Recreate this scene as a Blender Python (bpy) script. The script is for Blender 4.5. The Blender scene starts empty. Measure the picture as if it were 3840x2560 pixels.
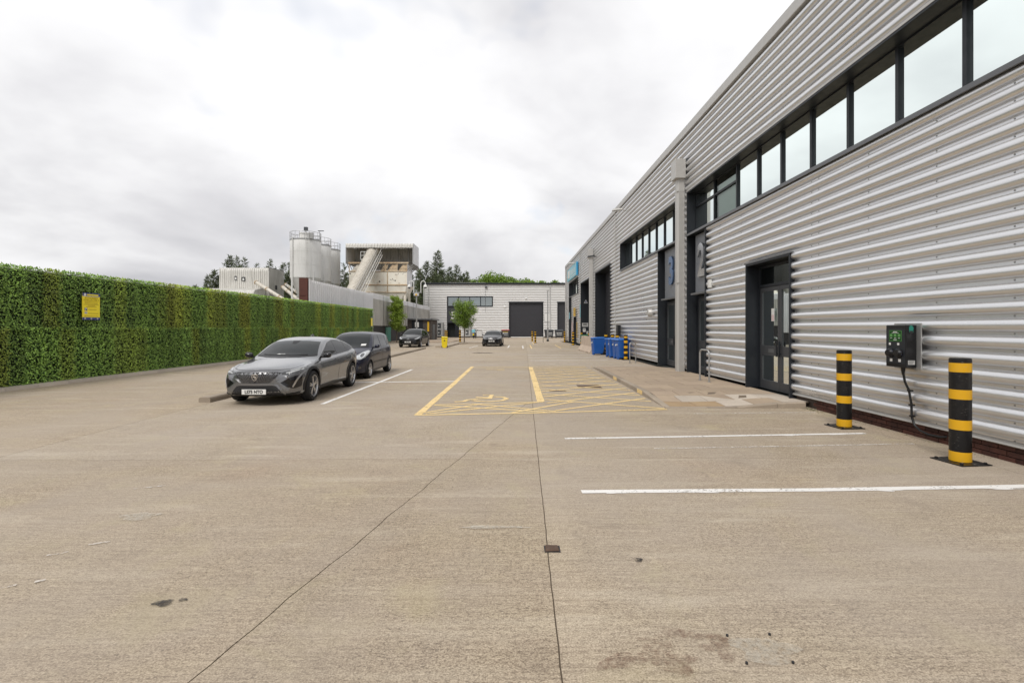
import bpy, bmesh, math, random
from mathutils import Vector, Matrix
from mathutils.bvhtree import BVHTree
R = math.radians
scene = bpy.context.scene
col = scene.collection
random.seed(7)

# ------------------------------------------------------------------ camera
cam = bpy.data.cameras.new('camera')
cam.sensor_width = 36.0
cam.lens = 17.34
cam.shift_x = 0.0
cam.shift_y = -52.0 / 3840.0
cam.clip_start = 0.05
cam.clip_end = 6000
camo = bpy.data.objects.new('camera', cam)
col.objects.link(camo)
camo.location = (0, 0, 1.7)
camo.rotation_euler = (R(90), 0, 0)
scene.camera = camo

# ------------------------------------------------------------------ world: overcast sky with a little blue
SUN_EL, SUN_AZ = 52, 205          # azimuth measured clockwise from +Y
world = bpy.data.worlds.new('World')
scene.world = world
world.use_nodes = True
wn, wl = world.node_tree.nodes, world.node_tree.links
for n in list(wn): wn.remove(n)
def wnode(t, **kw):
    n = wn.new(t)
    for k, v in kw.items(): setattr(n, k, v)
    return n
w_out = wnode('ShaderNodeOutputWorld'); w_bg = wnode('ShaderNodeBackground')
sky = wnode('ShaderNodeTexSky', sky_type='NISHITA', sun_disc=False)
sky.sun_elevation = R(SUN_EL); sky.sun_rotation = R(SUN_AZ)
sky.air_density = 1.0; sky.dust_density = 1.5
w_bg.inputs['Strength'].default_value = 0.12
tc = wnode('ShaderNodeTexCoord'); sp = wnode('ShaderNodeSeparateXYZ')
wl.new(tc.outputs['Generated'], sp.inputs[0])
def wmath(op, a, b=None, clamp=False):
    n = wnode('ShaderNodeMath', operation=op, use_clamp=clamp)
    for i, v in enumerate((a, b)):
        if v is None: continue
        if isinstance(v, (int, float)): n.inputs[i].default_value = v
        else: wl.new(v, n.inputs[i])
    return n.outputs[0]
zz = wmath('MAXIMUM', sp.outputs[2], 0.0)
d = wmath('ADD', zz, 0.34)
cx = wnode('ShaderNodeCombineXYZ')
wl.new(wmath('DIVIDE', sp.outputs[0], d), cx.inputs[0]); wl.new(wmath('DIVIDE', sp.outputs[1], d), cx.inputs[1])
cx.inputs[2].default_value = 3.1
def wnoise(scale, detail, rough, dist, vec=cx.outputs[0]):
    n = wnode('ShaderNodeTexNoise')
    n.inputs['Scale'].default_value = scale; n.inputs['Detail'].default_value = detail
    n.inputs['Roughness'].default_value = rough; n.inputs['Distortion'].default_value = dist
    wl.new(vec, n.inputs['Vector']); return n.outputs['Fac']
n1 = wnoise(1.0, 5, 0.5, 0.6)
n2 = wnoise(3.2, 5, 0.55, 0.2)
mixn = wmath('ADD', wmath('MULTIPLY', n1, 0.84), wmath('MULTIPLY', n2, 0.16))
ramp = wnode('ShaderNodeValToRGB')
wl.new(mixn, ramp.inputs[0])
e = ramp.color_ramp.elements
# radiance as seen before the 0.12 strength
def k(v, t=(1, 1, 1)): return (v * t[0], v * t[1], v * t[2], 1)
e[0].position = 0.36; e[0].color = k(0.47, (0.985, 0.985, 1.03))
e[1].position = 0.70; e[1].color = k(0.79, (1.0, 1.0, 1.012))
m = e.new(0.45); m.color = k(0.57, (0.99, 0.985, 1.015))
m = e.new(0.52); m.color = k(0.675, (0.998, 0.995, 1.01))
m = e.new(0.58); m.color = k(0.74, (1.0, 0.998, 1.01))
# thin the cloud a little where a third noise is high, so blue shows through
n3 = wnoise(1.7, 4, 0.6, 0.3, cx.outputs[0])
hole = wnode('ShaderNodeMapRange'); hole.inputs[1].default_value = 0.60; hole.inputs[2].default_value = 0.76
hole.inputs[3].default_value = 0.0; hole.inputs[4].default_value = 0.45
wl.new(n3, hole.inputs[0])
sc = wnode('ShaderNodeVectorMath', operation='SCALE'); sc.inputs['Scale'].default_value = 1.0 / 0.12
hz_ = wnode('ShaderNodeMapRange'); hz_.interpolation_type = 'SMOOTHSTEP'; hz_.inputs[1].default_value = 0.0; hz_.inputs[2].default_value = 0.42; hz_.inputs[3].default_value = 0.88; hz_.inputs[4].default_value = 1.0
wl.new(zz, hz_.inputs[0])
hs = wnode('ShaderNodeVectorMath', operation='SCALE'); wl.new(ramp.outputs[0], hs.inputs[0]); wl.new(hz_.outputs[0], hs.inputs['Scale'])
wl.new(hs.outputs[0], sc.inputs[0])
mx = wnode('ShaderNodeMix', data_type='RGBA')
wl.new(hole.outputs[0], mx.inputs[0]); wl.new(sc.outputs[0], mx.inputs[6]); wl.new(sky.outputs[0], mx.inputs[7])
wl.new(mx.outputs[2], w_bg.inputs[0]); wl.new(w_bg.outputs[0], w_out.inputs[0])

# ------------------------------------------------------------------ sun behind cloud
sl = bpy.data.lights.new('sun', 'SUN'); sl.energy = 1.5; sl.angle = R(24); sl.color = (1.0, 0.96, 0.90)
so = bpy.data.objects.new('sun', sl); col.objects.link(so)
sd = Vector((math.sin(R(SUN_AZ)) * math.cos(R(SUN_EL)), math.cos(R(SUN_AZ)) * math.cos(R(SUN_EL)), math.sin(R(SUN_EL))))
so.rotation_euler = sd.to_track_quat('Z', 'Y').to_euler(); so.location = (0, 0, 60)

vs = scene.view_settings
vs.view_transform = 'Standard'; vs.look = 'None'; vs.gamma = 1.0; vs.use_curve_mapping = False
vs.exposure = 0.51

# ------------------------------------------------------------------ materials
MATS = {}
class N:
    """small node-graph helper"""
    def __init__(s, name):
        s.m = bpy.data.materials.new(name); s.m.use_nodes = True
        s.t = s.m.node_tree; s.n = s.t.nodes; s.l = s.t.links
        s.b = s.n['Principled BSDF']; s.out = s.n['Material Output']
        MATS[name] = s.m
    def node(s, t, **kw):
        n = s.n.new(t)
        for k_, v in kw.items(): setattr(n, k_, v)
        return n
    def set(s, **kw):
        for k_, v in kw.items():
            key = k_.replace('_', ' ')
            i = s.b.inputs[key]
            if isinstance(v, (int, float)): i.default_value = v
            elif isinstance(v, tuple): i.default_value = v if len(v) == 4 or key != 'Base Color' else (*v, 1)
            else: s.l.new(v, i)
        return s
    def inp(s, n, i, v):
        if isinstance(v, (int, float)): n.inputs[i].default_value = v
        elif isinstance(v, tuple): n.inputs[i].default_value = (*v, 1) if len(v) == 3 and n.inputs[i].type == 'RGBA' else v
        else: s.l.new(v, n.inputs[i])
    def pos(s): return s.node('ShaderNodeNewGeometry').outputs['Position']
    def obj(s): return s.node('ShaderNodeTexCoord').outputs['Object']
    def rnd(s): return s.node('ShaderNodeObjectInfo').outputs['Random']
    def mapv(s, v, scale=(1, 1, 1), loc=(0, 0, 0)):
        n = s.node('ShaderNodeMapping'); s.l.new(v, n.inputs[0]); n.inputs['Scale'].default_value = scale; n.inputs['Location'].default_value = loc
        return n.outputs[0]
    def noise(s, v, scale, detail=3, rough=0.5, dist=0.0):
        n = s.node('ShaderNodeTexNoise'); s.l.new(v, n.inputs['Vector'])
        n.inputs['Scale'].default_value = scale; n.inputs['Detail'].default_value = detail
        n.inputs['Roughness'].default_value = rough; n.inputs['Distortion'].default_value = dist
        return n.outputs['Fac']
    def voro(s, v, scale, out='Distance'):
        n = s.node('ShaderNodeTexVoronoi'); s.l.new(v, n.inputs['Vector']); n.inputs['Scale'].default_value = scale
        return n.outputs[out]
    def rng(s, v, a, b, c=0.0, d_=1.0):
        n = s.node('ShaderNodeMapRange'); s.inp(n, 0, v); n.inputs[1].default_value = a; n.inputs[2].default_value = b
        n.inputs[3].default_value = c; n.inputs[4].default_value = d_
        return n.outputs[0]
    def math(s, op, a, b=0.0):
        n = s.node('ShaderNodeMath', operation=op); s.inp(n, 0, a); s.inp(n, 1, b); return n.outputs[0]
    def mix(s, f, a, b, mode='MIX'):
        n = s.node('ShaderNodeMix', data_type='RGBA', blend_type=mode); s.inp(n, 0, f); s.inp(n, 6, a); s.inp(n, 7, b)
        return n.outputs[2]
    def bump(s, h, strength=0.3, dist=0.01):
        n = s.node('ShaderNodeBump'); n.inputs['Strength'].default_value = strength; n.inputs['Distance'].default_value = dist
        s.l.new(h, n.inputs['Height']); s.l.new(n.outputs[0], s.b.inputs['Normal']); return s
    def hsv(s, c, h=0.5, sat=1.0, v=1.0):
        n = s.node('ShaderNodeHueSaturation'); s.inp(n, 'Color', c); s.inp(n, 'Hue', h); s.inp(n, 'Saturation', sat); s.inp(n, 'Value', v)
        return n.outputs[0]
    def sep(s, v):
        n = s.node('ShaderNodeSeparateXYZ'); s.l.new(v, n.inputs[0]); return n.outputs

def simple(name, c, rough=0.5, metal=0.0, spec=0.5, var=0.12, scale=3.0, coat=0.0):
    g = N(name); p = g.obj()
    f = g.noise(p, scale, 4, 0.6)
    g.set(Base_Color=g.mix(f, tuple(max(0, x * (1 - var)) for x in c), tuple(x * (1 + var) for x in c)), Metallic=metal,
          Roughness=g.rng(g.noise(p, scale * 2.3, 3), 0.3, 0.7, rough * 0.88, min(1, rough * 1.12)))
    g.b.inputs['Specular IOR Level'].default_value = spec
    g.b.inputs['Coat Weight'].default_value = coat
    g.b.inputs['Coat Roughness'].default_value = 0.04
    return g

# --- yard concrete
def concrete_yard():
    g = N('yard_concrete'); p = g.pos(); s = g.sep(p)
    big = g.noise(p, 0.22, 4, 0.55)
    mid = g.noise(g.mapv(p, (0.6, 1.6, 1)), 0.9, 5, 0.6, 0.4)
    c = g.mix(g.rng(big, 0.3, 0.7), (0.445, 0.375, 0.280), (0.535, 0.450, 0.330))
    c = g.mix(g.rng(mid, 0.38, 0.72, 0, 0.5), c, (0.47, 0.385, 0.315))
    pink = g.noise(p, 0.55, 3, 0.5, 0.6)
    c = g.mix(g.rng(pink, 0.55, 0.75, 0, 0.35), c, (0.43, 0.295, 0.215))
    # brushed finish: fine lines across the yard
    br = g.noise(g.mapv(p, (1.6, 42, 1)), 1.0, 5, 0.72, 0.3)
    c = g.mix(g.rng(br, 0.34, 0.60, 0.55, 0.0), c, (0.20, 0.155, 0.115))
    # pits and exposed aggregate
    wear = g.noise(p, 0.75, 4, 0.6, 0.5)
    pit = g.noise(g.mapv(p, (40, 70, 1)), 1.0, 4, 0.68, 0.3)
    smooth = g.rng(g.math('ABSOLUTE', g.math('SUBTRACT', g.math('SUBTRACT', s[0], g.math('MULTIPLY', s[1], 0.025)), 0.31)), 0.07, 0.16, 0.45, 1.0)
    pitm = g.math('MULTIPLY', g.math('MULTIPLY', g.rng(pit, 0.51, 0.60), g.rng(wear, 0.25, 0.60, 0.4, 1.0)), smooth)
    c = g.mix(g.math('MULTIPLY', pitm, 0.80), c, (0.105, 0.078, 0.055))
    st = g.voro(g.mapv(p, (40, 52, 1)), 1.0, 'Distance')
    stc = g.voro(g.mapv(p, (40, 52, 1)), 1.0, 'Color')
    sel = g.rng(g.sep(stc)[0], 0.80, 0.84)
    stm = g.math('MULTIPLY', g.math('MULTIPLY', g.rng(st, 0.34, 0.22), sel), g.rng(wear, 0.42, 0.66))
    c = g.mix(g.math('MULTIPLY', stm, 0.6), c, g.mix(g.sep(stc)[1], (0.17, 0.12, 0.09), (0.60, 0.50, 0.36)))
    pv_ = g.mapv(p, (38, 60, 1)); vd = g.voro(pv_, 1.0, 'Distance'); vc = g.sep(g.voro(pv_, 1.0, 'Color'))
    thr = g.math('MULTIPLY', g.rng(vc[0], 0.45, 1.0, 0.0, 0.46), g.rng(wear, 0.30, 0.58, 0.55, 1.0))
    vp = g.math('MULTIPLY', g.rng(g.math('SUBTRACT', thr, vd), -0.04, 0.05), smooth)
    c = g.mix(g.math('MULTIPLY', vp, g.rng(vc[1], 0, 1, 0.35, 0.85)), c, g.mix(vc[2], (0.10, 0.08, 0.062), (0.20, 0.15, 0.105)))
    # faint grey tyre film, dirt blotches
    ty = g.noise(g.mapv(p, (2.2, 0.10, 1)), 0.8, 4, 0.6, 0.3)
    c = g.mix(g.rng(ty, 0.52, 0.78, 0, 0.30), c, (0.25, 0.21, 0.175))
    blot = g.noise(g.mapv(p, (1, 1, 1), (7, 3, 0)), 1.9, 4, 0.65, 0.5)
    c = g.mix(g.rng(blot, 0.57, 0.76, 0, 0.45), c, (0.17, 0.135, 0.105))
    pale = g.noise(g.mapv(p, (0.4, 2.6, 1), (2, 9, 0)), 1.2, 3, 0.55, 0.2)
    c = g.mix(g.rng(pale, 0.55, 0.72, 0, 0.65), c, (0.56, 0.49, 0.39))
    gr = g.noise(g.mapv(p, (95, 120, 1)), 1.0, 3, 0.75)
    c = g.mix(g.rng(gr, 0.32, 0.53, 0.85, 0.0), c, (0.13, 0.10, 0.072))
    c = g.mix(g.rng(gr, 0.54, 0.70, 0.0, 0.75), c, (0.68, 0.59, 0.46))
    ms_ = g.noise(g.mapv(p, (15, 34, 1), (5, 2, 0)), 1.0, 5, 0.75, 0.4)
    c = g.mix(g.rng(ms_, 0.30, 0.47, 0.62, 0.0), c, (0.19, 0.15, 0.112))
    c = g.mix(g.rng(ms_, 0.53, 0.72, 0.0, 0.55), c, (0.62, 0.53, 0.405))
    yb_ = g.noise(g.mapv(p, (1, 1, 1), (11, 5, 0)), 1.3, 4, 0.6, 0.4)
    c = g.mix(g.rng(yb_, 0.56, 0.74, 0.0, 0.38), c, (0.44, 0.385, 0.235))
    tone = g.noise(g.mapv(p, (1, 1, 1), (3, 1, 0)), 0.35, 5, 0.62, 0.6)
    c = g.mix(g.rng(tone, 0.38, 0.62, 0.0, 0.50), c, (0.375, 0.325, 0.275))
    # slabs differ a little
    c = g.hsv(c, 0.5, g.rng(g.rnd(), 0, 1, 1.00, 1.10), g.rng(g.math('FRACT', g.math('MULTIPLY', g.rnd(), 5.7)), 0, 1, 0.965, 1.035))
    g.set(Base_Color=c, Roughness=0.86)
    g.b.inputs['Specular IOR Level'].default_value = 0.3
    h = g.math('ADD', g.math('MULTIPLY', pitm, -1.0), g.math('MULTIPLY', br, 0.35))
    g.bump(h, 0.22, 0.004)
concrete_yard()

def stone(name, a, b, sc=2.0, var=0.25, dirt=(0.13, 0.11, 0.09), rough=0.85):
    g = N(name); p = g.pos()
    c = g.mix(g.rng(g.noise(p, sc, 5, 0.6), 0.3, 0.7), a, b)
    c = g.mix(g.rng(g.noise(p, 60, 3, 0.6), 0.5, 0.75, 0, 0.35), c, dirt)
    c = g.mix(g.rng(g.noise(p, sc * 1.7, 5, 0.65, 0.6), 0.58, 0.85, 0, 0.32), c, dirt)
    c = g.hsv(c, 0.5, 1.0, g.rng(g.rnd(), 0, 1, 1 - var, 1 + var))
    g.set(Base_Color=c, Roughness=rough); g.b.inputs['Specular IOR Level'].default_value = 0.3
    g.bump(g.noise(p, 90, 4, 0.6), 0.25, 0.004)
stone('dirt', (0.16, 0.125, 0.09), (0.10, 0.078, 0.058))
stone('far_ground', (0.12, 0.11, 0.075), (0.07, 0.075, 0.045), 0.05)
stone('paving', (0.40, 0.315, 0.225), (0.34, 0.265, 0.20), 1.5, 0.09)
stone('paving_pale', (0.52, 0.455, 0.38), (0.45, 0.39, 0.325), 1.5, 0.10)
stone('kerb', (0.36, 0.30, 0.235), (0.28, 0.235, 0.185), 2.5, 0.12)
stone('tactile', (0.40, 0.29, 0.17), (0.33, 0.235, 0.145), 3, 0.05)
stone('barrier', (0.52, 0.42, 0.33), (0.40, 0.325, 0.26), 1.2, 0.05)
stone('brick_red', (0.085, 0.032, 0.022), (0.045, 0.020, 0.016), 6, 0.35, (0.03, 0.02, 0.016))
stone('brick_grey', (0.115, 0.098, 0.085), (0.075, 0.066, 0.060), 3, 0.38, (0.03, 0.026, 0.024))
stone('mortar', (0.085, 0.062, 0.05), (0.06, 0.046, 0.04), 4, 0.05)
stone('dark_wall', (0.050, 0.048, 0.050), (0.032, 0.032, 0.035), 0.8, 0.1)

def paint_line(name, c, wear_lo, wear_hi):
    g = N(name); p = g.pos()
    f = g.noise(p, 26, 4, 0.65); f2 = g.noise(p, 2.2, 4, 0.6)
    a = g.rng(g.math('ADD', g.math('MULTIPLY', f, 0.6), g.math('MULTIPLY', f2, 0.4)), wear_lo, wear_hi)
    cc = g.mix(g.noise(p, 9, 3), tuple(x * 0.88 for x in c), c)
    g.set(Base_Color=cc, Roughness=0.7)
    tr = g.node('ShaderNodeBsdfTransparent'); ms = g.node('ShaderNodeMixShader')
    g.l.new(a, ms.inputs[0]); g.l.new(tr.outputs[0], ms.inputs[1]); g.l.new(g.b.outputs[0], ms.inputs[2]); g.l.new(ms.outputs[0], g.out.inputs[0])
paint_line('paint_white', (0.80, 0.78, 0.75), 0.36, 0.46)
paint_line('paint_white_worn', (0.66, 0.61, 0.55), 0.42, 0.58)
paint_line('paint_yellow', (0.80, 0.59, 0.27), 0.33, 0.47)
paint_line('stain_dark', (0.035, 0.03, 0.027), 0.40, 0.60)
paint_line('stain_rust', (0.18, 0.085, 0.05), 0.42, 0.95)
paint_line('stain_pale', (0.60, 0.56, 0.48), 0.38, 0.78)

# --- metals
def silver():
    g = N('silver_cladding'); p = g.pos()
    soft = g.noise(p, 0.35, 3, 0.5)
    c = g.mix(g.rng(soft, 0.3, 0.7), (0.690, 0.694, 0.704), (0.735, 0.739, 0.748))
    dr = g.noise(g.mapv(p, (1.2, 1.2, 0.22)), 1.0, 4, 0.55, 0.2)
    c = g.mix(g.rng(dr, 0.50, 0.80, 0, 0.22), c, (0.57, 0.555, 0.535))
    g.set(Base_Color=c, Metallic=0.80, Roughness=g.rng(soft, 0.3, 0.7, 0.27, 0.32))
silver()
g = N('silver_far'); p = g.pos()
g.set(Base_Color=g.mix(g.noise(p, 0.4, 3), (0.66, 0.655, 0.645), (0.73, 0.725, 0.715)), Metallic=0.3, Roughness=0.55)
def plant_metal(name, a, b, stain, amt, metal=0.0, rough=0.6, vs_=(3, 3, 0.22)):
    g = N(name); p = g.pos()
    c = g.mix(g.rng(g.noise(p, 0.5, 4), 0.3, 0.7), a, b)
    st = g.noise(g.mapv(p, vs_), 1.3, 5, 0.65, 0.2)
    c = g.mix(g.rng(st, 0.50, 0.75, 0, amt), c, stain)
    sp_ = g.noise(p, 2.2, 6, 0.7, 0.3)
    c = g.mix(g.rng(sp_, 0.58, 0.75, 0, amt), c, stain)
    g.set(Base_Color=c, Metallic=metal, Roughness=rough)
plant_metal('silo_paint', (0.70, 0.695, 0.675), (0.64, 0.635, 0.615), (0.42, 0.41, 0.38), 0.5, 0, 0.5)
plant_metal('plant_sheet', (0.68, 0.665, 0.625), (0.61, 0.595, 0.56), (0.28, 0.265, 0.23), 0.7)
plant_metal('fence_sheet', (0.74, 0.745, 0.76), (0.68, 0.685, 0.70), (0.48, 0.475, 0.465), 0.35)
plant_metal('fence_sheet_old', (0.50, 0.485, 0.45), (0.42, 0.41, 0.38), (0.17, 0.16, 0.135), 0.85)
plant_metal('hopper_paint', (0.84, 0.80, 0.70), (0.80, 0.76, 0.66), (0.48, 0.31, 0.16), 0.42, 0, 0.6, (1.2, 1.2, 0.5))
plant_metal('rust', (0.46, 0.33, 0.20), (0.58, 0.48, 0.34), (0.20, 0.085, 0.035), 0.8, 0, 0.9)
plant_metal('red_oxide', (0.105, 0.034, 0.024), (0.08, 0.028, 0.020), (0.04, 0.015, 0.012), 0.6, 0, 0.8)
plant_metal('conveyor_sheet', (0.64, 0.60, 0.53), (0.56, 0.525, 0.46), (0.30, 0.26, 0.20), 0.75)
simple('anthracite', (0.016, 0.019, 0.024), 0.45, 0, 0.35, 0.08)
simple('anthracite_light', (0.060, 0.063, 0.069), 0.45, 0.2, 0.5, 0.08)
simple('trim_grey', (0.125, 0.13, 0.138), 0.4, 0.3, 0.5, 0.06)
simple('panel_grey', (0.23, 0.245, 0.27), 0.42, 0.3, 0.5, 0.06)
simple('roller_dark', (0.034, 0.034, 0.040), 0.45, 0, 0.5, 0.10)
simple('pipe_grey', (0.47, 0.46, 0.44), 0.45, 0.35, 0.5, 0.06)
simple('galvanised', (0.36, 0.36, 0.355), 0.45, 0.6, 0.5, 0.15, 8)
simple('chrome', (0.75, 0.76, 0.78), 0.10, 1.0, 0.5, 0.04)
simple('steel_mirror', (0.55, 0.56, 0.58), 0.16, 1.0, 0.5, 0.05)
simple('blue_steel', (0.12, 0.20, 0.36), 0.28, 0.6, 0.5, 0.08)
simple('white_plastic', (0.68, 0.68, 0.66), 0.4, 0, 0.5, 0.06)
simple('light_grey', (0.46, 0.46, 0.45), 0.45, 0, 0.5, 0.06)
simple('black_plastic', (0.010, 0.010, 0.011), 0.38, 0, 0.35, 0.15)
simple('black_gloss', (0.008, 0.008, 0.010), 0.10, 0, 0.5, 0.1)
simple('rubber', (0.016, 0.016, 0.017), 0.75, 0, 0.3, 0.25, 12)
for nm_, cc_ in (('bollard_black', (0.008, 0.0075, 0.008)), ('bollard_yellow', (0.66, 0.36, 0.012))):
    g = N(nm_); p = g.obj()
    scr = g.math('MULTIPLY', g.rng(g.noise(g.mapv(p, (18, 18, 60)), 1.0, 4, 0.7), 0.62, 0.70), g.rng(g.noise(p, 3.0, 3), 0.45, 0.62))
    dust = g.rng(g.noise(p, 5.0, 5, 0.65), 0.5, 0.85, 0, 0.10)
    c = g.mix(dust, cc_, (0.20, 0.17, 0.13)); c = g.mix(g.math('MULTIPLY', scr, 0.75), c, (0.36, 0.34, 0.31))
    g.set(Base_Color=c, Roughness=g.rng(g.noise(p, 7, 4), 0.3, 0.7, 0.30, 0.50)); g.b.inputs['Specular IOR Level'].default_value = 0.3
simple('bin_blue', (0.010, 0.085, 0.34), 0.42, 0, 0.5, 0.14)
simple('bin_blue_lid', (0.020, 0.125, 0.42), 0.45, 0, 0.5, 0.12)
simple('bin_yellow', (0.74, 0.58, 0.010), 0.42, 0, 0.5, 0.08)
simple('bin_green', (0.006, 0.10, 0.032), 0.45, 0, 0.5, 0.1)
simple('bin_grey', (0.055, 0.060, 0.066), 0.5, 0, 0.5, 0.15)
simple('lid_red', (0.30, 0.06, 0.055), 0.5, 0, 0.5, 0.15)
simple('sign_yellow', (0.90, 0.74, 0.03), 0.4, 0, 0.5, 0.04)
simple('sign_navy', (0.035, 0.05, 0.20), 0.4, 0, 0.5, 0.05)
simple('sign_cyan', (0.20, 0.50, 0.60), 0.4, 0, 0.5, 0.10, 0.6)
simple('sign_cyan_edge', (0.02, 0.30, 0.58), 0.4, 0, 0.5, 0.05)
simple('sign_amber', (0.62, 0.38, 0.02), 0.45, 0, 0.5, 0.1)
simple('sign_pink', (0.62, 0.48, 0.48), 0.45, 0, 0.5, 0.1)
simple('sign_teal', (0.02, 0.20, 0.15), 0.45, 0, 0.5, 0.1)
simple('ink', (0.03, 0.03, 0.032), 0.6, 0, 0.3, 0.05)
simple('ink_brown', (0.30, 0.20, 0.02), 0.6, 0, 0.3, 0.05)
simple('manhole', (0.10, 0.062, 0.042), 0.7, 0.2, 0.4, 0.3, 14)
simple('interior', (0.030, 0.034, 0.034), 0.8, 0, 0.3, 0.2)
simple('blind', (0.58, 0.625, 0.605), 0.75, 0, 0.3, 0.03)
simple('bark', (0.115, 0.090, 0.068), 0.9, 0, 0.3, 0.3, 6)
simple('hedge_core', (0.010, 0.016, 0.007), 0.9, 0, 0.2, 0.3)
# car paints
def paint(name, c, metal, rough, coat=1.0):
    g = N(name); p = g.obj()
    fl = g.voro(p, 900, 'Color')
    g.set(Base_Color=g.mix(g.sep(fl)[0], tuple(x * 0.88 for x in c), tuple(x * 1.12 for x in c)), Metallic=metal, Roughness=rough)
    g.b.inputs['Coat Weight'].default_value = coat; g.b.inputs['Coat Roughness'].default_value = 0.03; g.b.inputs['Specular IOR Level'].default_value = 0.5 if coat > .9 else 0.2
paint('paint_grey', (0.185, 0.188, 0.197), 0.7, 0.27)
paint('paint_navy', (0.014, 0.016, 0.032), 0.1, 0.35, 0.55)
paint('paint_black', (0.005, 0.005, 0.006), 0.05, 0.30, 0.55)
def car_glass():
    g = N('car_glass')
    g.set(Base_Color=(0.010, 0.013, 0.014), Roughness=0.02)
    g.b.inputs['Specular IOR Level'].default_value = 0.38
car_glass()
g = N('lamp_glass'); g.set(Base_Color=(0.42, 0.43, 0.43), Roughness=0.08, Metallic=0.35); g.b.inputs['Coat Weight'].default_value = 1
g = N('lamp_dark'); g.set(Base_Color=(0.03, 0.032, 0.035), Roughness=0.06); g.b.inputs['Coat Weight'].default_value = 1
g = N('lamp_red'); g.set(Base_Color=(0.25, 0.01, 0.01), Roughness=0.08)
simple('wheel_alloy', (0.50, 0.50, 0.51), 0.28, 0.85, 0.5, 0.06)
simple('wheel_dark', (0.05, 0.05, 0.053), 0.35, 0.5, 0.5, 0.1)
simple('plate_white', (0.72, 0.72, 0.70), 0.35, 0, 0.5, 0.03)

def pane(name, tint, refl):
    """window glass: tinted see-through mixed with a sharp reflection"""
    g = N(name)
    tr = g.node('ShaderNodeBsdfTransparent'); tr.inputs[0].default_value = (*tint, 1)
    gl = g.node('ShaderNodeBsdfGlossy'); gl.inputs['Roughness'].default_value = 0.015
    gl.inputs['Color'].default_value = (0.88, 0.955, 0.935, 1)
    fr = g.node('ShaderNodeFresnel'); fr.inputs[0].default_value = 1.5
    f = g.rng(fr.outputs[0], 0, 1, refl, 1.0)
    ms = g.node('ShaderNodeMixShader')
    g.l.new(f, ms.inputs[0]); g.l.new(tr.outputs[0], ms.inputs[1]); g.l.new(gl.outputs[0], ms.inputs[2]); g.l.new(ms.outputs[0], g.out.inputs[0])
pane('window_glass', (0.76, 0.84, 0.80), 0.02)
pane('door_glass', (0.50, 0.58, 0.54), 0.05)
pane('far_glass', (0.30, 0.38, 0.44), 0.34)
g = N('screen'); g.set(Base_Color=(0.005, 0.012, 0.006), Roughness=0.1)
g.b.inputs['Emission Color'].default_value = (0.03, 0.09, 0.03, 1); g.b.inputs['Emission Strength'].default_value = 0.35
g = N('screen_green'); g.set(Base_Color=(0.02, 0.1, 0.02)); g.b.inputs['Emission Color'].default_value = (0.10, 0.24, 0.06, 1); g.b.inputs['Emission Strength'].default_value = 0.35
g = N('led_blue'); g.set(Base_Color=(0.2, 0.25, 0.5)); g.b.inputs['Emission Color'].default_value = (0.45, 0.5, 1.0, 1); g.b.inputs['Emission Strength'].default_value = 0.9

def leafmat(name, dark, light, hue=0.0, tint=None):
    g = N(name)
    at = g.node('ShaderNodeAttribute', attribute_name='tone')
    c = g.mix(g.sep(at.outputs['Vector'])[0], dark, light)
    if tint: 
        c = g.mix(g.rng(g.rnd(), 0.62, 1.0, 0.0, 0.65), c, g.mix(g.sep(at.outputs['Vector'])[0], tuple(x * 0.3 for x in tint), tint))
        c = g.hsv(c, 0.5, 1.0, g.rng(g.math('FRACT', g.math('MULTIPLY', g.rnd(), 7.31)), 0, 1, 0.72, 1.22))
    g.set(Base_Color=c, Roughness=0.4)
    g.b.inputs['Specular IOR Level'].default_value = 0.5
    tl = g.node('ShaderNodeBsdfTranslucent'); g.l.new(c, tl.inputs[0]); ms = g.node('ShaderNodeMixShader'); ms.inputs[0].default_value = 0.22
    g.l.new(g.b.outputs[0], ms.inputs[1]); g.l.new(tl.outputs[0], ms.inputs[2]); g.l.new(ms.outputs[0], g.out.inputs[0])
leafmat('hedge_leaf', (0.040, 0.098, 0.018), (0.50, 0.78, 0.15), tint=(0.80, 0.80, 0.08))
leafmat('tree_leaf', (0.11, 0.17, 0.02), (0.38, 0.52, 0.07))
leafmat('tree_leaf_dark', (0.085, 0.145, 0.02), (0.30, 0.45, 0.06))
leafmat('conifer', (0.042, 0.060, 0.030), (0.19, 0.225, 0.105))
leafmat('weed', (0.04, 0.06, 0.012), (0.13, 0.15, 0.04))

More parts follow.
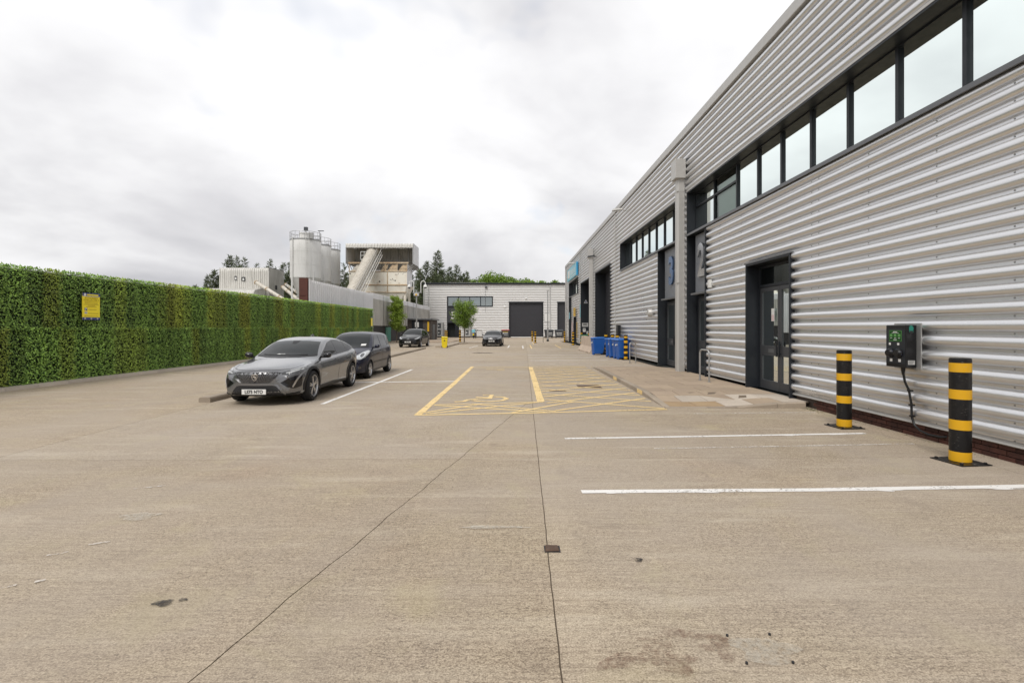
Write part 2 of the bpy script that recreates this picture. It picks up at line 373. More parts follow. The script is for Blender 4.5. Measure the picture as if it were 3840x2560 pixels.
# ------------------------------------------------------------------ mesh helpers
def link(o): col.objects.link(o); return o
def tag(o, label=None, cat=None, group=None, kind=None):
    if label: o['label'] = label
    if cat: o['category'] = cat
    if group: o['group'] = group
    if kind: o['kind'] = kind
    return o
def thing(name, label, cat, loc=(0, 0, 0), rz=0.0, group=None):
    o = bpy.data.objects.new(name, None); o.empty_display_size = 0.2
    o.location = loc; o.rotation_euler = (0, 0, rz); link(o)
    return tag(o, label, cat, group)
def copy_tree(o, parent=None):
    c = o.copy(); link(c); c.parent = parent
    for ch in list(o.children): copy_tree(ch, c)
    return c
class MB:
    def __init__(s): s.v = []; s.f = []; s.mi = []; s.smooth = False; s.cur = 0
    def add(s, vs_, fs):
        b = len(s.v); s.v += [tuple(v) for v in vs_]
        for f in fs: s.f.append(tuple(b + i for i in f)); s.mi.append(s.cur)
        return s
    def box(s, x0, x1, y0, y1, z0, z1):
        x0, x1 = min(x0, x1), max(x0, x1); y0, y1 = min(y0, y1), max(y0, y1); z0, z1 = min(z0, z1), max(z0, z1)
        v = [(x0, y0, z0), (x1, y0, z0), (x1, y1, z0), (x0, y1, z0), (x0, y0, z1), (x1, y0, z1), (x1, y1, z1), (x0, y1, z1)]
        return s.add(v, [(0, 3, 2, 1), (4, 5, 6, 7), (0, 1, 5, 4), (1, 2, 6, 5), (2, 3, 7, 6), (3, 0, 4, 7)])
    def frustum(s, r0, z0, r1, z1, cx_=0, cy=0, ox=0, oy=0):
        """rectangular taper: r=(hx,hy)"""
        v = []
        for (hx, hy), z, dx, dy in ((r0, z0, 0, 0), (r1, z1, ox, oy)):
            v += [(cx_ - hx + dx, cy - hy + dy, z), (cx_ + hx + dx, cy - hy + dy, z), (cx_ + hx + dx, cy + hy + dy, z), (cx_ - hx + dx, cy + hy + dy, z)]
        return s.add(v, [(0, 3, 2, 1), (4, 5, 6, 7), (0, 1, 5, 4), (1, 2, 6, 5), (2, 3, 7, 6), (3, 0, 4, 7)])
    def lathe(s, prof, n=24, axis='z', c=(0, 0, 0), caps=True):
        v = []; f = []
        for r, h in prof:
            for i in range(n):
                a = 2 * math.pi * i / n; p, q = r * math.cos(a), r * math.sin(a)
                if axis == 'z': v.append((c[0] + p, c[1] + q, c[2] + h))
                elif axis == 'x': v.append((c[0] + h, c[1] + p, c[2] + q))
                else: v.append((c[0] + q, c[1] + h, c[2] + p))
        m_ = len(prof)
        for j in range(m_ - 1):
            for i in range(n):
                k_ = (i + 1) % n
                f.append((j * n + i, j * n + k_, (j + 1) * n + k_, (j + 1) * n + i))
        if caps:
            f.append(tuple(reversed(range(n)))); f.append(tuple(range((m_ - 1) * n, m_ * n)))
        return s.add(v, f)
    def cyl(s, x, y, z0, z1, r, n=20, r1=None): return s.lathe([(r, z0), (r if r1 is None else r1, z1)], n, 'z', (x, y, 0))
    def bar(s, a, b, r, n=6):
        """straight round bar"""
        a, b = Vector(a), Vector(b); d_ = (b - a)
        if d_.length < 1e-6: return s
        q = d_.to_track_quat('Z', 'Y'); v = []
        for p in (a, b):
            for i in range(n):
                t = 2 * math.pi * i / n; v.append(p + q @ Vector((r * math.cos(t), r * math.sin(t), 0)))
        f = [(i, (i + 1) % n, n + (i + 1) % n, n + i) for i in range(n)] + [tuple(reversed(range(n))), tuple(range(n, 2 * n))]
        return s.add(v, f)
    def tube(s, pts, rad, n=8, closed=False):
        pts = [Vector(p) for p in pts]; m_ = len(pts); v = []; f = []
        if not isinstance(rad, (list, tuple)): rad = [rad] * m_
        up = Vector((0, 0, 1)); prev = None
        for i, p in enumerate(pts):
            if closed: t = pts[(i + 1) % m_] - pts[i - 1]
            else: t = pts[min(i + 1, m_ - 1)] - pts[max(i - 1, 0)]
            t.normalize()
            if prev is None:
                a = t.orthogonal().normalized()
            else:
                a = (prev - t * prev.dot(t))
                a = a.normalized() if a.length > 1e-6 else t.orthogonal().normalized()
            prev = a; b = t.cross(a)
            for k_ in range(n):
                th = 2 * math.pi * k_ / n
                v.append(p + (a * math.cos(th) + b * math.sin(th)) * rad[i])
        L_ = m_ if closed else m_ - 1
        for i in range(L_):
            j = (i + 1) % m_
            for k_ in range(n):
                k2 = (k_ + 1) % n
                f.append((i * n + k_, i * n + k2, j * n + k2, j * n + k_))
        if not closed:
            f.append(tuple(reversed(range(n)))); f.append(tuple(range((m_ - 1) * n, m_ * n)))
        return s.add(v, f)
    def prism(s, poly, h, fn):
        """extrude 2-D poly by h through fn(u,v,w)->xyz"""
        n = len(poly)
        v = [fn(u, w_, 0) for u, w_ in poly] + [fn(u, w_, h) for u, w_ in poly]
        f = [tuple(reversed(range(n))), tuple(range(n, 2 * n))] + [(i, (i + 1) % n, n + (i + 1) % n, n + i) for i in range(n)]
        return s.add(v, f)
    def mesh(s, name, mats, smooth=False, fixn=True):
        me = bpy.data.meshes.new(name); me.from_pydata(s.v, [], s.f)
        mats = mats if isinstance(mats, (list, tuple)) else [mats]
        for m_ in mats: me.materials.append(MATS[m_])
        if len(mats) > 1: me.polygons.foreach_set('material_index', s.mi)
        if fixn:
            bm = bmesh.new(); bm.from_mesh(me); bmesh.ops.recalc_face_normals(bm, faces=bm.faces); bm.to_mesh(me); bm.free()
        if smooth:
            me.shade_smooth() if hasattr(me, 'shade_smooth') else None
            if smooth is not True: me.set_sharp_from_angle(angle=R(smooth))
        me.update(); return me
    def build(s, name, mats, parent=None, smooth=False, world=False, fixn=True, bevel=0.0):
        me = s.mesh(name, mats, smooth, fixn)
        o = bpy.data.objects.new(name, me); link(o)
        if parent is not None:
            o.parent = parent
            if world:
                off = Vector(parent.location)
                p = parent.parent
                while p is not None: off += Vector(p.location); p = p.parent
                me.transform(Matrix.Translation(-off))
        if bevel:
            b = o.modifiers.new('bevel', 'BEVEL'); b.width = bevel; b.segments = 2; b.limit_method = 'ANGLE'; b.angle_limit = R(40)
        return o
def part(name, mat, parent, fn, **kw):
    m_ = MB(); fn(m_); return m_.build(name, mat, parent, **kw)
def boxpart(name, mat, parent, *b, **kw): return MB().box(*b).build(name, mat, parent, **kw)
def offset_of(parent):
    off = Vector((0, 0, 0)); p = parent
    while p is not None: off += Vector(p.location); p = p.parent
    return off
def text(name, s, mat, parent, origin, xd, yd, size, ext=0.004, sx=1.0, bold=0.0, align='CENTER', world=True):
    cu = bpy.data.curves.new('t', 'FONT'); cu.body = s; cu.size = size; cu.extrude = ext; cu.offset = bold
    cu.align_x = align; cu.align_y = 'CENTER'; cu.resolution_u = 6
    t = bpy.data.objects.new('t', cu); link(t)
    dg = bpy.context.evaluated_depsgraph_get(); dg.update()
    me = bpy.data.meshes.new_from_object(t.evaluated_get(dg)); bpy.data.objects.remove(t); bpy.data.curves.remove(cu)
    xd, yd = Vector(xd), Vector(yd); zd = xd.cross(yd)
    M = Matrix((xd * sx, yd, zd)).transposed().to_4x4(); M.translation = Vector(origin) - (offset_of(parent) if world else Vector((0, 0, 0)))
    me.transform(M); me.materials.clear(); me.materials.append(MATS[mat]); me.name = name
    o = bpy.data.objects.new(name, me); link(o); o.parent = parent; return o

F, H = 1850.0, 1.7
def G(px, py, z=0.0):
    """reading of the photograph used to survey the yard: a ground point seen at a pixel"""
    Y = F * (H - z) / (py - 1228.0); return ((px - 1920.0) * Y / F, Y)

# ------------------------------------------------------------------ the ground
gnd = MB().add([(-3000, -3000, -0.06), (3000, -3000, -0.06), (3000, 3000, -0.06), (-3000, 3000, -0.06)], [(0, 1, 2, 3)]).build('ground', 'far_ground')
tag(gnd, kind='structure')
yard = MB().add([(-14.9, -8, -0.011), (20, -8, -0.011), (20, 88, -0.011), (-14.9, 88, -0.011)], [(0, 1, 2, 3)]).build('yard', 'dirt')
tag(yard, kind='structure')

def jit(s, seed):
    if seed == 5: return 0.002 * math.sin(s * 3.1) + 0.002 * math.sin(s * 17.0)
    return 0.006 * math.sin(s * 5.1 + seed * 1.7) + 0.005 * math.sin(s * 13.7 + seed * 3.1) + 0.003 * math.sin(s * 37.3 + seed * 0.7)
GAP = 0.0042
def xl(y): return -6.75 - 0.012 * (y - 8) - 0.03 * max(0, min(4, y - 7)) / 4
def xc(y): return 0.18 + 0.025 * y
def xdg(y): return 0.035 - 0.216 * (9.74 - y)
def xr(y): return 5.92
def xle(y): return -14.7
rows = [-7, 6.40, 11.05, 15.75, 20.6, 25.5, 30.5, 36, 42, 48.5, 55, 62, 69, 77, 85]
def rowy(i, x):
    b = rows[i]
    return b + (0.012 * x if 0 < i < 8 else 0) + jit(x, i + 3) * (1 if b < 20 else 2)
def slab(fl, fr_, i, sl_, sr_):
    """slab between joint curves fl, fr_ (functions of y) and row i..i+1"""
    y0, y1 = rows[i], rows[i + 1]; st = 0.15 if y0 < 12 else 0.6
    n = max(2, int((y1 - y0) / st)); P = []
    def L_(y): return fl(y) + jit(y, sl_) + GAP
    def R_(y): return fr_(y) + jit(y, sr_) - GAP
    xa, xb = L_(y0), R_(y0); mx_ = max(2, int((xb - xa) / st))
    for k_ in range(mx_ + 1):
        x = xa + (xb - xa) * k_ / mx_; P.append((x, rowy(i, x) + GAP))
    for k_ in range(1, n):
        y = y0 + (y1 - y0) * k_ / n; P.append((R_(y), y))
    xa, xb = L_(y1), R_(y1); mx_ = max(2, int((xb - xa) / st))
    for k_ in range(mx_ + 1):
        x = xb + (xa - xb) * k_ / mx_; P.append((x, rowy(i + 1, x) - GAP))
    for k_ in range(1, n):
        y = y1 + (y0 - y1) * k_ / n; P.append((L_(y), y))
    m_ = MB(); m_.prism(P, 0.04, lambda u, v, w_: (u, v, -0.04 + w_)); m_.build('concrete_slab', 'yard_concrete', yard, fixn=True)
for i in range(len(rows) - 1):
    slab(xle, xl, i, 1, 2)
    if i < 2:
        slab(xl, xdg, i, 2, 4); slab(xdg, xc, i, 4, 5)
    else: slab(xl, xc, i, 2, 5)
    if i < 10: slab(xc, xr, i, 5, 6); slab(xr, lambda y: 6.37, i, 6, 7)
    elif i == 10:
        slab(xc, xr, i, 5, 6)
    else:
        slab(xc, lambda y: 8.5, i, 5, 6); slab(lambda y: 8.5, lambda y: 19.5, i, 6, 7)

# broken-out block beside the centre joint
bx_, by_ = G(2070, 2058)
m_ = MB(); m_.add([(bx_ - 0.055, by_ - 0.05, 0.006), (bx_ + 0.055, by_ - 0.045, 0.007), (bx_ + 0.05, by_ + 0.05, 0.004), (bx_ - 0.05, by_ + 0.045, 0.005),
                   (bx_ - 0.05, by_ - 0.04, 0.02), (bx_ + 0.045, by_ - 0.04, 0.018), (bx_ + 0.045, by_ + 0.04, 0.014), (bx_ - 0.045, by_ + 0.04, 0.016)],
                  [(4, 5, 6, 7), (0, 1, 5, 4), (1, 2, 6, 5), (2, 3, 7, 6), (3, 0, 4, 7)])
m_.build('stone_plug', 'manhole', yard)
MB().box(bx_ - .060, bx_ + .062, by_ - .056, by_ + .054, -.008, .0033).build('plug_painted_shadow', 'ink', yard)  # black sheet under the plug, painted in as a shadow gap round it

# ---- painted markings (children of the yard)
ZM = 0.004
SEQ = [0]
def nextz():
    SEQ[0] += 1; return 0.0035 + SEQ[0] * 0.00005      # every painted sheet lies a hair above the one before
def stroke(name, mat, pts, wd, z=ZM, closed=False):
    z = nextz()
    P = [Vector((p[0], p[1], 0)) for p in pts]; Lf, Rt = [], []
    # subdivide & roughen edges a touch
    Q = [P[0]]
    for a, b in zip(P[:-1], P[1:]):
        n = max(1, min(40, int((b - a).length / 0.25)))
        for k_ in range(1, n + 1): Q.append(a.lerp(b, k_ / n))
    for i, p in enumerate(Q):
        t = (Q[min(i + 1, len(Q) - 1)] - Q[max(i - 1, 0)]).normalized(); nn = Vector((-t.y, t.x, 0))
        a = wd / 2 * (1 + random.uniform(-0.07, 0.07)); b = wd / 2 * (1 + random.uniform(-0.07, 0.07))
        q = p + nn * a; r_ = p - nn * b
        Lf.append((q.x, q.y, z)); Rt.append((r_.x, r_.y, z))
    n = len(Q); m_ = MB(); m_.add(Lf + Rt, [(i, n + i, n + i + 1, i + 1) for i in range(n - 1)])
    return m_.build(name, mat, yard, fixn=False)
stroke('white_line', 'paint_white', [(0.81, 7.56), (3.2, 7.73), (5.68, 7.93)], 0.085)
stroke('white_line', 'paint_white', [(0.72, 5.11), (3.2, 5.17), (5.75, 5.30)], 0.10)
stroke('white_line', 'paint_white_worn', [(2.0, 6.93), (5.9, 7.22)], 0.06)
stroke('white_line', 'paint_white_worn', [(3.6, 9.75), (6.1, 9.9)], 0.05)
stroke('white_line', 'paint_white', [(-4.22, 10.96), (-4.13, 15.6), (-4.05, 20.0)], 0.11)
stroke('white_line', 'paint_white', [(-5.6, 15.25), (-3.5, 15.45), (-1.8, 15.6)], 0.14)
for Yv in (23.0, 25.6, 28.0, 30.4):
    stroke('white_line', 'paint_white' if Yv > 25 else 'paint_white_worn', [(0.95, Yv - 0.1), (5.0, Yv + 0.1)], 0.15)
for (xa, ya, xb, yb) in ((-3.55, 41, -3.2, 46.5), (-0.35, 41.5, -0.25, 47.0), (0.9, 40, 1.0, 46), (-12.2, 41, -12.3, 46)):
    stroke('white_line', 'paint_white', [(xa, ya), (xb, yb)], 0.10, z=0.0045)
for px, py, rx_, ry_ in ((2640, 1862, .20, .022), (3330, 1851, .20, .035), (3800, 1842, .22, .03), (2300, 1858, .12, .016), (2960, 1637, .16, .022), (3150, 1634, .12, .02)):
    x, y = G(px, py); y = (5.11 + .034 * (x - .72) if py > 1700 else 7.56 + .076 * (x - .81)) - .045 - ry_ * .35; ph = random.uniform(0, 6); n = 26; zs_ = nextz(); V = [(x, y, zs_)]
    for i in range(n):
        a = 2 * math.pi * i / n; q = 1 + .35 * math.sin(4 * a + ph) + random.uniform(-.3, .3); V.append((x + rx_ * q * math.cos(a), y + ry_ * q * math.sin(a), zs_))
    MB().add(V, [(0, i + 1, (i + 1) % n + 1) for i in range(n)]).build('paint_smear', 'paint_white', yard, fixn=False)
YL = 'paint_yellow'
stroke('yellow_line', YL, [(-1.83, 9.55), (-1.76, 15), (-1.72, 21.5)], 0.15, 0.0042)
stroke('yellow_line', YL, [(0.66, 11.3), (0.72, 15.5), (0.80, 21.3)], 0.17, 0.0042)
stroke('yellow_line', YL, [(-1.85, 9.57), (0.6, 9.85), (3.22, 10.25)], 0.09, 0.0044)
stroke('yellow_line', YL, [(-1.72, 10.86), (-0.2, 11.05), (0.72, 11.33)], 0.075, 0.0044)
stroke('yellow_line', YL, [(-1.72, 21.35), (0.8, 21.25), (3.2, 21.55)], 0.10, 0.0044)
stroke('yellow_line', 'paint_white_worn', [(-1.72, 15.63), (0.7, 15.85)], 0.08, 0.0046)
stroke('yellow_line', YL, [(-1.72, 20.55), (0.8, 20.5)], 0.07, 0.0046)
hz = 0.0048
for (a, b) in (((-1.70, 9.70), (0.70, 11.30)), ((-1.70, 10.80), (0.70, 9.92)), ((-0.70, 10.95), (-1.75, 9.85)), ((0.0, 9.85), (1.45, 11.35)),
               ((-0.9, 11.0), (0.9, 10.0))):
    stroke('hatch_line', YL, [a, b], 0.085, hz)
yy = 10.1
k0 = 0
while yy < 20.8:
    stroke('hatch_line', YL, [(0.78 if yy > 11 else 0.9, yy), (3.2, min(21.4, yy + 1.75))], 0.09, hz)
    if yy + 1.2 < 21.2:
        stroke('hatch_line', YL, [(0.78, yy + 1.55), (3.2, yy + 0.25)], 0.09, hz + 0.0004)
    yy += 1.0
def gp(L_): return [G(1500 + .4252 * x, 1320 + .4252 * y) for x, y in L_]
for L_ in ([(480, 440), (560, 436), (600, 421), (690, 413), (780, 409)], [(640, 427), (700, 434), (800, 437), (900, 428), (945, 411), (910, 399), (830, 394)],
           [(790, 412), (810, 378), (730, 380)], [(670, 398), (790, 402)]):
    stroke('wheelchair_symbol', YL, gp(L_), 0.115, 0.0052)
for L_ in ([(760, 152), (850, 155), (920, 150)], [(860, 162), (925, 160)]):
    stroke('wheelchair_symbol', YL, gp(L_), 0.10, 0.0052)
# far yellow bay by the cyan sign
for (a, b) in (((1.6, 40), (1.75, 48)), ((1.7, 48), (5.2, 48.3)), ((1.6, 40.2), (5.0, 40.4)), ((4.0, 40.3), (4.2, 48.2)), ((4.0, 41), (5.2, 43)), ((4.0, 43), (5.2, 45)), ((4.0, 45), (5.2, 47)),
               ((2.2, 50), (5.6, 50.2)), ((2.2, 50), (2.4, 57)), ((2.3, 52), (5.6, 54)), ((2.3, 54), (5.6, 56))):
    stroke('yellow_line', YL, [a, b], 0.10, 0.0044)
# remnants of an old line and stains
for px, py, ln, an in ((15, 2204, 0.10, .6), (215, 2078, 0.11, .5), (372, 2038, 0.12, .5), (560, 1828, 0.26, .45), (150, 2180, .05, .5)):
    x, y = G(px, py); stroke('old_line', 'paint_white_worn', [(x - ln / 2, y - ln * an / 2), (x + ln / 2, y + ln * an / 2)], 0.028)
def blob(name, mat, x, y, rx, ry, z=0.0052, n=22, rough_=0.3):
    z = nextz()
    ph = random.uniform(0, 6); V = [(x, y, z)]
    for i in range(n):
        a = 2 * math.pi * i / n; r_ = 1 + rough_ * (0.5 * math.sin(3 * a + ph) + 0.4 * math.sin(5 * a + 2 * ph) + random.uniform(-.25, .25))
        V.append((x + rx * r_ * math.cos(a), y + ry * r_ * math.sin(a), z))
    MB().add(V, [(0, i + 1, (i + 1) % n + 1) for i in range(n)]).build(name, mat, yard, fixn=False)
blob('oil_stain', 'stain_dark', *G(612, 2263), 0.058, 0.036); blob('oil_stain', 'stain_dark', *G(686, 2250), 0.026, 0.018)
blob('oil_stain', 'stain_dark', *G(2392, 2101), 0.035, 0.03)
blob('rust_stain', 'stain_rust', *G(2700, 2435), 0.07, 0.08, rough_=.7); blob('rust_stain', 'stain_rust', *G(2540, 2385), 0.26, 0.04, rough_=.7); blob('rust_stain', 'stain_rust', *G(2450, 2470), 0.22, 0.10, rough_=.8)
blob('pale_patch', 'stain_pale', *G(2870, 2440), 0.16, 0.11, 0.0048)
blob('pale_patch', 'stain_pale', *G(520, 1938), 0.16, 0.10, 0.0048); blob('pale_patch', 'stain_pale', *G(1850, 1978), 0.30, 0.03, 0.0048)
blob('oil_stain', 'stain_dark', -5.5, 17.9, .5, .35); blob('oil_stain', 'stain_dark', -2.0, 33, .7, .5); pass
for px, py in ((2727, 2384), (2886, 2380), (2800, 2488), (2974, 2486)):
    x, y = G(px, py); m_ = MB(); m_.cyl(x, y, 0.0, 0.0105, 0.007, 10); m_.build('bolt_hole', 'ink', yard)
# drain and inspection covers set into the bay
for (x0, x1, y0, y1) in ((1.9, 2.55, 13.9, 14.6), (1.0, 1.45, 13.15, 13.4)):
    m_ = MB(); m_.box(x0, x1, y0, y1, -0.01, 0.0036); m_.build('drain_cover', 'manhole', yard)

# ---- raised pavement by the doors
def xk(y): return 3.24 + (y - 10.4) * 0.0168
def hp(x, y):
    dd = math.hypot(x - 3.95, y - 10.3)
    t = max(0, min(1, (dd - 0.55) / 1.5)); t = t * t * (3 - 2 * t)
    b = max(0, min(1, (21.4 - y) / 2.4)); b = b * b * (3 - 2 * b)
    return 0.016 + 0.105 * t * b
pv = MB(); nx, ny = 12, 40; V = []
for j in range(ny + 1):
    for i in range(nx + 1):
        y = 10.5 + (21.4 - 10.5) * j / ny; x = xk(y) + 0.1 + (6.36 - xk(y) - 0.1) * i / nx
        V.append((x, y, hp(x, y) - 0.008))
pv.add(V, [(j * (nx + 1) + i, j * (nx + 1) + i + 1, (j + 1) * (nx + 1) + i + 1, (j + 1) * (nx + 1) + i) for j in range(ny) for i in range(nx)])
pave = pv.build('pavement', 'dirt', None, fixn=False); tag(pave, kind='structure')
def slab_piece(poly, mat, name='paving_slab'):
    n = len(poly); top = [(x, y, hp(x, y) + random.uniform(-.0015, .0015)) for x, y in poly]; bot = [(x, y, hp(x, y) - 0.03) for x, y in poly]
    MB().add(top + bot, [tuple(range(n))] + [(i, n + i, n + (i + 1) % n, (i + 1) % n) for i in range(n)]).build(name, mat, pave)
def inset(poly, g_=0.009):
    c = Vector((sum(p[0] for p in poly) / len(poly), sum(p[1] for p in poly) / len(poly)))
    out = []
    for p in poly:
        v = Vector(p) - c; out.append(tuple(c + v * max(0.5, 1 - g_ / max(v.length, .05))))
    return out
yr = [10.53]
while yr[-1] < 21.2: yr.append(min(21.4, yr[-1] + random.choice((0.6, 0.6, 0.75))))
for j in range(len(yr) - 1):
    y0, y1 = yr[j], yr[j + 1]
    x = xk(y0) + 0.135; first = True
    while x < 6.33:
        wdt = (0.45 if (j % 2 and first) else 0.9 if y0 > 12.2 else 0.6); first = False
        x1 = min(6.34, x + wdt)
        if 6.34 - x1 < 0.25: x1 = 6.34
        if not (x > 6.30):
            P = [(x, y0), (x1, y0), (x1, y1), (x, y1)]
            pale = y0 < 11.6 and x < 5.9
            tact = y0 < 10.9 and x < 4.2
            if tact: slab_piece(inset(P), 'tactile', 'tactile_slab')
            elif pale and random.random() < 0.55:
                a, b = ([P[0], P[1], P[2]], [P[0], P[2], P[3]]) if random.random() < .5 else ([P[0], P[1], P[3]], [P[1], P[2], P[3]])
                slab_piece(inset(a), 'paving_pale'); slab_piece(inset(b), random.choice(('paving_pale', 'paving_pale', 'paving')))
            else: slab_piece(inset(P), 'paving_pale' if pale and random.random() < .75 else 'paving')
            if tact:
                for ii in range(9):
                    for jj in range(8):
                        pass
        x = x1
# blisters of the tactile slabs, one joined part
m_ = MB(); x = 3.42
while x < 4.4:
    y = 10.57
    while y < 11.1:
        m_.frustum((.016, .016), hp(x, y) - .004, (.009, .009), hp(x, y) + .006, x, y); y += .067
    x += .067
tag(m_.build('tactile_blisters', 'tactile', pave), kind='stuff')
def kerbstone(a, b, ha, hb, wd=0.125, inward=(1, 0)):
    """one kerb stone from a to b (ground points), top heights ha, hb; thickness to the inward side"""
    a, b = Vector((*a, 0)), Vector((*b, 0)); t = (b - a).normalized(); a += t * .004; b -= t * .004; n_ = Vector((*inward, 0)) * wd
    bv = 0.018
    V = []
    for p, h_ in ((a, ha), (b, hb)):
        V += [p + Vector((0, 0, -.05)), p + Vector((0, 0, max(.002, h_ - bv))), p + n_ * (bv / wd) + Vector((0, 0, h_)), p + n_ + Vector((0, 0, h_)), p + n_ + Vector((0, 0, -.05))]
    MB().add(V, [(0, 5, 6, 1), (1, 6, 7, 2), (2, 7, 8, 3), (3, 8, 9, 4), (4, 3, 2, 1, 0), (5, 6, 7, 8, 9)]).build('kerb_stone', 'kerb', pave)
y = 10.52
while y < 21.2:
    y2 = min(21.35, y + 0.92)
    kerbstone((xk(y), y), (xk(y2), y2), hp(xk(y) + .1, y) + .003, hp(xk(y2) + .1, y2) + .003, 0.125, (1, 0)); y = y2
xs = [3.24, 3.55, 4.15, 4.75, 5.6, 6.2]
for a, b in zip(xs[:-1], xs[1:]):
    kerbstone((a, 10.40), (b, 10.40), hp(a, 10.5) + .003, hp(b, 10.5) + .003, 0.125, (0, 1))
# yellow paint dabs left on the kerb face
for y in (12.4, 15.7, 20.9):
    h_ = hp(xk(y) + .1, y); MB().box(xk(y) - .003, xk(y) + .03, y, y + .5, .01, max(.014, h_ - .012)).build('kerb_paint', 'paint_yellow', pave)

# low kerb along the parked cars, island round the small tree
kl = MB().add([(-7.1, 11.15, -0.02), (-6.86, 11.15, -0.02), (-6.9, 40, -0.02), (-7.15, 40, -0.02)], [(0, 1, 2, 3)]).build('car_park_kerb', 'dirt'); tag(kl, kind='structure')
y = 11.2
while y < 39.5:
    m_ = MB(); x0 = -7.10 - (y - 11) * .002
    m_.prism([(x0 - .02, -.03), (x0 + .25, -.03), (x0 + .245, .085), (x0 + .225, .115), (x0 + .02, .115), (x0 - .015, .09)], 0.905, lambda u, v, w_, y=y: (u, y + w_, v)); m_.build('kerb_stone', 'kerb', kl); y += 0.915
isl = [(-5.55, 42.5), (-5.40, 50.6), (-4.6, 51.6), (-3.2, 52.0), (-3.2, 54.4), (-6.6, 54.4), (-6.6, 42.5)]
io = MB().prism(isl, 0.16, lambda u, v, w_: (u, v, -0.03 + w_)).build('tree_island', 'kerb', None, bevel=0.02); tag(io, kind='structure')
fp = MB().prism([(-16, 55.5), (-6.9, 55.5), (-6.9, 64.5), (-16, 64.5)], 0.12, lambda u, v, w_: (u, v, -0.02 + w_)).build('far_pavement', 'paving', None, bevel=0.02); tag(fp, kind='structure')
hk = MB(); Yh = 8.0
hedge_kerb = hk.add([(-13.95, 4, -0.01), (-13.55, 4, -0.01), (-12.7, 47.6, -0.01), (-13.1, 47.6, -0.01)], [(0, 1, 2, 3)]).build('hedge_kerb', 'dirt'); tag(hedge_kerb, kind='structure')
def xh(y): return -13.98 + (y - 4) * 0.0205      # face of the green wall
y = 4.0
while y < 47:
    a, b = xh(y) , xh(y + .905)
    MB().add([(a - .2, y, -.03), (a + .30, y, -.03), (a + .28, y, .07), (a - .2, y, .09), (b - .2, y + .905, -.03), (b + .30, y + .905, -.03), (b + .28, y + .905, .07), (b - .2, y + .905, .09)],
             [(0, 1, 2, 3), (4, 7, 6, 5), (1, 5, 6, 2), (2, 6, 7, 3), (0, 3, 7, 4)]).build('kerb_stone', 'paving_pale', hedge_kerb)
    y += .915

# ------------------------------------------------------------------ the terrace of units on the right
XW = 6.32
def rib_profile(z0, z1, pitch=0.225, depth=0.090, flat=0.046, n=13, z_base=0.247):
    pts = []
    kk = int(math.floor((z0 - z_base) / pitch)) - 1
    while z_base + kk * pitch < z1:
        b = z_base + kk * pitch
        pts.append((0.0, b)); pts.append((0.0, b + flat))
        for i in range(1, n):
            t = i / n; a = math.pi * t
            pts.append((depth * math.sin(a) ** 0.85, b + flat + (pitch - flat) * (0.5 - 0.5 * math.cos(a) * 0.97)))
        kk += 1
    pts.append((0.0, z_base + kk * pitch))
    out = []
    for a, b in zip(pts[:-1], pts[1:]):
        if b[1] <= z0 or a[1] >= z1: continue
        def lp(z): 
            t = (z - a[1]) / max(1e-9, b[1] - a[1]); return (a[0] + (b[0] - a[0]) * t, z)
        p = a if a[1] >= z0 else lp(z0); q = b if b[1] <= z1 else lp(z1)
        if not out: out.append(p)
        out.append(q)
    return out
def rib_sheet(name, parent, c0, c1, z0, z1, fn, mat='silver_cladding', **kw):
    """horizontal-rib sheet from c0 to c1 along the wall; fn(c, depth, z) -> xyz"""
    P = rib_profile(z0, z1, **kw); n = len(P); V = [fn(c0, d_, z) for d_, z in P] + [fn(c1, d_, z) for d_, z in P]
    m_ = MB(); m_.add(V, [(i, i + 1, n + i + 1, n + i) for i in range(n - 1)])
    return m_.build(name, mat, parent, smooth=50, world=True, fixn=False)
def wall_rects(c0, c1, z0, z1, openings):
    cs = sorted({c0, c1, *[o[0] for o in openings], *[o[1] for o in openings]}); cs = [c for c in cs if c0 <= c <= c1]
    out = []
    for a, b in zip(cs[:-1], cs[1:]):
        if b - a < 1e-4: continue
        mid = (a + b) / 2; blk = sorted((o[2], o[3]) for o in openings if o[0] <= mid <= o[1]); z = z0
        for p, q in blk:
            if p - z > 0.01: out.append([a, b, z, p])
            z = max(z, q)
        if z1 - z > 0.01: out.append([a, b, z, z1])
    # merge neighbours with the same heights
    mg = []
    for r_ in out:
        for q in mg:
            if abs(q[1] - r_[0]) < 1e-6 and q[2] == r_[2] and q[3] == r_[3]: q[1] = r_[1]; break
        else: mg.append(r_)
    return mg
Y_NEAR, Y_FAR, ZTOP = -6.0, 57.6, 8.60
rb = thing('industrial_building', 'long terrace of industrial units clad in silver horizontal ribbed metal with dark frames', 'building', (XW, 20.0, 0))
OPEN = {'W2': (1.2, 17.55, 4.94, 6.50), 'C2': (15.86, 17.55, 0.0, 4.94), 'D2': (11.03, 13.13, 0.0, 3.36),
        'W3': (18.72, 28.4, 4.94, 6.50), 'C3': (18.72, 21.05, 0.0, 4.94), 'R3': (31.3, 36.9, 0.0, 5.75), 'R4': (39.4, 44.7, 0.0, 5.68),
        'W4': (46.6, 53.9, 4.94, 6.50), 'C4': (52.0, 53.9, 0.0, 4.94), 'D4': (47.9, 49.8, 0.0, 2.75)}
wf = lambda c, d_, z: (XW - d_, c, z)
for a, b, p, q in wall_rects(Y_NEAR, Y_FAR, 0.26, ZTOP, list(OPEN.values())):
    rib_sheet('cladding_sheet', rb, a, b, p, q, wf)
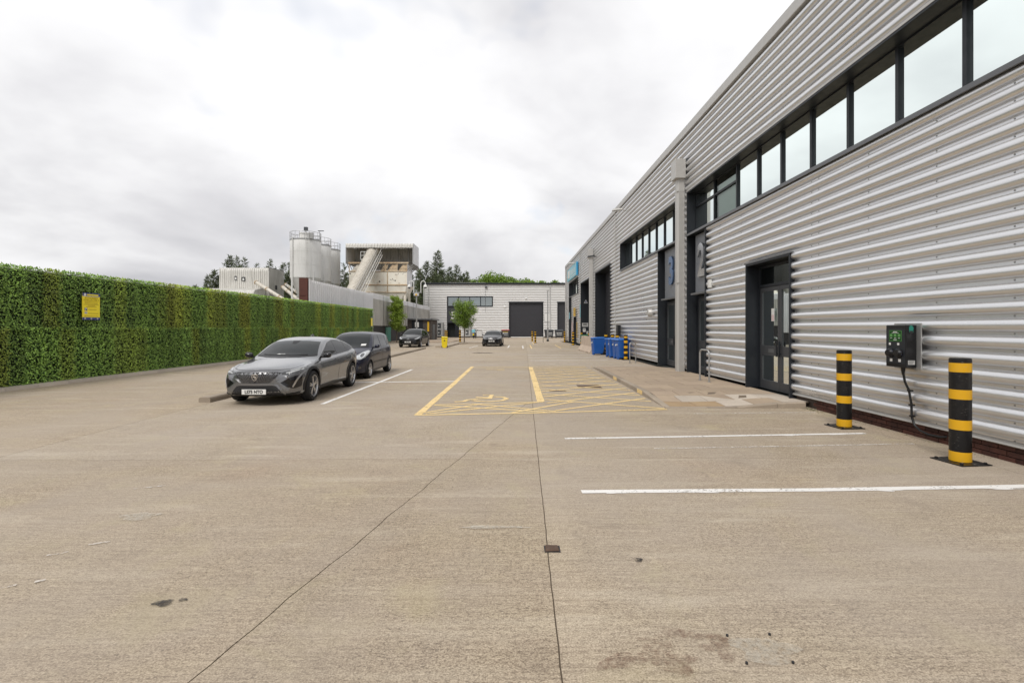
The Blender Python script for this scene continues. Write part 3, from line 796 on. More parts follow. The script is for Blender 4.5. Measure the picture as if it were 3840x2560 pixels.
# flashing at the foot, fascia at the eaves, body of the building behind
for a, b in ((Y_NEAR, 11.03), (13.13, 15.86), (17.55, 18.72), (21.05, 31.3), (36.9, 39.4), (44.7, 47.9), (49.8, 52.0), (53.9, Y_FAR)):
    m_ = MB(); m_.add([(XW - .035, a, .20), (XW - .035, b, .20), (XW - .055, b, .215), (XW - .055, a, .215), (XW - .005, b, .265), (XW - .005, a, .265), (XW + .06, a, .20), (XW + .06, b, .20)],
                      [(0, 3, 2, 1), (3, 5, 4, 2), (0, 1, 7, 6)])
    m_.build('base_flashing', 'pipe_grey', rb, world=True, fixn=False)
y = Y_NEAR
while y < Y_FAR:
    y2 = min(Y_FAR + .06, y + 3.6)
    MB().box(XW - .13, XW + .30, y + .002, y2 - .002, 8.60, 8.875).build('fascia', 'pipe_grey', rb, world=True, bevel=.012); y = y2
boxpart('roof', 'trim_grey', rb, XW + .31, XW + 17, Y_NEAR, Y_FAR, 8.5, 8.80, world=True)
boxpart('end_wall', 'silver_cladding', rb, XW - .10, XW + 17, Y_FAR, Y_FAR + .12, 0, 8.598, world=True)
boxpart('end_wall', 'silver_cladding', rb, XW + .02, XW + 17, Y_NEAR - .12, Y_NEAR, 0, 8.598, world=True)
boxpart('dark_backplane', 'interior', rb, XW + 1.1, XW + 1.3, Y_NEAR, Y_FAR, 0, 8.4, world=True)  # added dark plane close behind the front, keeps the window openings dark
boxpart('interior_floor', 'interior', rb, XW + .05, XW + 1.1, Y_NEAR, Y_FAR, -.02, .08, world=True)
boxpart('interior_ceiling', 'interior', rb, XW + .35, XW + 1.1, Y_NEAR, 30.9, 6.56, 6.7, world=True)
# vertical joint covers
for yj in (29.75, 45.4):
    boxpart('joint_cover', 'pipe_grey', rb, XW - .108, XW - .03, yj - .045, yj + .045, .30, 8.59, world=True)
boxpart('corner_trim', 'pipe_grey', rb, XW - .115, XW - .02, Y_FAR - .11, Y_FAR - .001, .2, 8.59, world=True)
# fasteners: rows of screw heads in the valleys
m_ = MB(); zb_ = .247
cols_ = [2.3, 3.7, 5.1, 6.2, 7.34, 8.74, 10.16, 11.0 - .6, 13.6, 15.0, 22.3, 23.7, 25.1, 26.5]
for yv in cols_:
    kk = 0
    while zb_ + kk * .225 < 8.5:
        z = zb_ + kk * .225 + .025
        if not any(o[0] - .03 < yv < o[1] + .03 and o[2] - .03 < z < o[3] + .03 for o in OPEN.values()):
            m_.lathe([(.012, 0), (.012, -.004), (.007, -.009)], 7, 'x', (XW, yv, z))
        kk += 1
tag(m_.build('screw_heads', 'galvanised', rb, world=True), kind='stuff')
# brick plinth below the cladding, bricks one by one where they show
bk = boxpart('plinth', 'mortar', rb, XW + .03, XW + .2, Y_NEAR, 11.0, -.05, .205, world=True)
bm_ = MB().box(XW - .012 - XW, .03, 0, .213, 0, .062).mesh('brick', 'brick_red')
for r_ in range(3):
    yv = -1.0 + (.1125 if r_ % 2 else 0); zc = -.005 + r_ * .0725
    while yv < 10.2:
        o = bpy.data.objects.new('brick', bm_); link(o); o.parent = bk
        o.location = Vector((XW + random.uniform(0, .006), yv, zc)) - Vector(rb.location); yv += .2245
def frame_reveal(key, depth, z0=None, name='reveal', sill=True, proud=.110):
    y0, y1, a, b = OPEN[key]; z0 = a if z0 is None else z0; xf = XW - proud; t = .045
    m_ = MB()
    m_.box(xf, XW + depth, y1 - t, y1 + .002, z0, b); m_.box(xf, XW + depth, y0 - .002, y0 + t, z0, b)
    m_.box(xf, XW + depth, y0 + t, y1 - t, b - t, b + .002)
    if sill: m_.box(xf - .03, XW + depth, y0 + t, y1 - t, z0 - .002, z0 + .05)
    m_.build(name, 'anthracite', rb, world=True, bevel=.004)
frame_reveal('W2', .30); frame_reveal('W3', .30); frame_reveal('W4', .30)
for kx in ('W2', 'W3', 'W4'):      # light sill edge seen from the yard
    y0, y1, a, b = OPEN[kx]; boxpart('sill', 'trim_grey', rb, XW - .146, XW - .114, y0, y1, a - .02, a + .055, world=True)
    boxpart('head_trim', 'pipe_grey', rb, XW - .116, XW - .05, y0, y1, b + .003, b + .05, world=True)
def window_band(ys, z0, z1, xg, transoms=(), blinds=True, nm='window', skip=()):
    """windows between successive ys; each window = frame, pane, blind"""
    for i, (a, b) in enumerate(zip(ys[:-1], ys[1:])):
        w_ = MB(); t = .035
        w_.box(xg - .05, xg + .04, a, a + t, z0, z1); w_.box(xg - .05, xg + .04, b - t, b, z0, z1)
        w_.box(xg - .05, xg + .04, a + t, b - t, z0, z0 + t); w_.box(xg - .05, xg + .04, a + t, b - t, z1 - t, z1)
        if i in transoms: w_.box(xg - .05, xg + .04, a + t, b - t, z1 - .52, z1 - .46)
        wo = w_.build(nm, 'anthracite', rb, world=True)
        g_ = MB(); g_.add([(xg, a + t, z0 + t), (xg, b - t, z0 + t), (xg, b - t, z1 - t), (xg, a + t, z1 - t)], [(0, 1, 2, 3)]); g_.build('pane', 'window_glass', wo, world=True)
        if blinds and i not in skip:
            zb2 = z1 - .20 - (.06 if i % 2 else .0)
            p = MB(); p.box(xg + .075, xg + .085, a + .07, b - .05, z0 + .02, zb2); p.build('blind', 'blind', wo, world=True)
XG = XW + .25
ys2 = [1.25] + [1.25 + .0] ; ys2 = [2.2, 3.43, 4.66, 5.89, 7.11, 8.36, 9.58, 10.77, 11.96, 13.1, 14.33, 15.93, 17.5]
window_band(ys2, 5.0, 6.46, XG, transoms=(10, 11), skip=())
window_band([18.78, 19.98, 21.18, 22.38, 23.58, 24.78, 25.98, 27.18, 28.35], 5.0, 6.46, XG, skip=(7,))
window_band([46.65, 48.1, 49.55, 51.0, 52.4, 53.85], 5.0, 6.46, XG, skip=(0, 2, 4))
# entrance columns: number panel over a glazed door
def ent_door(y0, y1, zt, z0, xg, leaves, transom=None, nm='entrance_door'):
    """glazed aluminium door set: outer frame, leaves with two panes each, handles"""
    fr = MB(); t = .06
    fr.box(xg - .04, xg + .05, y0, y0 + t, z0, zt); fr.box(xg - .04, xg + .05, y1 - t, y1, z0, zt); fr.box(xg - .04, xg + .05, y0 + t, y1 - t, zt - t, zt)
    top = zt - t
    if transom:
        fr.box(xg - .045, xg + .05, y0 + t, y1 - t, transom, transom + .07)
    do = fr.build(nm, 'anthracite', rb, world=True)
    if transom:
        MB().add([(xg, y0 + t, transom + .07), (xg, y1 - t, transom + .07), (xg, y1 - t, zt - t), (xg, y0 + t, zt - t)], [(0, 1, 2, 3)]).build('pane', 'door_glass', do, world=True); top = transom
    wl_ = (y1 - y0 - 2 * t) / leaves
    for i in range(leaves):
        a = y0 + t + i * wl_ + .004; b = a + wl_ - .008; s_ = .085; zm = z0 + 1.02
        lf = MB(); lf.box(xg - .025, xg + .025, a, a + s_, z0 + .01, top - .008); lf.box(xg - .025, xg + .025, b - s_, b, z0 + .01, top - .008)
        lf.box(xg - .025, xg + .025, a + s_, b - s_, top - .11, top - .008); lf.box(xg - .025, xg + .025, a + s_, b - s_, z0 + .01, z0 + .23); lf.box(xg - .025, xg + .025, a + s_, b - s_, zm - .15, zm + .10)
        lo = lf.build('door_leaf', 'anthracite_light', do, world=True)
        for p, q in ((z0 + .23, zm - .15), (zm + .10, top - .11)):
            m_ = MB(); m_.add([(xg, a + s_, p), (xg, b - s_, p), (xg, b - s_, q), (xg, a + s_, q)], [(0, 1, 2, 3)]); pm = m_.mesh('pane', 'door_glass')
            pm.transform(Matrix.Translation(-Vector(rb.location))); po = bpy.data.objects.new('pane', pm); link(po); po.parent = do
        hy = (a + .05) if (leaves == 1 or i == leaves - 1) else (b - .05)
        hm = MB(); hm.box(xg - .085, xg - .06, hy - .02, hy + .02, zm - .16, zm + .22); hm.box(xg - .065, xg - .02, hy - .012, hy + .012, zm - .1, zm - .07); hm.box(xg - .065, xg - .02, hy - .012, hy + .012, zm + .13, zm + .16)
        hm.build('door_handle', 'anthracite', do, world=True)
        if i == leaves - 1 or leaves == 1:
            lb = MB(); lb.box(xg - .032, xg - .024, a + .25, a + .52, zm - .07, zm + .02); lb.build('letter_plate', 'trim_grey', do, world=True)
    return do
def jambs(key, depth, z0, mat='anthracite'):
    y0, y1, a, b = OPEN[key]; t = .05; xf = XW - .110
    m_ = MB(); m_.box(xf, XW + depth, y1 - t, y1 + .003, z0, b); m_.box(xf, XW + depth, y0 - .003, y0 + t, z0, b); m_.build('door_jambs', mat, rb, world=True, bevel=.004)
def number_panel(y0, y1, z0, z1, digit, dmat, flip=False):
    xg = XW + .10
    p1 = MB(); p1.box(xg, xg + .05, y0, y1, z0, (z0 + z1) / 2 - .003); p1.box(xg, xg + .05, y0, y1, (z0 + z1) / 2 + .003, z1)
    # fine horizontal ridges
    z = z0 + .02
    po = p1.build('sign_panel', 'panel_grey', rb, world=True)
    rd = MB()
    while z < z1 - .02:
        rd.box(xg - .004, xg + .002, y0 + .02, y1 - .02, z, z + .012); z += .03
    tag(rd.build('panel_ridges', 'panel_grey', po, world=True), kind='stuff')
    boxpart('panel_ledge', 'trim_grey', rb, XW - .06, XW + .16, y0 - .03, y1 + .03, z0 - .07, z0 - .004, world=True)
    return text('unit_number', digit, dmat, rb, (xg - .05, (y0 + y1) / 2, (z0 + z1) / 2 + .02), (0, -1, 0), (0, 0, 1), 1.50, .025, .80, .05)
jambs('C2', .30, .1); number_panel(15.92, 17.25, 2.90, 4.90, '2', 'steel_mirror')
ent_door(15.92, 17.45, 2.80, .12, XW + .28, 1, nm='entrance_door')
jambs('C3', .30, .1); number_panel(18.78, 20.7, 2.90, 4.90, '3', 'blue_steel')
ent_door(18.78, 20.98, 2.80, .12, XW + .28, 2)
frame_reveal('D2', .30, .12, sill=False)
boxpart('head_trim', 'trim_grey', rb, XW - .125, XW - .04, 10.99, 13.17, 3.365, 3.40, world=True)
ent_door(11.08, 13.08, 3.30, .12, XW + .26, 2, transom=2.74)
boxpart('door_notice', 'white_plastic', rb, XW + .222, XW + .226, 12.30, 12.44, 1.86, 2.18, world=True)
boxpart('door_notice', 'sign_pink', rb, XW + .2205, XW + .2222, 12.31, 12.43, 1.87, 2.02, world=True)
boxpart('door_notice', 'sign_amber', rb, XW + .285, XW + .29, 12.2, 12.38, 1.32, 1.55, world=True)
jambs('C4', .30, 0); boxpart('sign_panel', 'anthracite_light', rb, XW + .1, XW + .15, 52.05, 53.85, 2.9, 4.9, world=True); ent_door(52.05, 53.85, 2.85, .05, XW + .28, 2)
frame_reveal('D4', .12, 0, sill=False); boxpart('side_door', 'anthracite', rb, XW + .08, XW + .12, 47.95, 49.75, 0, 2.7, world=True)
# roller shutters in deep dark reveals
def roller(key):
    y0, y1, a, b = OPEN[key]
    frame_reveal(key, .75, 0.0, sill=False, name='shutter_reveal')
    boxpart('head_trim', 'trim_grey', rb, XW - .125, XW - .03, y0 - .05, y1 + .05, b + .003, b + .06, world=True)
    sh = boxpart('roller_shutter', 'roller_dark', rb, XW + .70, XW + .73, y0 + .05, y1 - .05, 0.0, b - .05, world=True)
    n = 10; hh = (b - .1) / n
    for i in range(n):
        o = MB().box(XW + .672, XW + .70, y0 + .06, y1 - .06, .02 + i * hh, .02 + (i + 1) * hh - .012).build('shutter_panel', 'roller_dark', sh, bevel=.005)
        o.data.transform(Matrix.Translation(-Vector(rb.location)))
roller('R3'); roller('R4')
# downpipes with square hoppers
def downpipe(yc):
    p = MB(); p.prism([(XW - .10, yc - .15), (XW - .10, yc + .15), (XW - .30, yc + .15), (XW - .36, yc + .09), (XW - .36, yc - .09), (XW - .30, yc - .15)], 6.95, lambda u, v, w_: (u, v, .12 + w_))
    o = p.build('downpipe', 'pipe_grey', rb, world=True)
    h = MB(); h.box(XW - .46, XW - .09, yc - .26, yc + .26, 7.06, 7.75); h.build('rain_hopper', 'pipe_grey', o, world=True, bevel=.012)
    c = MB()
    for z in (3.3, 6.6): c.box(XW - .366, XW - .10, yc - .157, yc + .157, z, z + .03)
    c.build('pipe_collar', 'pipe_grey', o, world=True)
downpipe(17.93); downpipe(38.1)
# thin bracket, vents, wall boxes
def vent(y, z):
    m_ = MB(); m_.lathe([(.17, 0), (.17, -.16), (.13, -.21)], 20, 'x', (XW - .04, y, z)); m_.build('vent_hood', 'pipe_grey', rb, world=True, smooth=40)
vent(22.1, 2.36)
boxpart('wall_sensor', 'white_plastic', rb, XW - .13, XW - .05, 15.45, 15.62, 2.95, 3.20, world=True, bevel=.01)
def flood(y, z, mat='pipe_grey', ln=.55):
    m_ = MB(); m_.bar((XW - .02, y, z), (XW - .28, y, z + .03), .03); m_.frustum((.28, .13), -.045, (.24, .10), .05)
    # tilt the head slightly
    n0 = len(m_.v) - 8
    for i in range(n0, len(m_.v)):
        vx, vy, vz = m_.v[i]; m_.v[i] = (XW - .50 + vx, y + vy, z + .04 + vz + .10 * vx)
    o = m_.build('floodlight', mat, rb, world=True, bevel=.01)
    MB().box(XW - .74, XW - .30, y - .09, y + .09, z - .048, z - .04).build('lens', 'white_plastic', o, world=True)
flood(27.3, 8.18); flood(36.3, 6.9, 'anthracite'); flood(48.2, 7.95)
boxpart('wall_charger', 'black_plastic', rb, XW - .26, XW - .08, 28.3, 28.75, 1.2, 1.85, world=True, bevel=.02)
# cyan shop sign with pale lettering
sg = thing('shop_sign', 'large pale cyan fascia sign with white logo letters above a window band', 'sign', (XW - .12, 50.5, 6.65))
boxpart('board', 'sign_cyan', sg, XW - .24, XW - .12, 46.7, 54.3, 6.68, 7.92, world=True)
boxpart('edge', 'sign_cyan_edge', sg, XW - .238, XW - .11, 46.62, 46.695, 6.66, 7.94, world=True)
boxpart('logo_panel', 'white_plastic', sg, XW - .252, XW - .241, 51.9, 53.6, 6.95, 7.75, world=True)
for i, (ya, hh) in enumerate(((51.2, .62), (50.5, .5), (49.9, .62), (49.2, .45), (48.5, .62), (47.8, .5))):
    boxpart('letter_mark', 'white_plastic', sg, XW - .246, XW - .241, ya - .2, ya + .06, 7.05, 7.05 + hh, world=True)
boxpart('strapline', 'white_plastic', sg, XW - .246, XW - .241, 47.3, 51.4, 6.84, 6.92, world=True)
# small notices round the far doors
def notice(nm, label, mat, y, z, w_, h_, cat='sign', lines=0, x=XW - .10, inkm='ink', grp=None):
    o = thing(nm, label, cat, (x, y, z), group=grp)
    MB().box(-.012, 0, -w_ / 2, w_ / 2, 0, h_).build('board', mat, o)
    for i in range(lines):
        zz_ = h_ * (.85 - .7 * i / max(1, lines)); MB().box(-.0155, -.0125, -w_ * .36, w_ * (.36 - .1 * (i % 2)), zz_ - h_ * .02, zz_ + h_ * .02).build('print_line', inkm, o)
    return o
notice('wall_notice', 'amber square notice on the ribbed wall over a narrow dark door', 'sign_amber', 48.7, 2.82, 1.5, .82, lines=3, x=XW - .16)
notice('wall_notice', 'tall pale yellow notice beside the narrow dark side door', 'sign_amber', 47.3, .72, .34, 1.5, lines=4)
notice('wall_notice', 'tall white banner notices near the end corner of ribbed wall', 'white_plastic', 55.4, .7, .6, 1.6, lines=3)
notice('wall_notice', 'second tall white banner by the ribbed wall corner and entrance', 'white_plastic', 54.5, .72, .5, 1.58, lines=2)
notice('wall_notice', 'pinkish poster board between the entrance and the narrow side door', 'sign_pink', 50.9, .75, 1.1, 1.5, lines=5)
notice('wall_notice', 'narrow pale blue upright sign beside the far roller shutter', 'sign_cyan', 45.0, 2.6, .34, 1.2)
notice('wall_notice', 'slim cream and white notice under the narrow pale blue sign', 'white_plastic', 45.15, 1.0, .3, 1.3, lines=4)
notice('wall_notice', 'small cyan hanging square by the far entrance column', 'sign_cyan', 51.7, 2.6, .5, .7, x=XW - .3)
# plates fixed on the reveal of the far shutter, facing the yard entrance
def plate(nm, label, mat, x0, x1, z0, z1, lines=2, tri=False, y=None):
    y = OPEN['R4'][1] - .05 if y is None else y
    o = thing(nm, label, 'sign', ((x0 + x1) / 2, y, z0)); w_ = (x1 - x0) / 2
    if tri:
        MB().prism([(-w_, 0), (w_, 0), (0, z1 - z0)], .02, lambda u, v, q: (u, -q, v)).build('board', mat, o)
        MB().prism([(-w_ * .5, .06), (w_ * .5, .06), (0, (z1 - z0) * .66)], .004, lambda u, v, q: (u, -.021 - q, v)).build('triangle_mark', 'sign_navy', o)
    else:
        MB().box(-w_, w_, -.014, 0, 0, z1 - z0).build('board', mat, o)
        for i in range(lines):
            zz_ = (z1 - z0) * (.8 - .6 * i / max(1, lines)); MB().box(-w_ * .7, w_ * (.7 - .2 * (i % 2)), -.018, -.0145, zz_ - .02, zz_ + .02).build('print_line', 'ink', o)
plate('safety_plate', 'wide white safety plate on the dark jamb of far shutter', 'light_grey', 6.34, 6.90, 1.78, 2.12, 3)
plate('safety_plate', 'small white square plate under the wide safety plate', 'white_plastic', 6.42, 6.66, 1.32, 1.64, 2)
plate('safety_plate', 'plain grey plate lowest on the dark shutter jamb', 'light_grey', 6.74, 6.92, 1.12, 1.38, 0)
plate('safety_plate', 'pale triangular warning sign high on dark shutter jamb', 'light_grey', 6.50, 6.86, 3.90, 4.24, tri=True)

# ------------------------------------------------------------------ the unit across the end of the yard
YF = 85.0
sF = F / YF
def FX(zx): return (1540 + .2636 * zx - 1920) / sF
def FZ(zy): return 1.7 + (1228 - (1000 + .2636 * zy)) / sF
fb = thing('industrial_unit', 'silver ribbed unit number 5 across the end of yard, dark roller shutters', 'building', (-3.0, YF, 0))
fo = {'win': (FX(520), FX(1168), FZ(568), FZ(420)), 'door': (FX(520), FX(687), 0.0, FZ(568)), 'rs': (FX(1400), FX(1885), 0.0, FZ(508)), 'rs2': (FX(2088), 13.2, 0.0, FZ(508))}
ff = lambda c, d_, z: (c, YF - d_, z)
ZF = FZ(255); XF0, XF1 = FX(190), 19.0
for a, b, p, q in wall_rects(XF0, XF1, 0.12, ZF, list(fo.values())):
    rib_sheet('cladding_sheet', fb, a, b, p, q, ff, 'silver_far', pitch=0.285, depth=0.11, flat=0.05, n=8, z_base=.12)
boxpart('plinth', 'dark_wall', fb, XF0, XF1, YF + .02, YF + .1, -.02, .14, world=True)
boxpart('back_wall', 'interior', fb, XF0, XF1, YF + .9, YF + 1.1, 0, ZF, world=True)
boxpart('side_wall', 'silver_cladding', fb, XF0 - .02, XF0 + .1, YF - .1, YF + 22, 0, ZF, world=True)
boxpart('corner_trim', 'light_grey', fb, XF0 - .12, XF0 + .12, YF - .16, YF - .10, 1.6, ZF, world=True)
x = XF0 - .35
while x < XF1:
    MB().box(x, min(XF1, x + 4.2) - .003, YF - .36, YF + .5, FZ(252), FZ(230)).build('gutter_fascia', 'anthracite', fb, world=True, bevel=.03); x += 4.2
boxpart('roof', 'trim_grey', fb, XF0, XF1, YF + .51, YF + 22, FZ(255), FZ(236), world=True)
boxpart('roof_light_strip', 'light_grey', fb, FX(530), FX(1060), YF + .1, YF + .45, FZ(229), FZ(224), world=True)
for zx in (255, 1983):
    p = MB(); p.bar((FX(zx), YF - .16, 0.05), (FX(zx), YF - .16, FZ(255)), .085, 10); p.build('downpipe', 'light_grey', fb, world=True, smooth=40)
def ffr(key, depth=.2, sill=True):
    a, b, p, q = fo[key]; t = .09; m_ = MB()
    m_.box(a - .03, a + t, YF - .11, YF + depth, p, q); m_.box(b - t, b + .03, YF - .11, YF + depth, p, q); m_.box(a + t, b - t, YF - .11, YF + depth, q - t, q + .02)
    if sill: m_.box(a + t, b - t, YF - .13, YF + depth, p - .02, p + t)
    return m_.build('opening_frame', 'anthracite', fb, world=True)
ffr('win'); ffr('door', sill=False); ffr('rs', .3, False); ffr('rs2', .3, False)
a, b, p, q = fo['win']
cuts = [a + .09, FX(678), FX(840), FX(994), b - .09]
for i, (u, v) in enumerate(zip(cuts[:-1], cuts[1:])):
    m_ = MB(); t = .07
    m_.box(u, u + t, YF + .05, YF + .14, p + .09, q - .09); m_.box(v - t, v, YF + .05, YF + .14, p + .09, q - .09); m_.box(u + t, v - t, YF + .05, YF + .14, p + .09, p + .16); m_.box(u + t, v - t, YF + .05, YF + .14, q - .16, q - .09)
    wo = m_.build('window', 'anthracite', fb, world=True)
    MB().add([(u + t, YF + .10, p + .16), (v - t, YF + .10, p + .16), (v - t, YF + .10, q - .16), (u + t, YF + .10, q - .16)], [(0, 1, 2, 3)]).build('pane', 'far_glass', wo, world=True)
    if i in (0, 2): MB().box(u + t, v - t, YF + .3, YF + .32, p + .5, q - .16).build('blind', 'blind', wo, world=True)
a, b, p, q = fo['door']
boxpart('sign_panel', 'anthracite_light', fb, a + .09, b - .09, YF - .02, YF + .05, FZ(790), q, world=True)
text('unit_number', '5', 'white_plastic', fb, (FX(606), YF - .06, FZ(696)), (1, 0, 0), (0, 0, 1), 1.75, .02, 1.0, .02)
boxpart('door_leaf', 'anthracite', fb, FX(628), b - .09, YF + .1, YF + .16, .05, FZ(797), world=True)
boxpart('door_header', 'anthracite', fb, a + .09, b - .09, YF - .04, YF + .16, FZ(800), FZ(791), world=True)
for key in ('rs', 'rs2'):
    a, b, p, q = fo[key]
    sh = boxpart('roller_shutter', 'roller_dark', fb, a + .09, b - .09, YF + .25, YF + .3, 0, q - .09, world=True)
    n = 26; hh = (q - .1) / n
    for i in range(n):
        o = MB().box(a + .1, b - .1, YF + .222, YF + .25, .02 + i * hh, .02 + (i + 1) * hh - .014).build('shutter_slat', 'roller_dark', sh); o.data.transform(Matrix.Translation(-Vector(fb.location)))
    boxpart('shutter_hood', 'trim_grey', fb, a - .1, b + .1, YF - .13, YF - .09, q + .02, q + .16, world=True)
boxpart('shutter_sill', 'white_plastic', fb, fo['rs'][0] + .3, fo['rs'][1] + .1, YF - .2, YF - .12, 0, .12, world=True)
def disc(nm, mat, x, z, r_, d_=.12, par=fb): 
    m_ = MB(); m_.lathe([(r_, 0), (r_, -d_ * .6), (r_ * .6, -d_)], 16, 'y', (x, YF - .10, z)); return m_.build(nm, mat, par, world=True, smooth=40)
disc('round_light', 'white_plastic', FX(1338), FZ(572), .22); disc('dome_light', 'white_plastic', FX(1643), FZ(450), .17)
boxpart('floodlight', 'anthracite_light', fb, FX(1062), FX(1090), YF - .4, YF - .1, FZ(300), FZ(284), world=True)
boxpart('joint_cover', 'trim_grey', fb, FX(1060), FX(1066), YF - .10, YF - .05, 4.4, ZF, world=True)
ob = thing('notice_board', 'large blank white notice board on ribbed wall right of roller shutter', 'sign', (FX(1950), YF - .12, FZ(778)))
boxpart('board', 'white_plastic', ob, FX(1905), FX(1993), YF - .16, YF - .1, FZ(778), FZ(668), world=True)
boxpart('frame', 'light_grey', ob, FX(1900), FX(1998), YF - .13, YF - .095, FZ(783), FZ(663), world=True)
# twin-fan condenser cages
def condenser(x0, x1, lab):
    t = thing('condenser_unit', lab, 'air conditioner', ((x0 + x1) / 2, YF - .5, 0))
    w_ = (x1 - x0) / 2; z1 = FZ(790) - .0
    for k_ in range(2):
        zc = .35 + k_ * 1.15
        c = MB(); c.box(-w_ + .1, w_ - .1, -.3, .2, zc, zc + 1.02); co = c.build('casing', 'light_grey', t)
        MB().box(-w_ + .18, w_ * .28, -.31, -.301, zc + .1, zc + .92).build('fan_grille', 'bin_grey', co)
        MB().lathe([(.12, -.32), (.10, -.335)], 12, 'y', (-w_ * .36, 0, zc + .5)).build('fan_hub', 'white_plastic', co)
    f = MB()
    for xx in (-w_, w_):
        for yy_ in (-.4, .25): f.bar((xx, yy_, 0), (xx, yy_, z1), .035, 6)
    for zz_ in (.25, 1.42, z1 - .02):
        f.bar((-w_, -.4, zz_), (w_, -.4, zz_), .03, 6)
    f.build('cage', 'galvanised', t)
condenser(FX(378), FX(474), 'twin fan condenser in a cage beside the brick substation')
condenser(FX(775), FX(862), 'twin fan condenser in a cage behind the round young tree')

# ------------------------------------------------------------------ brick substation on the left
bs = thing('brick_substation', 'low dark brick substation with flat grey roof and steel door', 'building', (-13.7, 69, 0))
BX0, BX1, BY0, BY1, BZ = -16.6, -10.9, 66.0, 71.8, 2.72
core = boxpart('wall', 'mortar', bs, BX0 + .02, BX1 - .02, BY0 + .02, BY1 - .02, 0, BZ, world=True)
bme = MB().box(0, .44, -.02, .06, 0, .13).mesh('brick', 'brick_grey'); bme2 = MB().box(-.06, .02, 0, .44, 0, .13).mesh('brick', 'brick_grey')
rr = 0; z = .02; nb = 0
while z < BZ - .1:
    x = BX0 + (.225 if rr % 2 else 0)
    while x < BX1 - .42:
        o = bpy.data.objects.new('brick', bme); link(o); o.parent = core; o.location = Vector((x, BY0, z)) - Vector(bs.location); x += .455; nb += 1
    rr += 1; z += .145
rr = 0; z = .02
while z < BZ - .1:
    y = BY0 + .03 + (.225 if rr % 2 else 0)
    while y < BY1 - .42:
        if not (67.3 < y + .2 < 69.9 and z < 2.2):
            o = bpy.data.objects.new('brick', bme2); link(o); o.parent = core; o.location = Vector((BX1, y, z)) - Vector(bs.location)
        y += .455
    rr += 1; z += .145
boxpart('roof', 'trim_grey', bs, BX0 - .25, BX1 + .3, BY0 - .3, BY1 + .25, BZ, BZ + .2, world=True, bevel=.02)
boxpart('door', 'anthracite_light', bs, BX1 - .05, BX1 + .03, 67.5, 69.7, 0, 2.15, world=True)
boxpart('door_post', 'anthracite', bs, -13.4, -11.9, BY0 - .035, BY0 - .02, .1, 2.66, world=True)
boxpart('meter_box', 'white_plastic', bs, -12.95, -12.45, BY0 - .2, BY0 - .036, 1.75, 2.42, world=True)
boxpart('cabinet', 'light_grey', bs, -12.95, -12.1, BY0 - .35, BY0 - .036, 0, 1.4, world=True, bevel=.02)
boxpart('yellow_notice', 'sign_amber', bs, -11.32, -11.08, BY0 - .05, BY0 - .021, 1.2, 2.5, world=True)
boxpart('small_notice', 'white_plastic', bs, -14.85, -14.55, BY0 - .05, BY0 - .021, .9, 1.25, world=True)
boxpart('green_notice', 'sign_teal', bs, -14.4, -14.0, BY0 - .05, BY0 - .021, 1.0, 1.25, world=True)
# ------------------------------------------------------------------ sheet fence of the concrete works
def ribbed(profile, c0, c1, pitch, depth, fn, duty=.5):
    """profile [(a,b)] offset outward along its normal by ribs; swept along c; fn(c,a,b)"""
    n = len(profile); nrm = []
    for i in range(n):
        p, q = profile[max(0, i - 1)], profile[min(n - 1, i + 1)]; t = Vector((q[0] - p[0], q[1] - p[1])); t.normalize(); nrm.append((t.y, -t.x))
    xs_ = []; c = c0
    while c < c1:
        xs_ += [(c, 0), (c + pitch * duty * .75, 0), (c + pitch * duty, 1), (c + pitch * (duty + .75 * (1 - duty)), 1)]; c += pitch
    xs_ = [(min(a, c1), b) for a, b in xs_] + [(c1, 0)]
    m_ = MB(); V = []
    for c, b in xs_:
        for (a_, b_), (nx_, ny_) in zip(profile, nrm): V.append(fn(c, a_ + nx_ * depth * b, b_ + ny_ * depth * b))
    m_.add(V, [(i * n + j, i * n + j + 1, (i + 1) * n + j + 1, (i + 1) * n + j) for i in range(len(xs_) - 1) for j in range(n - 1)])
    return m_
XFN = -14.0
fn_ = thing('sheet_fence', 'tall pale grey corrugated sheet screen behind the green wall', 'fence', (XFN, 42, 0))
y = 34.0; i = 0
while y < 49.4:
    y2 = min(49.4, y + 3.1)
    rb_ = ribbed([(0, 1.2), (0, 5.0 + .02 * i)], y, y2 - .01, .40, .085, lambda c, a_, b_, i=i: (XFN + a_ + .01 * (i % 2), c, b_)); rb_.build('sheet_panel', 'fence_sheet', fn_, world=True, fixn=False); y = y2; i += 1
fn2 = thing('sheet_screen', 'weathered streaked corrugated screen over a dark base wall behind leafy tree', 'fence', (XFN, 62, 0))
y = 49.4; i = 0
while y < 83.5:
    y2 = min(83.5, y + 4.1)
    ribbed([(0, 1.9), (0, 4.62)], y, y2 - .01, .40, .085, lambda c, a_, b_: (XFN + a_, c, b_)).build('sheet_panel', 'fence_sheet_old', fn2, world=True, fixn=False)
    ribbed([(.02, 4.60), (.03, 5.16), (-.3, 5.22)], y, y2 - .01, .36, .03, lambda c, a_, b_: (XFN + a_, c, b_)).build('top_sheet', 'fence_sheet', fn2, world=True, fixn=False); y = y2
boxpart('base_wall', 'dark_wall', fn2, XFN - .4, XFN - .1, 48.0, 83.5, 0, 1.95, world=True)
boxpart('gate_panel', 'sign_teal', fn2, XFN - .098, XFN - .05, 55.0, 57.2, .05, 1.75, world=True)
m_ = MB(); m_.box(-14.62, -14.05, 33.86, 33.90, 1.0, 5.12); m_.box(-14.62, -14.56, 33.90, 34.1, 1.0, 5.12); m_.box(-14.11, -14.05, 33.90, 34.1, 1.0, 5.12)
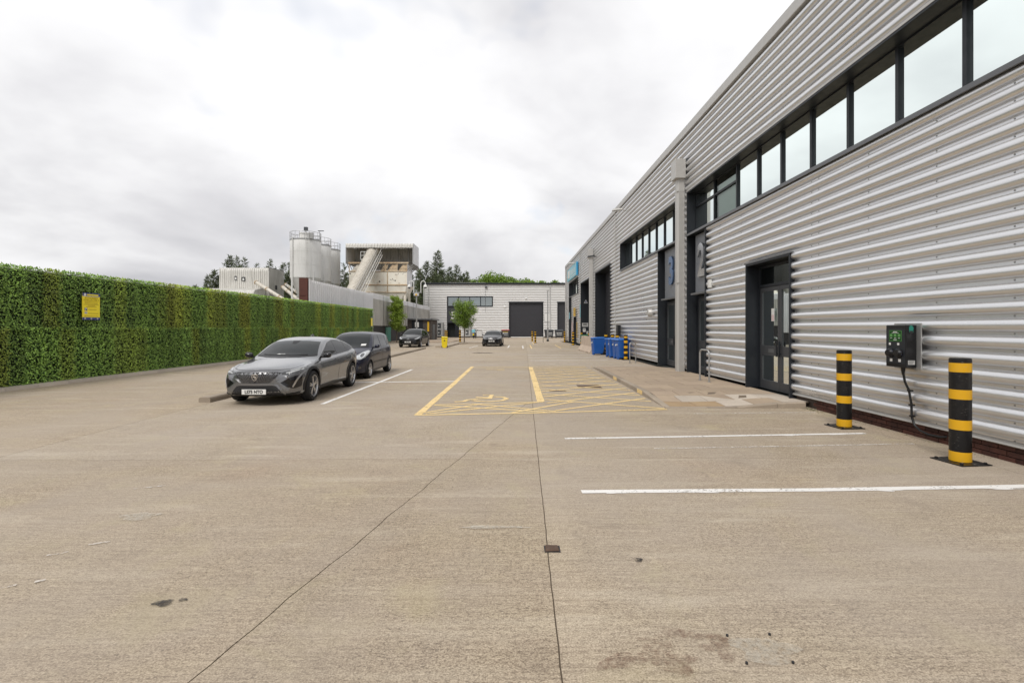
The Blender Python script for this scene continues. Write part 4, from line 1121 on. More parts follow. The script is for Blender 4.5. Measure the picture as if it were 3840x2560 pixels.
rc = thing('steel_column', 'rusty red oxide steel channel column at end of sheet screen', 'column', (-14.3, 33.9, 0)); m_.build('channel', 'red_oxide', rc, world=True)
boxpart('splice_bar', 'red_oxide', rc, -14.6, -14.2, 33.83, 33.86, 3.9, 3.96, world=True); boxpart('base_plate', 'red_oxide', rc, -14.8, -13.9, 33.7, 34.2, 0, .03, world=True); boxpart('foot', 'red_oxide', rc, -14.5, -14.2, 33.88, 34.0, .03, 1.0, world=True)
# thin white edge board
boxpart('edge_board', 'fence_sheet', fn_, XFN - .02, XFN + .05, 33.99, 34.12, 1.2, 5.05, world=True)

# ------------------------------------------------------------------ silos
def silo(x, y, label, r_=2.0, zb=8.45, zt=13.55, stack=False, lamp=False):
    t = thing('cement_silo', label, 'silo', (x, y, 0), group=None)
    m_ = MB(); m_.lathe([(r_, zb), (r_, zb + 1.75), (r_ + .015, zb + 1.76), (r_ + .015, zb + 1.80), (r_, zb + 1.81), (r_, zb + 3.55), (r_ + .015, zb + 3.56), (r_ + .015, zb + 3.6), (r_, zb + 3.61), (r_, zt), (r_ * .97, zt + .08), (0.05, zt + .35)], 48)
    m_.build('drum', 'silo_paint', t, smooth=40)
    c = MB(); c.lathe([(.25, 4.4), (r_ * .985, zb + .001)], 32); c.build('cone', 'silo_paint', t, smooth=40)
    rl = MB()
    for k_ in range(20):
        a = 2 * math.pi * k_ / 20; p = (r_ * 1.0 * math.cos(a), r_ * 1.0 * math.sin(a)); rl.bar((*p, zt), (*p, zt + 1.12), .022, 5)
    for z_, rr_ in ((zt + 1.12, .028), (zt + .6, .02)):
        rl.tube([(r_ * math.cos(2 * math.pi * k_ / 40), r_ * math.sin(2 * math.pi * k_ / 40), z_) for k_ in range(40)], rr_, 5, True)
    rl.lathe([(r_ + .03, zt - .02), (r_ + .03, zt + .16), (r_ - .02, zt + .16)], 40, caps=False)
    rl.build('guard_rail', 'galvanised', t)
    if stack:
        m_ = MB(); m_.cyl(-.1, -.2, zt, zt + 1.0, .62, 20); m_.cyl(-.1, -.2, zt + 1.0, zt + 1.12, .70, 20); m_.build('filter_housing', 'silo_paint', t, smooth=40)
        m_ = MB(); m_.cyl(.0, .1, zt + 1.1, zt + 1.65, .06, 8); m_.box(-.22, .22, -.1, .3, zt + 1.5, zt + 2.0); m_.build('vent_cap', 'bin_grey', t)
        m_ = MB(); m_.box(1.1, 1.7, -1.75, -1.5, zt + .1, zt + .9); m_.build('access_gate', 'galvanised', t)
    else:
        m_ = MB(); m_.box(.3, .7, -1.2, -.8, zt, zt + .9); m_.build('filter_housing', 'bin_grey', t)
    if lamp:
        m_ = MB(); m_.bar((1.95, 0, zt), (1.95, 0, zt + 1.45), .03, 6); m_.box(1.7, 2.5, -.08, .08, zt + 1.42, zt + 1.5); m_.build('flood_lamp', 'bin_grey', t)
    if stack:
        ld = MB(); aa = R(-62); cx2, cy2 = math.cos(aa), math.sin(aa); tx2, ty2 = -cy2, cx2
        for s_ in (-.22, .22): ld.bar((cx2 * (r_ + .18) + tx2 * s_, cy2 * (r_ + .18) + ty2 * s_, 2.0), (cx2 * (r_ + .18) + tx2 * s_, cy2 * (r_ + .18) + ty2 * s_, zt + 1.0), .03, 5)
        z_ = 2.2
        while z_ < zt + .9: ld.bar((cx2 * (r_ + .18) - tx2 * .22, cy2 * (r_ + .18) - ty2 * .22, z_), (cx2 * (r_ + .18) + tx2 * .22, cy2 * (r_ + .18) + ty2 * .22, z_), .018, 4); z_ += .33
        ld.build('ladder', 'silo_paint', t)
    fpz = MB(); aa = R(-118); fpz.tube([(math.cos(aa) * (r_ + .12), math.sin(aa) * (r_ + .12), 1.0), (math.cos(aa) * (r_ + .12), math.sin(aa) * (r_ + .12), zt + .3), (math.cos(aa) * (r_ - .5), math.sin(aa) * (r_ - .5), zt + .55)], .07, 8); fpz.build('fill_pipe', 'silo_paint', t, smooth=40)
    for k_ in range(4):
        a = R(45 + 90 * k_) + .12; p = (r_ * .98 * math.cos(a), r_ * .98 * math.sin(a)); L_ = MB(); L_.bar((*p, 0), (*p, zb + .9), .11, 8); L_.build('leg', 'silo_paint', t, smooth=40)
    bc = MB()
    for k_ in range(4):
        a, b = R(45 + 90 * k_) + .12, R(135 + 90 * k_) + .12
        for z0_, z1_ in ((.3, 3.0), (3.0, 5.8)):
            p, q = (r_ * .98 * math.cos(a), r_ * .98 * math.sin(a)), (r_ * .98 * math.cos(b), r_ * .98 * math.sin(b))
            bc.bar((*p, z0_), (*q, z1_), .05, 5); bc.bar((*q, z0_), (*p, z1_), .05, 5)
    bc.build('bracing', 'silo_paint', t)
    return t
silo(-28.45, 68.0, 'largest pale cement silo with filter stack on its railed top', stack=True, lamp=True)
silo(-28.6, 72.2, 'middle pale cement silo between two others of its row')
silo(-28.7, 76.4, 'last pale cement silo of the row, beside a conifer')

# ------------------------------------------------------------------ hopper tower with roofed top and conveyor
YH = 75.0; sH = F / YH
def HX(zx): return (1040 + .2551 * zx - 1920) / sH
def HZ(zy): return 1.7 + (1228 - (840 + .2551 * zy)) / sH
hb = thing('hopper_tower', 'rusty cream aggregate hopper under an open fronted corrugated shed roof', 'hopper', (-20, YH + 2, 0))
hx0, hx1, YB = HX(1003), HX(1995), YH + 4.3
zt_, zf, zo = HZ(278), HZ(335), HZ(575)
# roof and front fascia with a rounded lip
ribbed([(-.02, zf), (-.02, zt_ - .35), (.05, zt_ - .12), (.3, zt_), (4.3, zt_ - .02)], hx0, hx1, .42, .11, lambda c, a_, b_: (c, YH + a_, b_)).build('shed_roof', 'plant_sheet', hb, world=True, fixn=False)
def pwall(c0, c1, z0, z1, fn, mat='plant_sheet', pitch=.36, dp=.05): return ribbed([(0, z0), (0, z1)], c0, c1, pitch, dp, fn).build('shed_wall', mat, hb, world=True, fixn=False)
pwall(hx0, hx1, zo - .6, zt_ - .05, lambda c, a_, b_: (c, YB + a_, b_), 'fence_sheet_old')
pwall(YH, YB, zo - .05, zt_ - .05, lambda c, a_, b_: (hx0 - a_, c, b_)); pwall(YH + .02, YB, zo - .05, zt_ - .06, lambda c, a_, b_: (hx1 + a_, c, b_), 'fence_sheet')
m_ = MB()
for xx in (hx0 + .05, hx1 - .05): m_.box(xx - .06, xx + .06, YH + .05, YH + .17, zo, zf + .1)
for xx in (HX(1680), HX(1845), HX(1200)): m_.box(xx - .05, xx + .05, YB - .2, YB - .1, zo - .3, zt_ - .1)
m_.bar((HX(1700), YB - .3, zt_ - 1.0), (HX(1845), YB - .3, zo), .06, 6); m_.box(hx0, hx1, YB - .22, YB - .1, HZ(505), HZ(495))
m_.build('shed_frame', 'galvanised', hb, world=True)
m_ = MB(); m_.box(hx0, hx1, YH - .06, YH + .06, zf - .12, zf - .02); m_.build('fascia_beam', 'plant_sheet', hb, world=True)
# hopper box: front panel, tapering lower part, sloped bins above
gx0, gx1 = HX(1045), HX(1900)
zA, zB_, zC, zD, zE = HZ(580), HZ(695), HZ(890), HZ(1000), HZ(1140)
yh0, yh1 = YH + .25, YB - .1
m_ = MB(); m_.box(gx0, HX(1610) - .02, yh0, yh0 + .1, zC, zB_); m_.build('front_panel', 'hopper_paint', hb, world=True)
m_ = MB(); m_.box(HX(1610) + .02, gx1, yh0, yh0 + .1, zC, zB_); m_.build('front_panel', 'hopper_paint', hb, world=True)
m_ = MB(); m_.box(gx0 + .1, gx1 - .1, yh0 + .6, yh1, zC, zB_ - .8); m_.build('hopper_core', 'rust', hb, world=True)
ribbed([(0, zC), (0, zA)], yh0 + .1, yh1, .6, .05, lambda c, a_, b_: (gx1 - .04 + a_, c, b_)).build('side_panel', 'fence_sheet', hb, world=True, fixn=False)
m_ = MB()
zz0, zz1 = zC - .05, 2.6
V = [(gx0, yh0 - .02, zz0), (gx1, yh0 - .02, zz0), (gx1 + .3, yh1, zz0), (gx0, yh1, zz0), (gx0 + .2, yh0 + .1, zD), (gx1 - .3, yh0 + .1, zD), (gx1 - .3, yh1, zD), (gx0 + .2, yh1, zD),
     (gx0 + 2.0, yh0 + 1.4, zz1), (gx1 - 3.0, yh0 + 1.4, zz1), (gx1 - 3.0, yh1 - .6, zz1), (gx0 + 2, yh1 - .6, zz1)]
m_.add(V, [(0, 1, 5, 4), (1, 2, 6, 5), (2, 3, 7, 6), (3, 0, 4, 7), (4, 5, 9, 8), (5, 6, 10, 9), (6, 7, 11, 10), (7, 4, 8, 11), (8, 9, 10, 11)])
m_.build('hopper_cone', 'hopper_paint', hb, world=True)
m_ = MB()
m_.box(gx0 - .06, gx1 + .06, yh0 - .08, yh0 + .0, zB_ - .02, zB_ + .12); m_.box(gx0 - .06, gx1 + .06, yh0 - .09, yh0 - .02, zC - .12, zC + .06); m_.box(gx0 - .1, gx1 + .25, yh0 - .1, yh0 + .02, zA + .02, zA + .24)
for zx in (1048, 1585, 1755, 1900):
    m_.box(HX(zx) - .05, HX(zx) + .05, yh0 - .04, yh0 + .04, zB_ + .1, zA + .02)
m_.box(HX(1612) - .07, HX(1612) + .07, yh0 - .03, yh0 - .005, zD - .2, zB_); m_.box(gx0 - .05, gx1 - .1, yh0 + .02, yh0 + .08, zD - .06, zD + .06)
m_.build('rust_frame', 'rust', hb, world=True)
# sloping bin plates in the open band
for zx0, zx1 in ((1060, 1230), (1500, 1590), (1600, 1740), (1760, 1890)):
    a, b = HX(zx0), HX(zx1); m_ = MB(); m_.add([(a, yh0 + .1, zB_), (b, yh0 + .1, zB_), (b, yh0 + 1.4, zA), (a + (b - a) * .35, yh0 + 1.4, zA)], [(0, 1, 2, 3)]); m_.build('bin_plate', 'rust' if zx0 > 1400 else 'conveyor_sheet', hb, world=True)
# dark chips where the paint has gone
random.seed(21); m_ = MB()
for cx_, cz_, n_, sp_ in ((1750, 735, 5, 30), (1850, 725, 4, 22), (1675, 815, 9, 32), (1725, 830, 1, 1), (1498, 843, 1, 1), (1063, 726, 1, 1), (1455, 862, 2, 8), (1780, 868, 2, 8), (1420, 780, 2, 10)):
    for _ in range(n_):
        x_, z_ = HX(cx_ + random.uniform(-sp_, sp_)), HZ(cz_ + random.uniform(-sp_ * .5, sp_ * .5)); r_ = random.uniform(.03, .075) if n_ > 1 else .12
        P = [(x_ + r_ * random.uniform(.6, 1.2) * math.cos(a_), z_ + r_ * random.uniform(.6, 1.3) * math.sin(a_)) for a_ in [2 * math.pi * i_ / 8 for i_ in range(8)]]
        m_.add([(u, yh0 - .006, v) for u, v in P], [tuple(range(8))])
tag(m_.build('paint_chips', 'ink', hb, world=True), kind='stuff')
# brackets and props under the eaves
m_ = MB()
for yy_ in (YH + .6, YH + 1.9, YH + 3.2, YB - .2): m_.bar((gx1, yy_, zA - .9), (hx1, yy_, zo + .02), .06, 6); m_.bar((gx0, yy_, zA - .9), (hx0, yy_, zo + .02), .06, 6)
m_.build('bracket', 'galvanised', hb, world=True)
for xx in (gx0 + .4, gx1 - .4):
    for yy_ in (yh0 + .4, yh1 - .4): MB().box(xx - .15, xx + .15, yy_ - .15, yy_ + .15, 0, zD).build('leg', 'hopper_paint', hb, world=True)
# conveyor gallery
cv = thing('belt_conveyor', 'covered belt conveyor rising from behind the screen to hopper top', 'conveyor', (-21.8, 66, 0))
A0, B0 = Vector((-22.05, 58.5, .3)), Vector((-21.45, 75.7, 13.35))
dv = (B0 - A0); Lc = dv.length; dv.normalize(); sx_ = Vector((1, 0, 0)); sx_ = (sx_ - dv * sx_.dot(dv)).normalized(); nz_ = sx_.cross(dv)
arch = [(-.66, -.35), (-.66, .1), (-.55, .38), (-.3, .55), (0, .6), (.3, .55), (.55, .38), (.66, .1), (.66, -.35)]
ribbed([(a_, b_) for a_, b_ in arch], 0, Lc, .34, -.07, lambda c, a_, b_: tuple(A0 + dv * c + sx_ * a_ + nz_ * b_)).build('cover', 'conveyor_sheet', cv, world=True, fixn=True)
m_ = MB()
for s_ in (-.7, .7):
    for h_ in (-.45, -.95):
        m_.bar(A0 + sx_ * s_ + nz_ * h_, B0 + sx_ * s_ + nz_ * h_, .06, 6)
    q = 0
    while q < Lc - 1: m_.bar(A0 + dv * q + sx_ * s_ + nz_ * -.45, A0 + dv * (q + .9) + sx_ * s_ + nz_ * -.95, .035, 5); q += .9
m_.build('truss', 'conveyor_sheet', cv, world=True)
m_ = MB()
for s_ in (.82, 1.55):
    m_.bar(A0 + sx_ * s_ + nz_ * -.5, B0 + sx_ * s_ + nz_ * -.5, .05, 6); m_.bar(A0 + sx_ * s_ + nz_ * .55, B0 + sx_ * s_ + nz_ * .55, .035, 6); m_.bar(A0 + sx_ * s_ + nz_ * .05, B0 + sx_ * s_ + nz_ * .05, .03, 6)
    q = 0
    while q < Lc: m_.bar(A0 + dv * q + sx_ * s_ + nz_ * -.5, A0 + dv * q + sx_ * s_ + nz_ * .55, .03, 5); q += 1.1
m_.build('walkway_rail', 'plant_sheet', cv, world=True)
q = .2; k_ = 0
tm = MB().box(-.36, .36, -.1, .1, -.02, .02).mesh('tread', 'galvanised')
while q < Lc:
    o = bpy.data.objects.new('tread', tm); link(o); o.parent = cv; o.location = A0 + dv * q + sx_ * 1.18 + nz_ * -.48 - Vector(cv.location); q += .42
m_ = MB(); m_.box(-22.3, -20.5, YH + .5, YH + 1.6, 13.1, 13.9); m_.build('drive_head', 'conveyor_sheet', cv, world=True, bevel=.06)
m_ = MB()
pz = HZ(515); px0, px1 = HX(1222), HX(1325)
for z_ in (pz, HZ(460), HZ(405)): m_.bar((px0, YH + .1, z_), (px1, YH + .1, z_), .05, 5)
for xx in (px0, (px0 + px1) / 2, px1): m_.bar((xx, YH + .1, pz), (xx, YH + .1, HZ(405)), .05, 5)
m_.box(px0, px1, YH + .1, YH + 1.3, pz - .15, pz); m_.build('platform', 'white_plastic', cv, world=True)

# ------------------------------------------------------------------ corrugated batching shed on the left, screw conveyors
YS = 70.0; sS = F / YS
lsd = thing('batching_shed', 'pale corrugated batching shed with rounded eaves and a lean-to roof', 'shed', (-38, YS + 2, 0))
sx0, sx1 = (822 - 1920) / sS, (1006 - 1920) / sS
zs0, zs1 = 1.7 + (1228 - 1078) / sS, 1.7 + (1228 - 1002) / sS
eave = [(0, 2.0), (0, zs1 - .55), (.06, zs1 - .3), (.2, zs1 - .1), (.5, zs1), (4.6, zs1 + .05)]
ribbed(eave, sx0, sx1, .30, .08, lambda c, a_, b_: (c, YS + a_, b_)).build('front_sheet', 'plant_sheet', lsd, world=True, fixn=False)
ribbed([(0, 2.0), (0, zs1 - .05)], YS + .08, YS + 4.7, .42, .05, lambda c, a_, b_: (sx1 + a_, c, b_)).build('side_sheet', 'fence_sheet_old', lsd, world=True, fixn=False)
ribbed([(0, 2.0), (0, zs1 - .05)], YS + .08, YS + 4.7, .42, .05, lambda c, a_, b_: (sx0 - a_, c, b_)).build('side_sheet', 'fence_sheet_old', lsd, world=True, fixn=False)
leave_ = [(0, 1.0), (0, zs0 - 1.15), (.1, zs0 - .85), (.45, zs0 - .55), (3.2, zs0 - .1)]
ribbed(leave_, sx0 - 1.2, sx1 - .4, .30, .08, lambda c, a_, b_: (c, YS - 3.2 + a_, b_)).build('lean_to_sheet', 'plant_sheet', lsd, world=True, fixn=False)
MB().add([(sx1 - .4, YS - 3.2, 1), (sx1 - .4, YS, 1), (sx1 - .4, YS, zs0 - .12), (sx1 - .4, YS - 2.8, zs0 - .6), (sx1 - .4, YS - 3.2, zs0 - 1.15)], [(0, 1, 2, 3, 4)]).build('lean_to_side', 'plant_sheet', lsd, world=True)
for zx, zy, hh in ((460, 557, .55), (533, 566, .55)):
    xx = (700 + .3997 * zx - 1920) / sS; zc = 1.7 + (1228 - (820 + .3997 * zy)) / sS
    w_ = MB().box(xx - .16 if zx < 500 else xx - .26, xx + .16 if zx < 500 else xx + .26, YS - .085, YS - .06, zc - .28, zc + .28).build('window', 'ink', lsd, world=True)
    MB().box(xx - .1, xx + .14, YS - .095, YS - .086, zc - .2, zc + .12).build('pane', 'white_plastic', w_, world=True)
xx = sx1 + .06; MB().box(xx, xx + .02, YS + 1.9, YS + 2.5, zs1 - 3.0, zs1 - 2.4).build('window', 'ink', lsd, world=True)
boxpart('corner_flashing', 'plant_sheet', lsd, sx1 - .03, sx1 + .09, YS - .07, YS + .08, 2, zs1 - .5, world=True)
for i, (a, b, r_) in enumerate((((-36.0, 69.2, 8.1), (-29.3, 66.6, 4.5), .26), ((-32.8, 70.5, 7.5), (-28.6, 66.8, 5.2), .24), ((-32.6, 71.0, 7.9), (-28.3, 67.0, 5.9), .2))):
    t = thing('screw_conveyor', ('longest pale pipe-like screw conveyor starting on the shed front', 'thicker middle screw conveyor pipe between shed and silo legs', 'uppermost weathered screw conveyor pipe beside the silo legs')[i], 'conveyor', b)
    m_ = MB(); m_.bar(a, b, r_, 14); m_.build('pipe', 'conveyor_sheet' if i < 2 else 'fence_sheet_old', t, world=True, smooth=40)
    va, vb_ = Vector(a), Vector(b); m_ = MB()
    for q in (0.02, .3, .62, .97): c_ = va.lerp(vb_, q); m_.bar(c_ - (vb_ - va).normalized() * .06, c_ + (vb_ - va).normalized() * .06, r_ + .05, 14)
    m_.bar(vb_, (vb_.x, vb_.y, 0), .08, 6)
    m_.build('flange', 'rust', t, world=True)

# ------------------------------------------------------------------ leaves
def leaf_mesh(name, leaves, mat):
    """leaves: list of (pos, dir, normal, length, width, tone): one folded rhombus (2 triangles pairs) each"""
    V, Fc, T = [], [], []
    for p, d_, n_, ln, wd, tone in leaves:
        s_ = d_.cross(n_)
        if s_.length < 1e-5: s_ = d_.orthogonal()
        s_.normalize(); b = len(V)
        V += [p, p + d_ * ln * .5 + s_ * wd * .5 + n_ * wd * .12, p + d_ * ln, p + d_ * ln * .5 - s_ * wd * .5 + n_ * wd * .12]
        Fc += [(b, b + 1, b + 2), (b, b + 2, b + 3)]; T += [tone] * 4
    me = bpy.data.meshes.new(name); me.from_pydata([tuple(v) for v in V], [], Fc)
    at = me.attributes.new('tone', 'FLOAT_VECTOR', 'POINT')
    at.data.foreach_set('vector', [c for t in T for c in (t, t, t)])
    me.materials.append(MATS[mat]); me.update(); return me
def rv(): 
    while True:
        v = Vector((random.uniform(-1, 1), random.uniform(-1, 1), random.uniform(-1, 1)))
        if .05 < v.length < 1: return v.normalized()
random.seed(3)
# ---- artificial green wall: panels of leaves on a backing
hd = thing('green_wall', 'long wall of dense green artificial hedge panels in patchwork tones', 'hedge', (-13.4, 30, 0))
HZT = 3.36; Y0H, Y1H = 5.0, 46.2
bk = MB(); bk.add([(xh(Y0H) - .12, Y0H, 0), (xh(Y1H) - .12, Y1H, 0), (xh(Y1H) - .12, Y1H, HZT - .05), (xh(Y0H) - .12, Y0H, HZT - .05),
                   (xh(Y0H) - .25, Y0H, 0), (xh(Y1H) - .25, Y1H, 0), (xh(Y1H) - .25, Y1H, HZT - .05), (xh(Y0H) - .25, Y0H, HZT - .05)],
                  [(0, 1, 2, 3), (7, 6, 5, 4), (3, 2, 6, 7), (1, 5, 6, 2), (0, 3, 7, 4)])
bk.build('backing_board', 'hedge_core', hd, world=True)
boxpart('end_cover', 'hedge_core', hd, xh(Y1H) - .25, xh(Y1H) + .02, Y1H + .005, Y1H + .05, 0, HZT - .08, world=True)
tr_ = MB(); tr_.bar((xh(Y0H) - .2, Y0H, HZT - .01), (xh(Y1H) - .2, Y1H, HZT - .01), .035, 6); tr_.build('top_rail', 'plant_sheet', hd, world=True)
PW, PH = 0.5, 1.68
def panel_mesh(seed, top, dens=1300):
    random.seed(seed); L_ = []
    n = int(dens)
    for _ in range(n):
        y, z = random.uniform(-.03, PW + .03), random.uniform(-.03, PH + .03)
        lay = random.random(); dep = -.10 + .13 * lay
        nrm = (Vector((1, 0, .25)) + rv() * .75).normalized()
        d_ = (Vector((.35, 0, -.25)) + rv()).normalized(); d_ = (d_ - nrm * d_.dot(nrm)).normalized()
        L_.append((Vector((dep, y, z)), d_, nrm, random.uniform(.040, .066), random.uniform(.024, .036), min(1, max(0, .05 + .45 * lay + random.gauss(.1, .24)))))  # inner leaves get a darker tone: core shadow put into the leaf colour
    if top:
        for _ in range(70):
            d_ = (Vector((random.uniform(-.3, .5), random.uniform(-.7, .7), 1))).normalized()
            L_.append((Vector((random.uniform(-.16, .03), random.uniform(0, PW), PH + random.uniform(-.02, .04))), d_, rv(), random.uniform(.05, .085), .035, random.uniform(.15, 1)))
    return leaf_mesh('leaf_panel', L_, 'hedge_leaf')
pms = [panel_mesh(100 + i, False) for i in range(5)]; pmt = [panel_mesh(200 + i, True) for i in range(4)]
random.seed(5)
y = Y0H
ang = math.atan(0.0205)
while y < Y1H - .1:
    for r_ in range(2):
        me = random.choice(pmt) if r_ == 1 else random.choice(pms)
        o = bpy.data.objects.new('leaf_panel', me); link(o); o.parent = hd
        o.location = Vector((xh(y) + random.uniform(-.015, .015), y, r_ * PH + .01)) - Vector(hd.location); o.rotation_euler = (random.uniform(-.01, .01), random.uniform(-.02, .02), -ang)
    y += PW
# leaves wrapping the far end
random.seed(8); L_ = []
for _ in range(1500):
    nrm = (Vector((0, 1, .2)) + rv() * .8).normalized(); d_ = rv(); d_ = (d_ - nrm * d_.dot(nrm)).normalized()
    L_.append((Vector((xh(Y1H) + random.uniform(-.25, .05), Y1H + random.uniform(-.02, .09), random.uniform(0, HZT))) - Vector(hd.location), d_, nrm, .06, .035, random.random() * .8))
o = bpy.data.objects.new('leaf_panel', leaf_mesh('leaf_panel', L_, 'hedge_leaf')); link(o); o.parent = hd

# parking notice on the green wall
ny_ = 14.93; nz0 = 2.05
def parking_sign(y0, z0, w_, h_, label, detail=True):
    t = thing('parking_notice', label, 'sign', (xh(y0) + .10, y0, z0), -ang)
    MB().box(-.015, 0, 0, w_, 0, h_).build('board', 'sign_yellow', t)
    MB().box(-.016, .002, 0, w_, h_ * .885, h_).build('header_band', 'sign_navy', t); MB().box(-.016, .002, 0, w_, 0, h_ * .095).build('footer_band', 'sign_navy', t)
    if detail:
        MB().box(.0022, .0045, w_ * .26, w_ * .9, h_ * .905, h_ * .96).build('header_strip', 'sign_yellow', t)
        m_ = MB(); m_.lathe([(.045, .002), (.045, .006)], 16, 'x', (0, w_ * .14, h_ * .935)); m_.build('round_mark', 'white_plastic', t)
        MB().box(.0022, .0045, 0, w_, h_ * .872, h_ * .884).build('white_rule', 'white_plastic', t)
        xd, yd = (0, 1, 0), (0, 0, 1)
        def tx(s, yy_, zz_, sz, mt='ink_brown'): 
            return text('lettering', s, mt, t, (.001, w_ * yy_, h_ * zz_), xd, yd, sz, .002, 1.0, 0.0, 'CENTER', False)
        tx('AUTHORISED', .5, .815, .080); tx('VEHICLES ONLY', .5, .735, .080)
        for i, (a_, b_, zz_) in enumerate(((.12, .88, .665), (.14, .86, .615), (.08, .92, .57), (.3, .72, .53), (.2, .8, .485), (.33, .80, .385), (.33, .9, .24), (.1, .9, .14))):
            MB().box(.0005, .0025, w_ * a_, w_ * b_, h_ * zz_ - .006, h_ * zz_ + .006).build('print_line', 'ink_brown', t)
        MB().box(.0005, .003, w_ * .12, w_ * .27, h_ * .345, h_ * .445).build('parking_mark', 'sign_navy', t)
        text('lettering', 'P', 'white_plastic', t, (.0032, w_ * .195, h_ * .395), xd, yd, .11, .002, 1, .003, 'CENTER', False)
        MB().box(.0005, .003, w_ * .12, w_ * .27, h_ * .22, h_ * .31).build('info_mark', 'light_grey', t)
        for q in (.15, .5, .86): 
            m_ = MB(); m_.lathe([(.03, .002), (.03, .005)], 12, 'x', (0, w_ * q, h_ * .048)); m_.build('footer_mark', 'light_grey', t)
parking_sign(15.66, 1.95, .65, .86, 'yellow parking notice with navy bands on the hedge panels')
parking_sign(45.55, 1.75, .5, .95, 'small yellow notice at the far end of hedge wall', False)

# ------------------------------------------------------------------ trees
def limb(m_, a, b, r0, r1, n=6, wob=.06):
    P = [a.lerp(b, i / 4) + (rv() * wob * (a - b).length if 0 < i < 4 else Vector()) for i in range(5)]
    m_.tube(P, [r0 + (r1 - r0) * i / 4 for i in range(5)], n); return P
def young_tree(name, label, x, y, h0, h1, rx, seed, mat, nleaf, tr=.06, shape='round', lsize=.10):
    random.seed(seed); t = thing(name, label, 'tree', (x, y, 0)); m_ = MB()
    top = Vector((random.uniform(-.1, .1), random.uniform(-.1, .1), h0 + (h1 - h0) * .75)); zc = (h0 + h1) / 2
    m_.tube([(0, 0, -.02), (.01, .0, h0 * .5), (.02, .01, h0), top * .6 + Vector((0, 0, h0 * .4)), top], [tr * 1.25, tr, tr * .9, tr * .5, tr * .15], 8)
    tips = []
    for i in range(34):
        z0 = h0 * .92 + (h1 - h0) * .72 * (i / 34); a = i * 2.4 + random.uniform(-.4, .4)
        f = (z0 - h0) / (h1 - h0)
        if shape == 'round': rr_ = rx * math.sqrt(max(.12, 1 - (1.75 * f - .62) ** 2)) * random.uniform(.72, 1.05)
        else: rr_ = rx * (1.0 - .8 * max(0, f) ** 1.3) * random.uniform(.6, 1.05)
        b = Vector((math.cos(a) * rr_, math.sin(a) * rr_, z0 + rr_ * random.uniform(.35, .9)))
        if b.z > h1: b.z = h1 - .1
        P = limb(m_, Vector((.02, .01, z0)), b, tr * .34, .008, 5)
        tips.append((P, rr_))
    m_.build('trunk', 'bark', t, smooth=60)
    L_ = []
    for P, rr_ in tips:
        for _ in range(int(nleaf / 34)):
            q = random.random() ** .6 * 3.999; i = int(q); c = P[i].lerp(P[i + 1], q - i) + rv() * random.random() ** .5 * (.22 + .16 * rr_)
            nrm = (Vector((0, 0, .9)) + rv()).normalized(); d_ = (rv() + Vector((0, 0, -.35))).normalized(); d_ = (d_ - nrm * d_.dot(nrm)).normalized()
            L_.append((c, d_, nrm, lsize * random.uniform(.7, 1.3), lsize * random.uniform(.45, .8), min(1, max(0, random.gauss(.45, .28)))))
    o = bpy.data.objects.new('crown', leaf_mesh('crown', L_, mat)); link(o); o.parent = t
    return t
young_tree('young_tree', 'round-crowned young tree on a kerbed island before unit 5', -5.13, 53.0, 1.75, 5.05, 1.32, 11, 'tree_leaf_dark', 9000, .055, 'round', .13)
young_tree('young_tree', 'slender bright green young tree in front of the weathered screen', -12.85, 55.0, 1.55, 6.3, 1.12, 12, 'tree_leaf', 12500, .05, 'column', .13)

def conifer(label, x, y, h, r_, seed, dens=1.0):
    random.seed(seed); t = thing('conifer_tree', label, 'tree', (x, y, 0)); m_ = MB(); L_ = []
    leaders = [(0.0, 0.0, h, r_ * .62)]
    for k_ in range(int(3 + r_)):
        a = random.uniform(0, 6.283); q = random.uniform(.25, .85); leaders.append((math.cos(a) * r_ * q, math.sin(a) * r_ * q * .8, h * (1 - .42 * q * random.uniform(.75, 1.25)), r_ * random.uniform(.28, .45)))
    for lx, ly, lh, lr in leaders:
        m_.tube([(0, 0, -.02), (lx * .7, ly * .7, lh * .35), (lx, ly, lh)], [.014 * lh, .010 * lh, .015], 6)
        nb_ = int((40 + lr * 34) * dens)
        for i in range(nb_):
            f = .30 + .70 * (i / nb_); z = lh * f; g_ = 1 - f
            rr_ = lr * min(1, 1.25 * g_ ** .95) * random.uniform(.55, 1.2) + .10
            a = random.uniform(0, 6.283); up = random.uniform(.05, .75); bx = Vector((lx * min(1, f * 1.5), ly * min(1, f * 1.5), z))
            d0 = Vector((math.cos(a), math.sin(a), up)).normalized(); b1 = bx + d0 * rr_
            if i % 4 == 0: m_.bar(bx, bx.lerp(b1, .8), .025, 4)
            n = int(4 + rr_ * 8)
            for k_ in range(n):
                q = .1 + .9 * (k_ + random.random()) / n; c = bx.lerp(b1, q) + rv() * .16
                dd_ = (d0 * 1.0 + rv() * .55 + Vector((0, 0, .30))).normalized()
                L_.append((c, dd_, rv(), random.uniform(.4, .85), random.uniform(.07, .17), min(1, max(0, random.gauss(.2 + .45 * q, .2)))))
        for k_ in range(7): L_.append((Vector((lx, ly, lh - .12 * k_)), (Vector((0, 0, 1)) + rv() * .35).normalized(), rv(), .6, .09, .7))
    m_.build('trunk', 'bark', t)
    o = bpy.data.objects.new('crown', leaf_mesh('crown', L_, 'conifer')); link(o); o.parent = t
def atpx(px, Y): return (px - 1920) * Y / F
def topz(py, Y): return 1.7 + (1228 - py) * Y / F
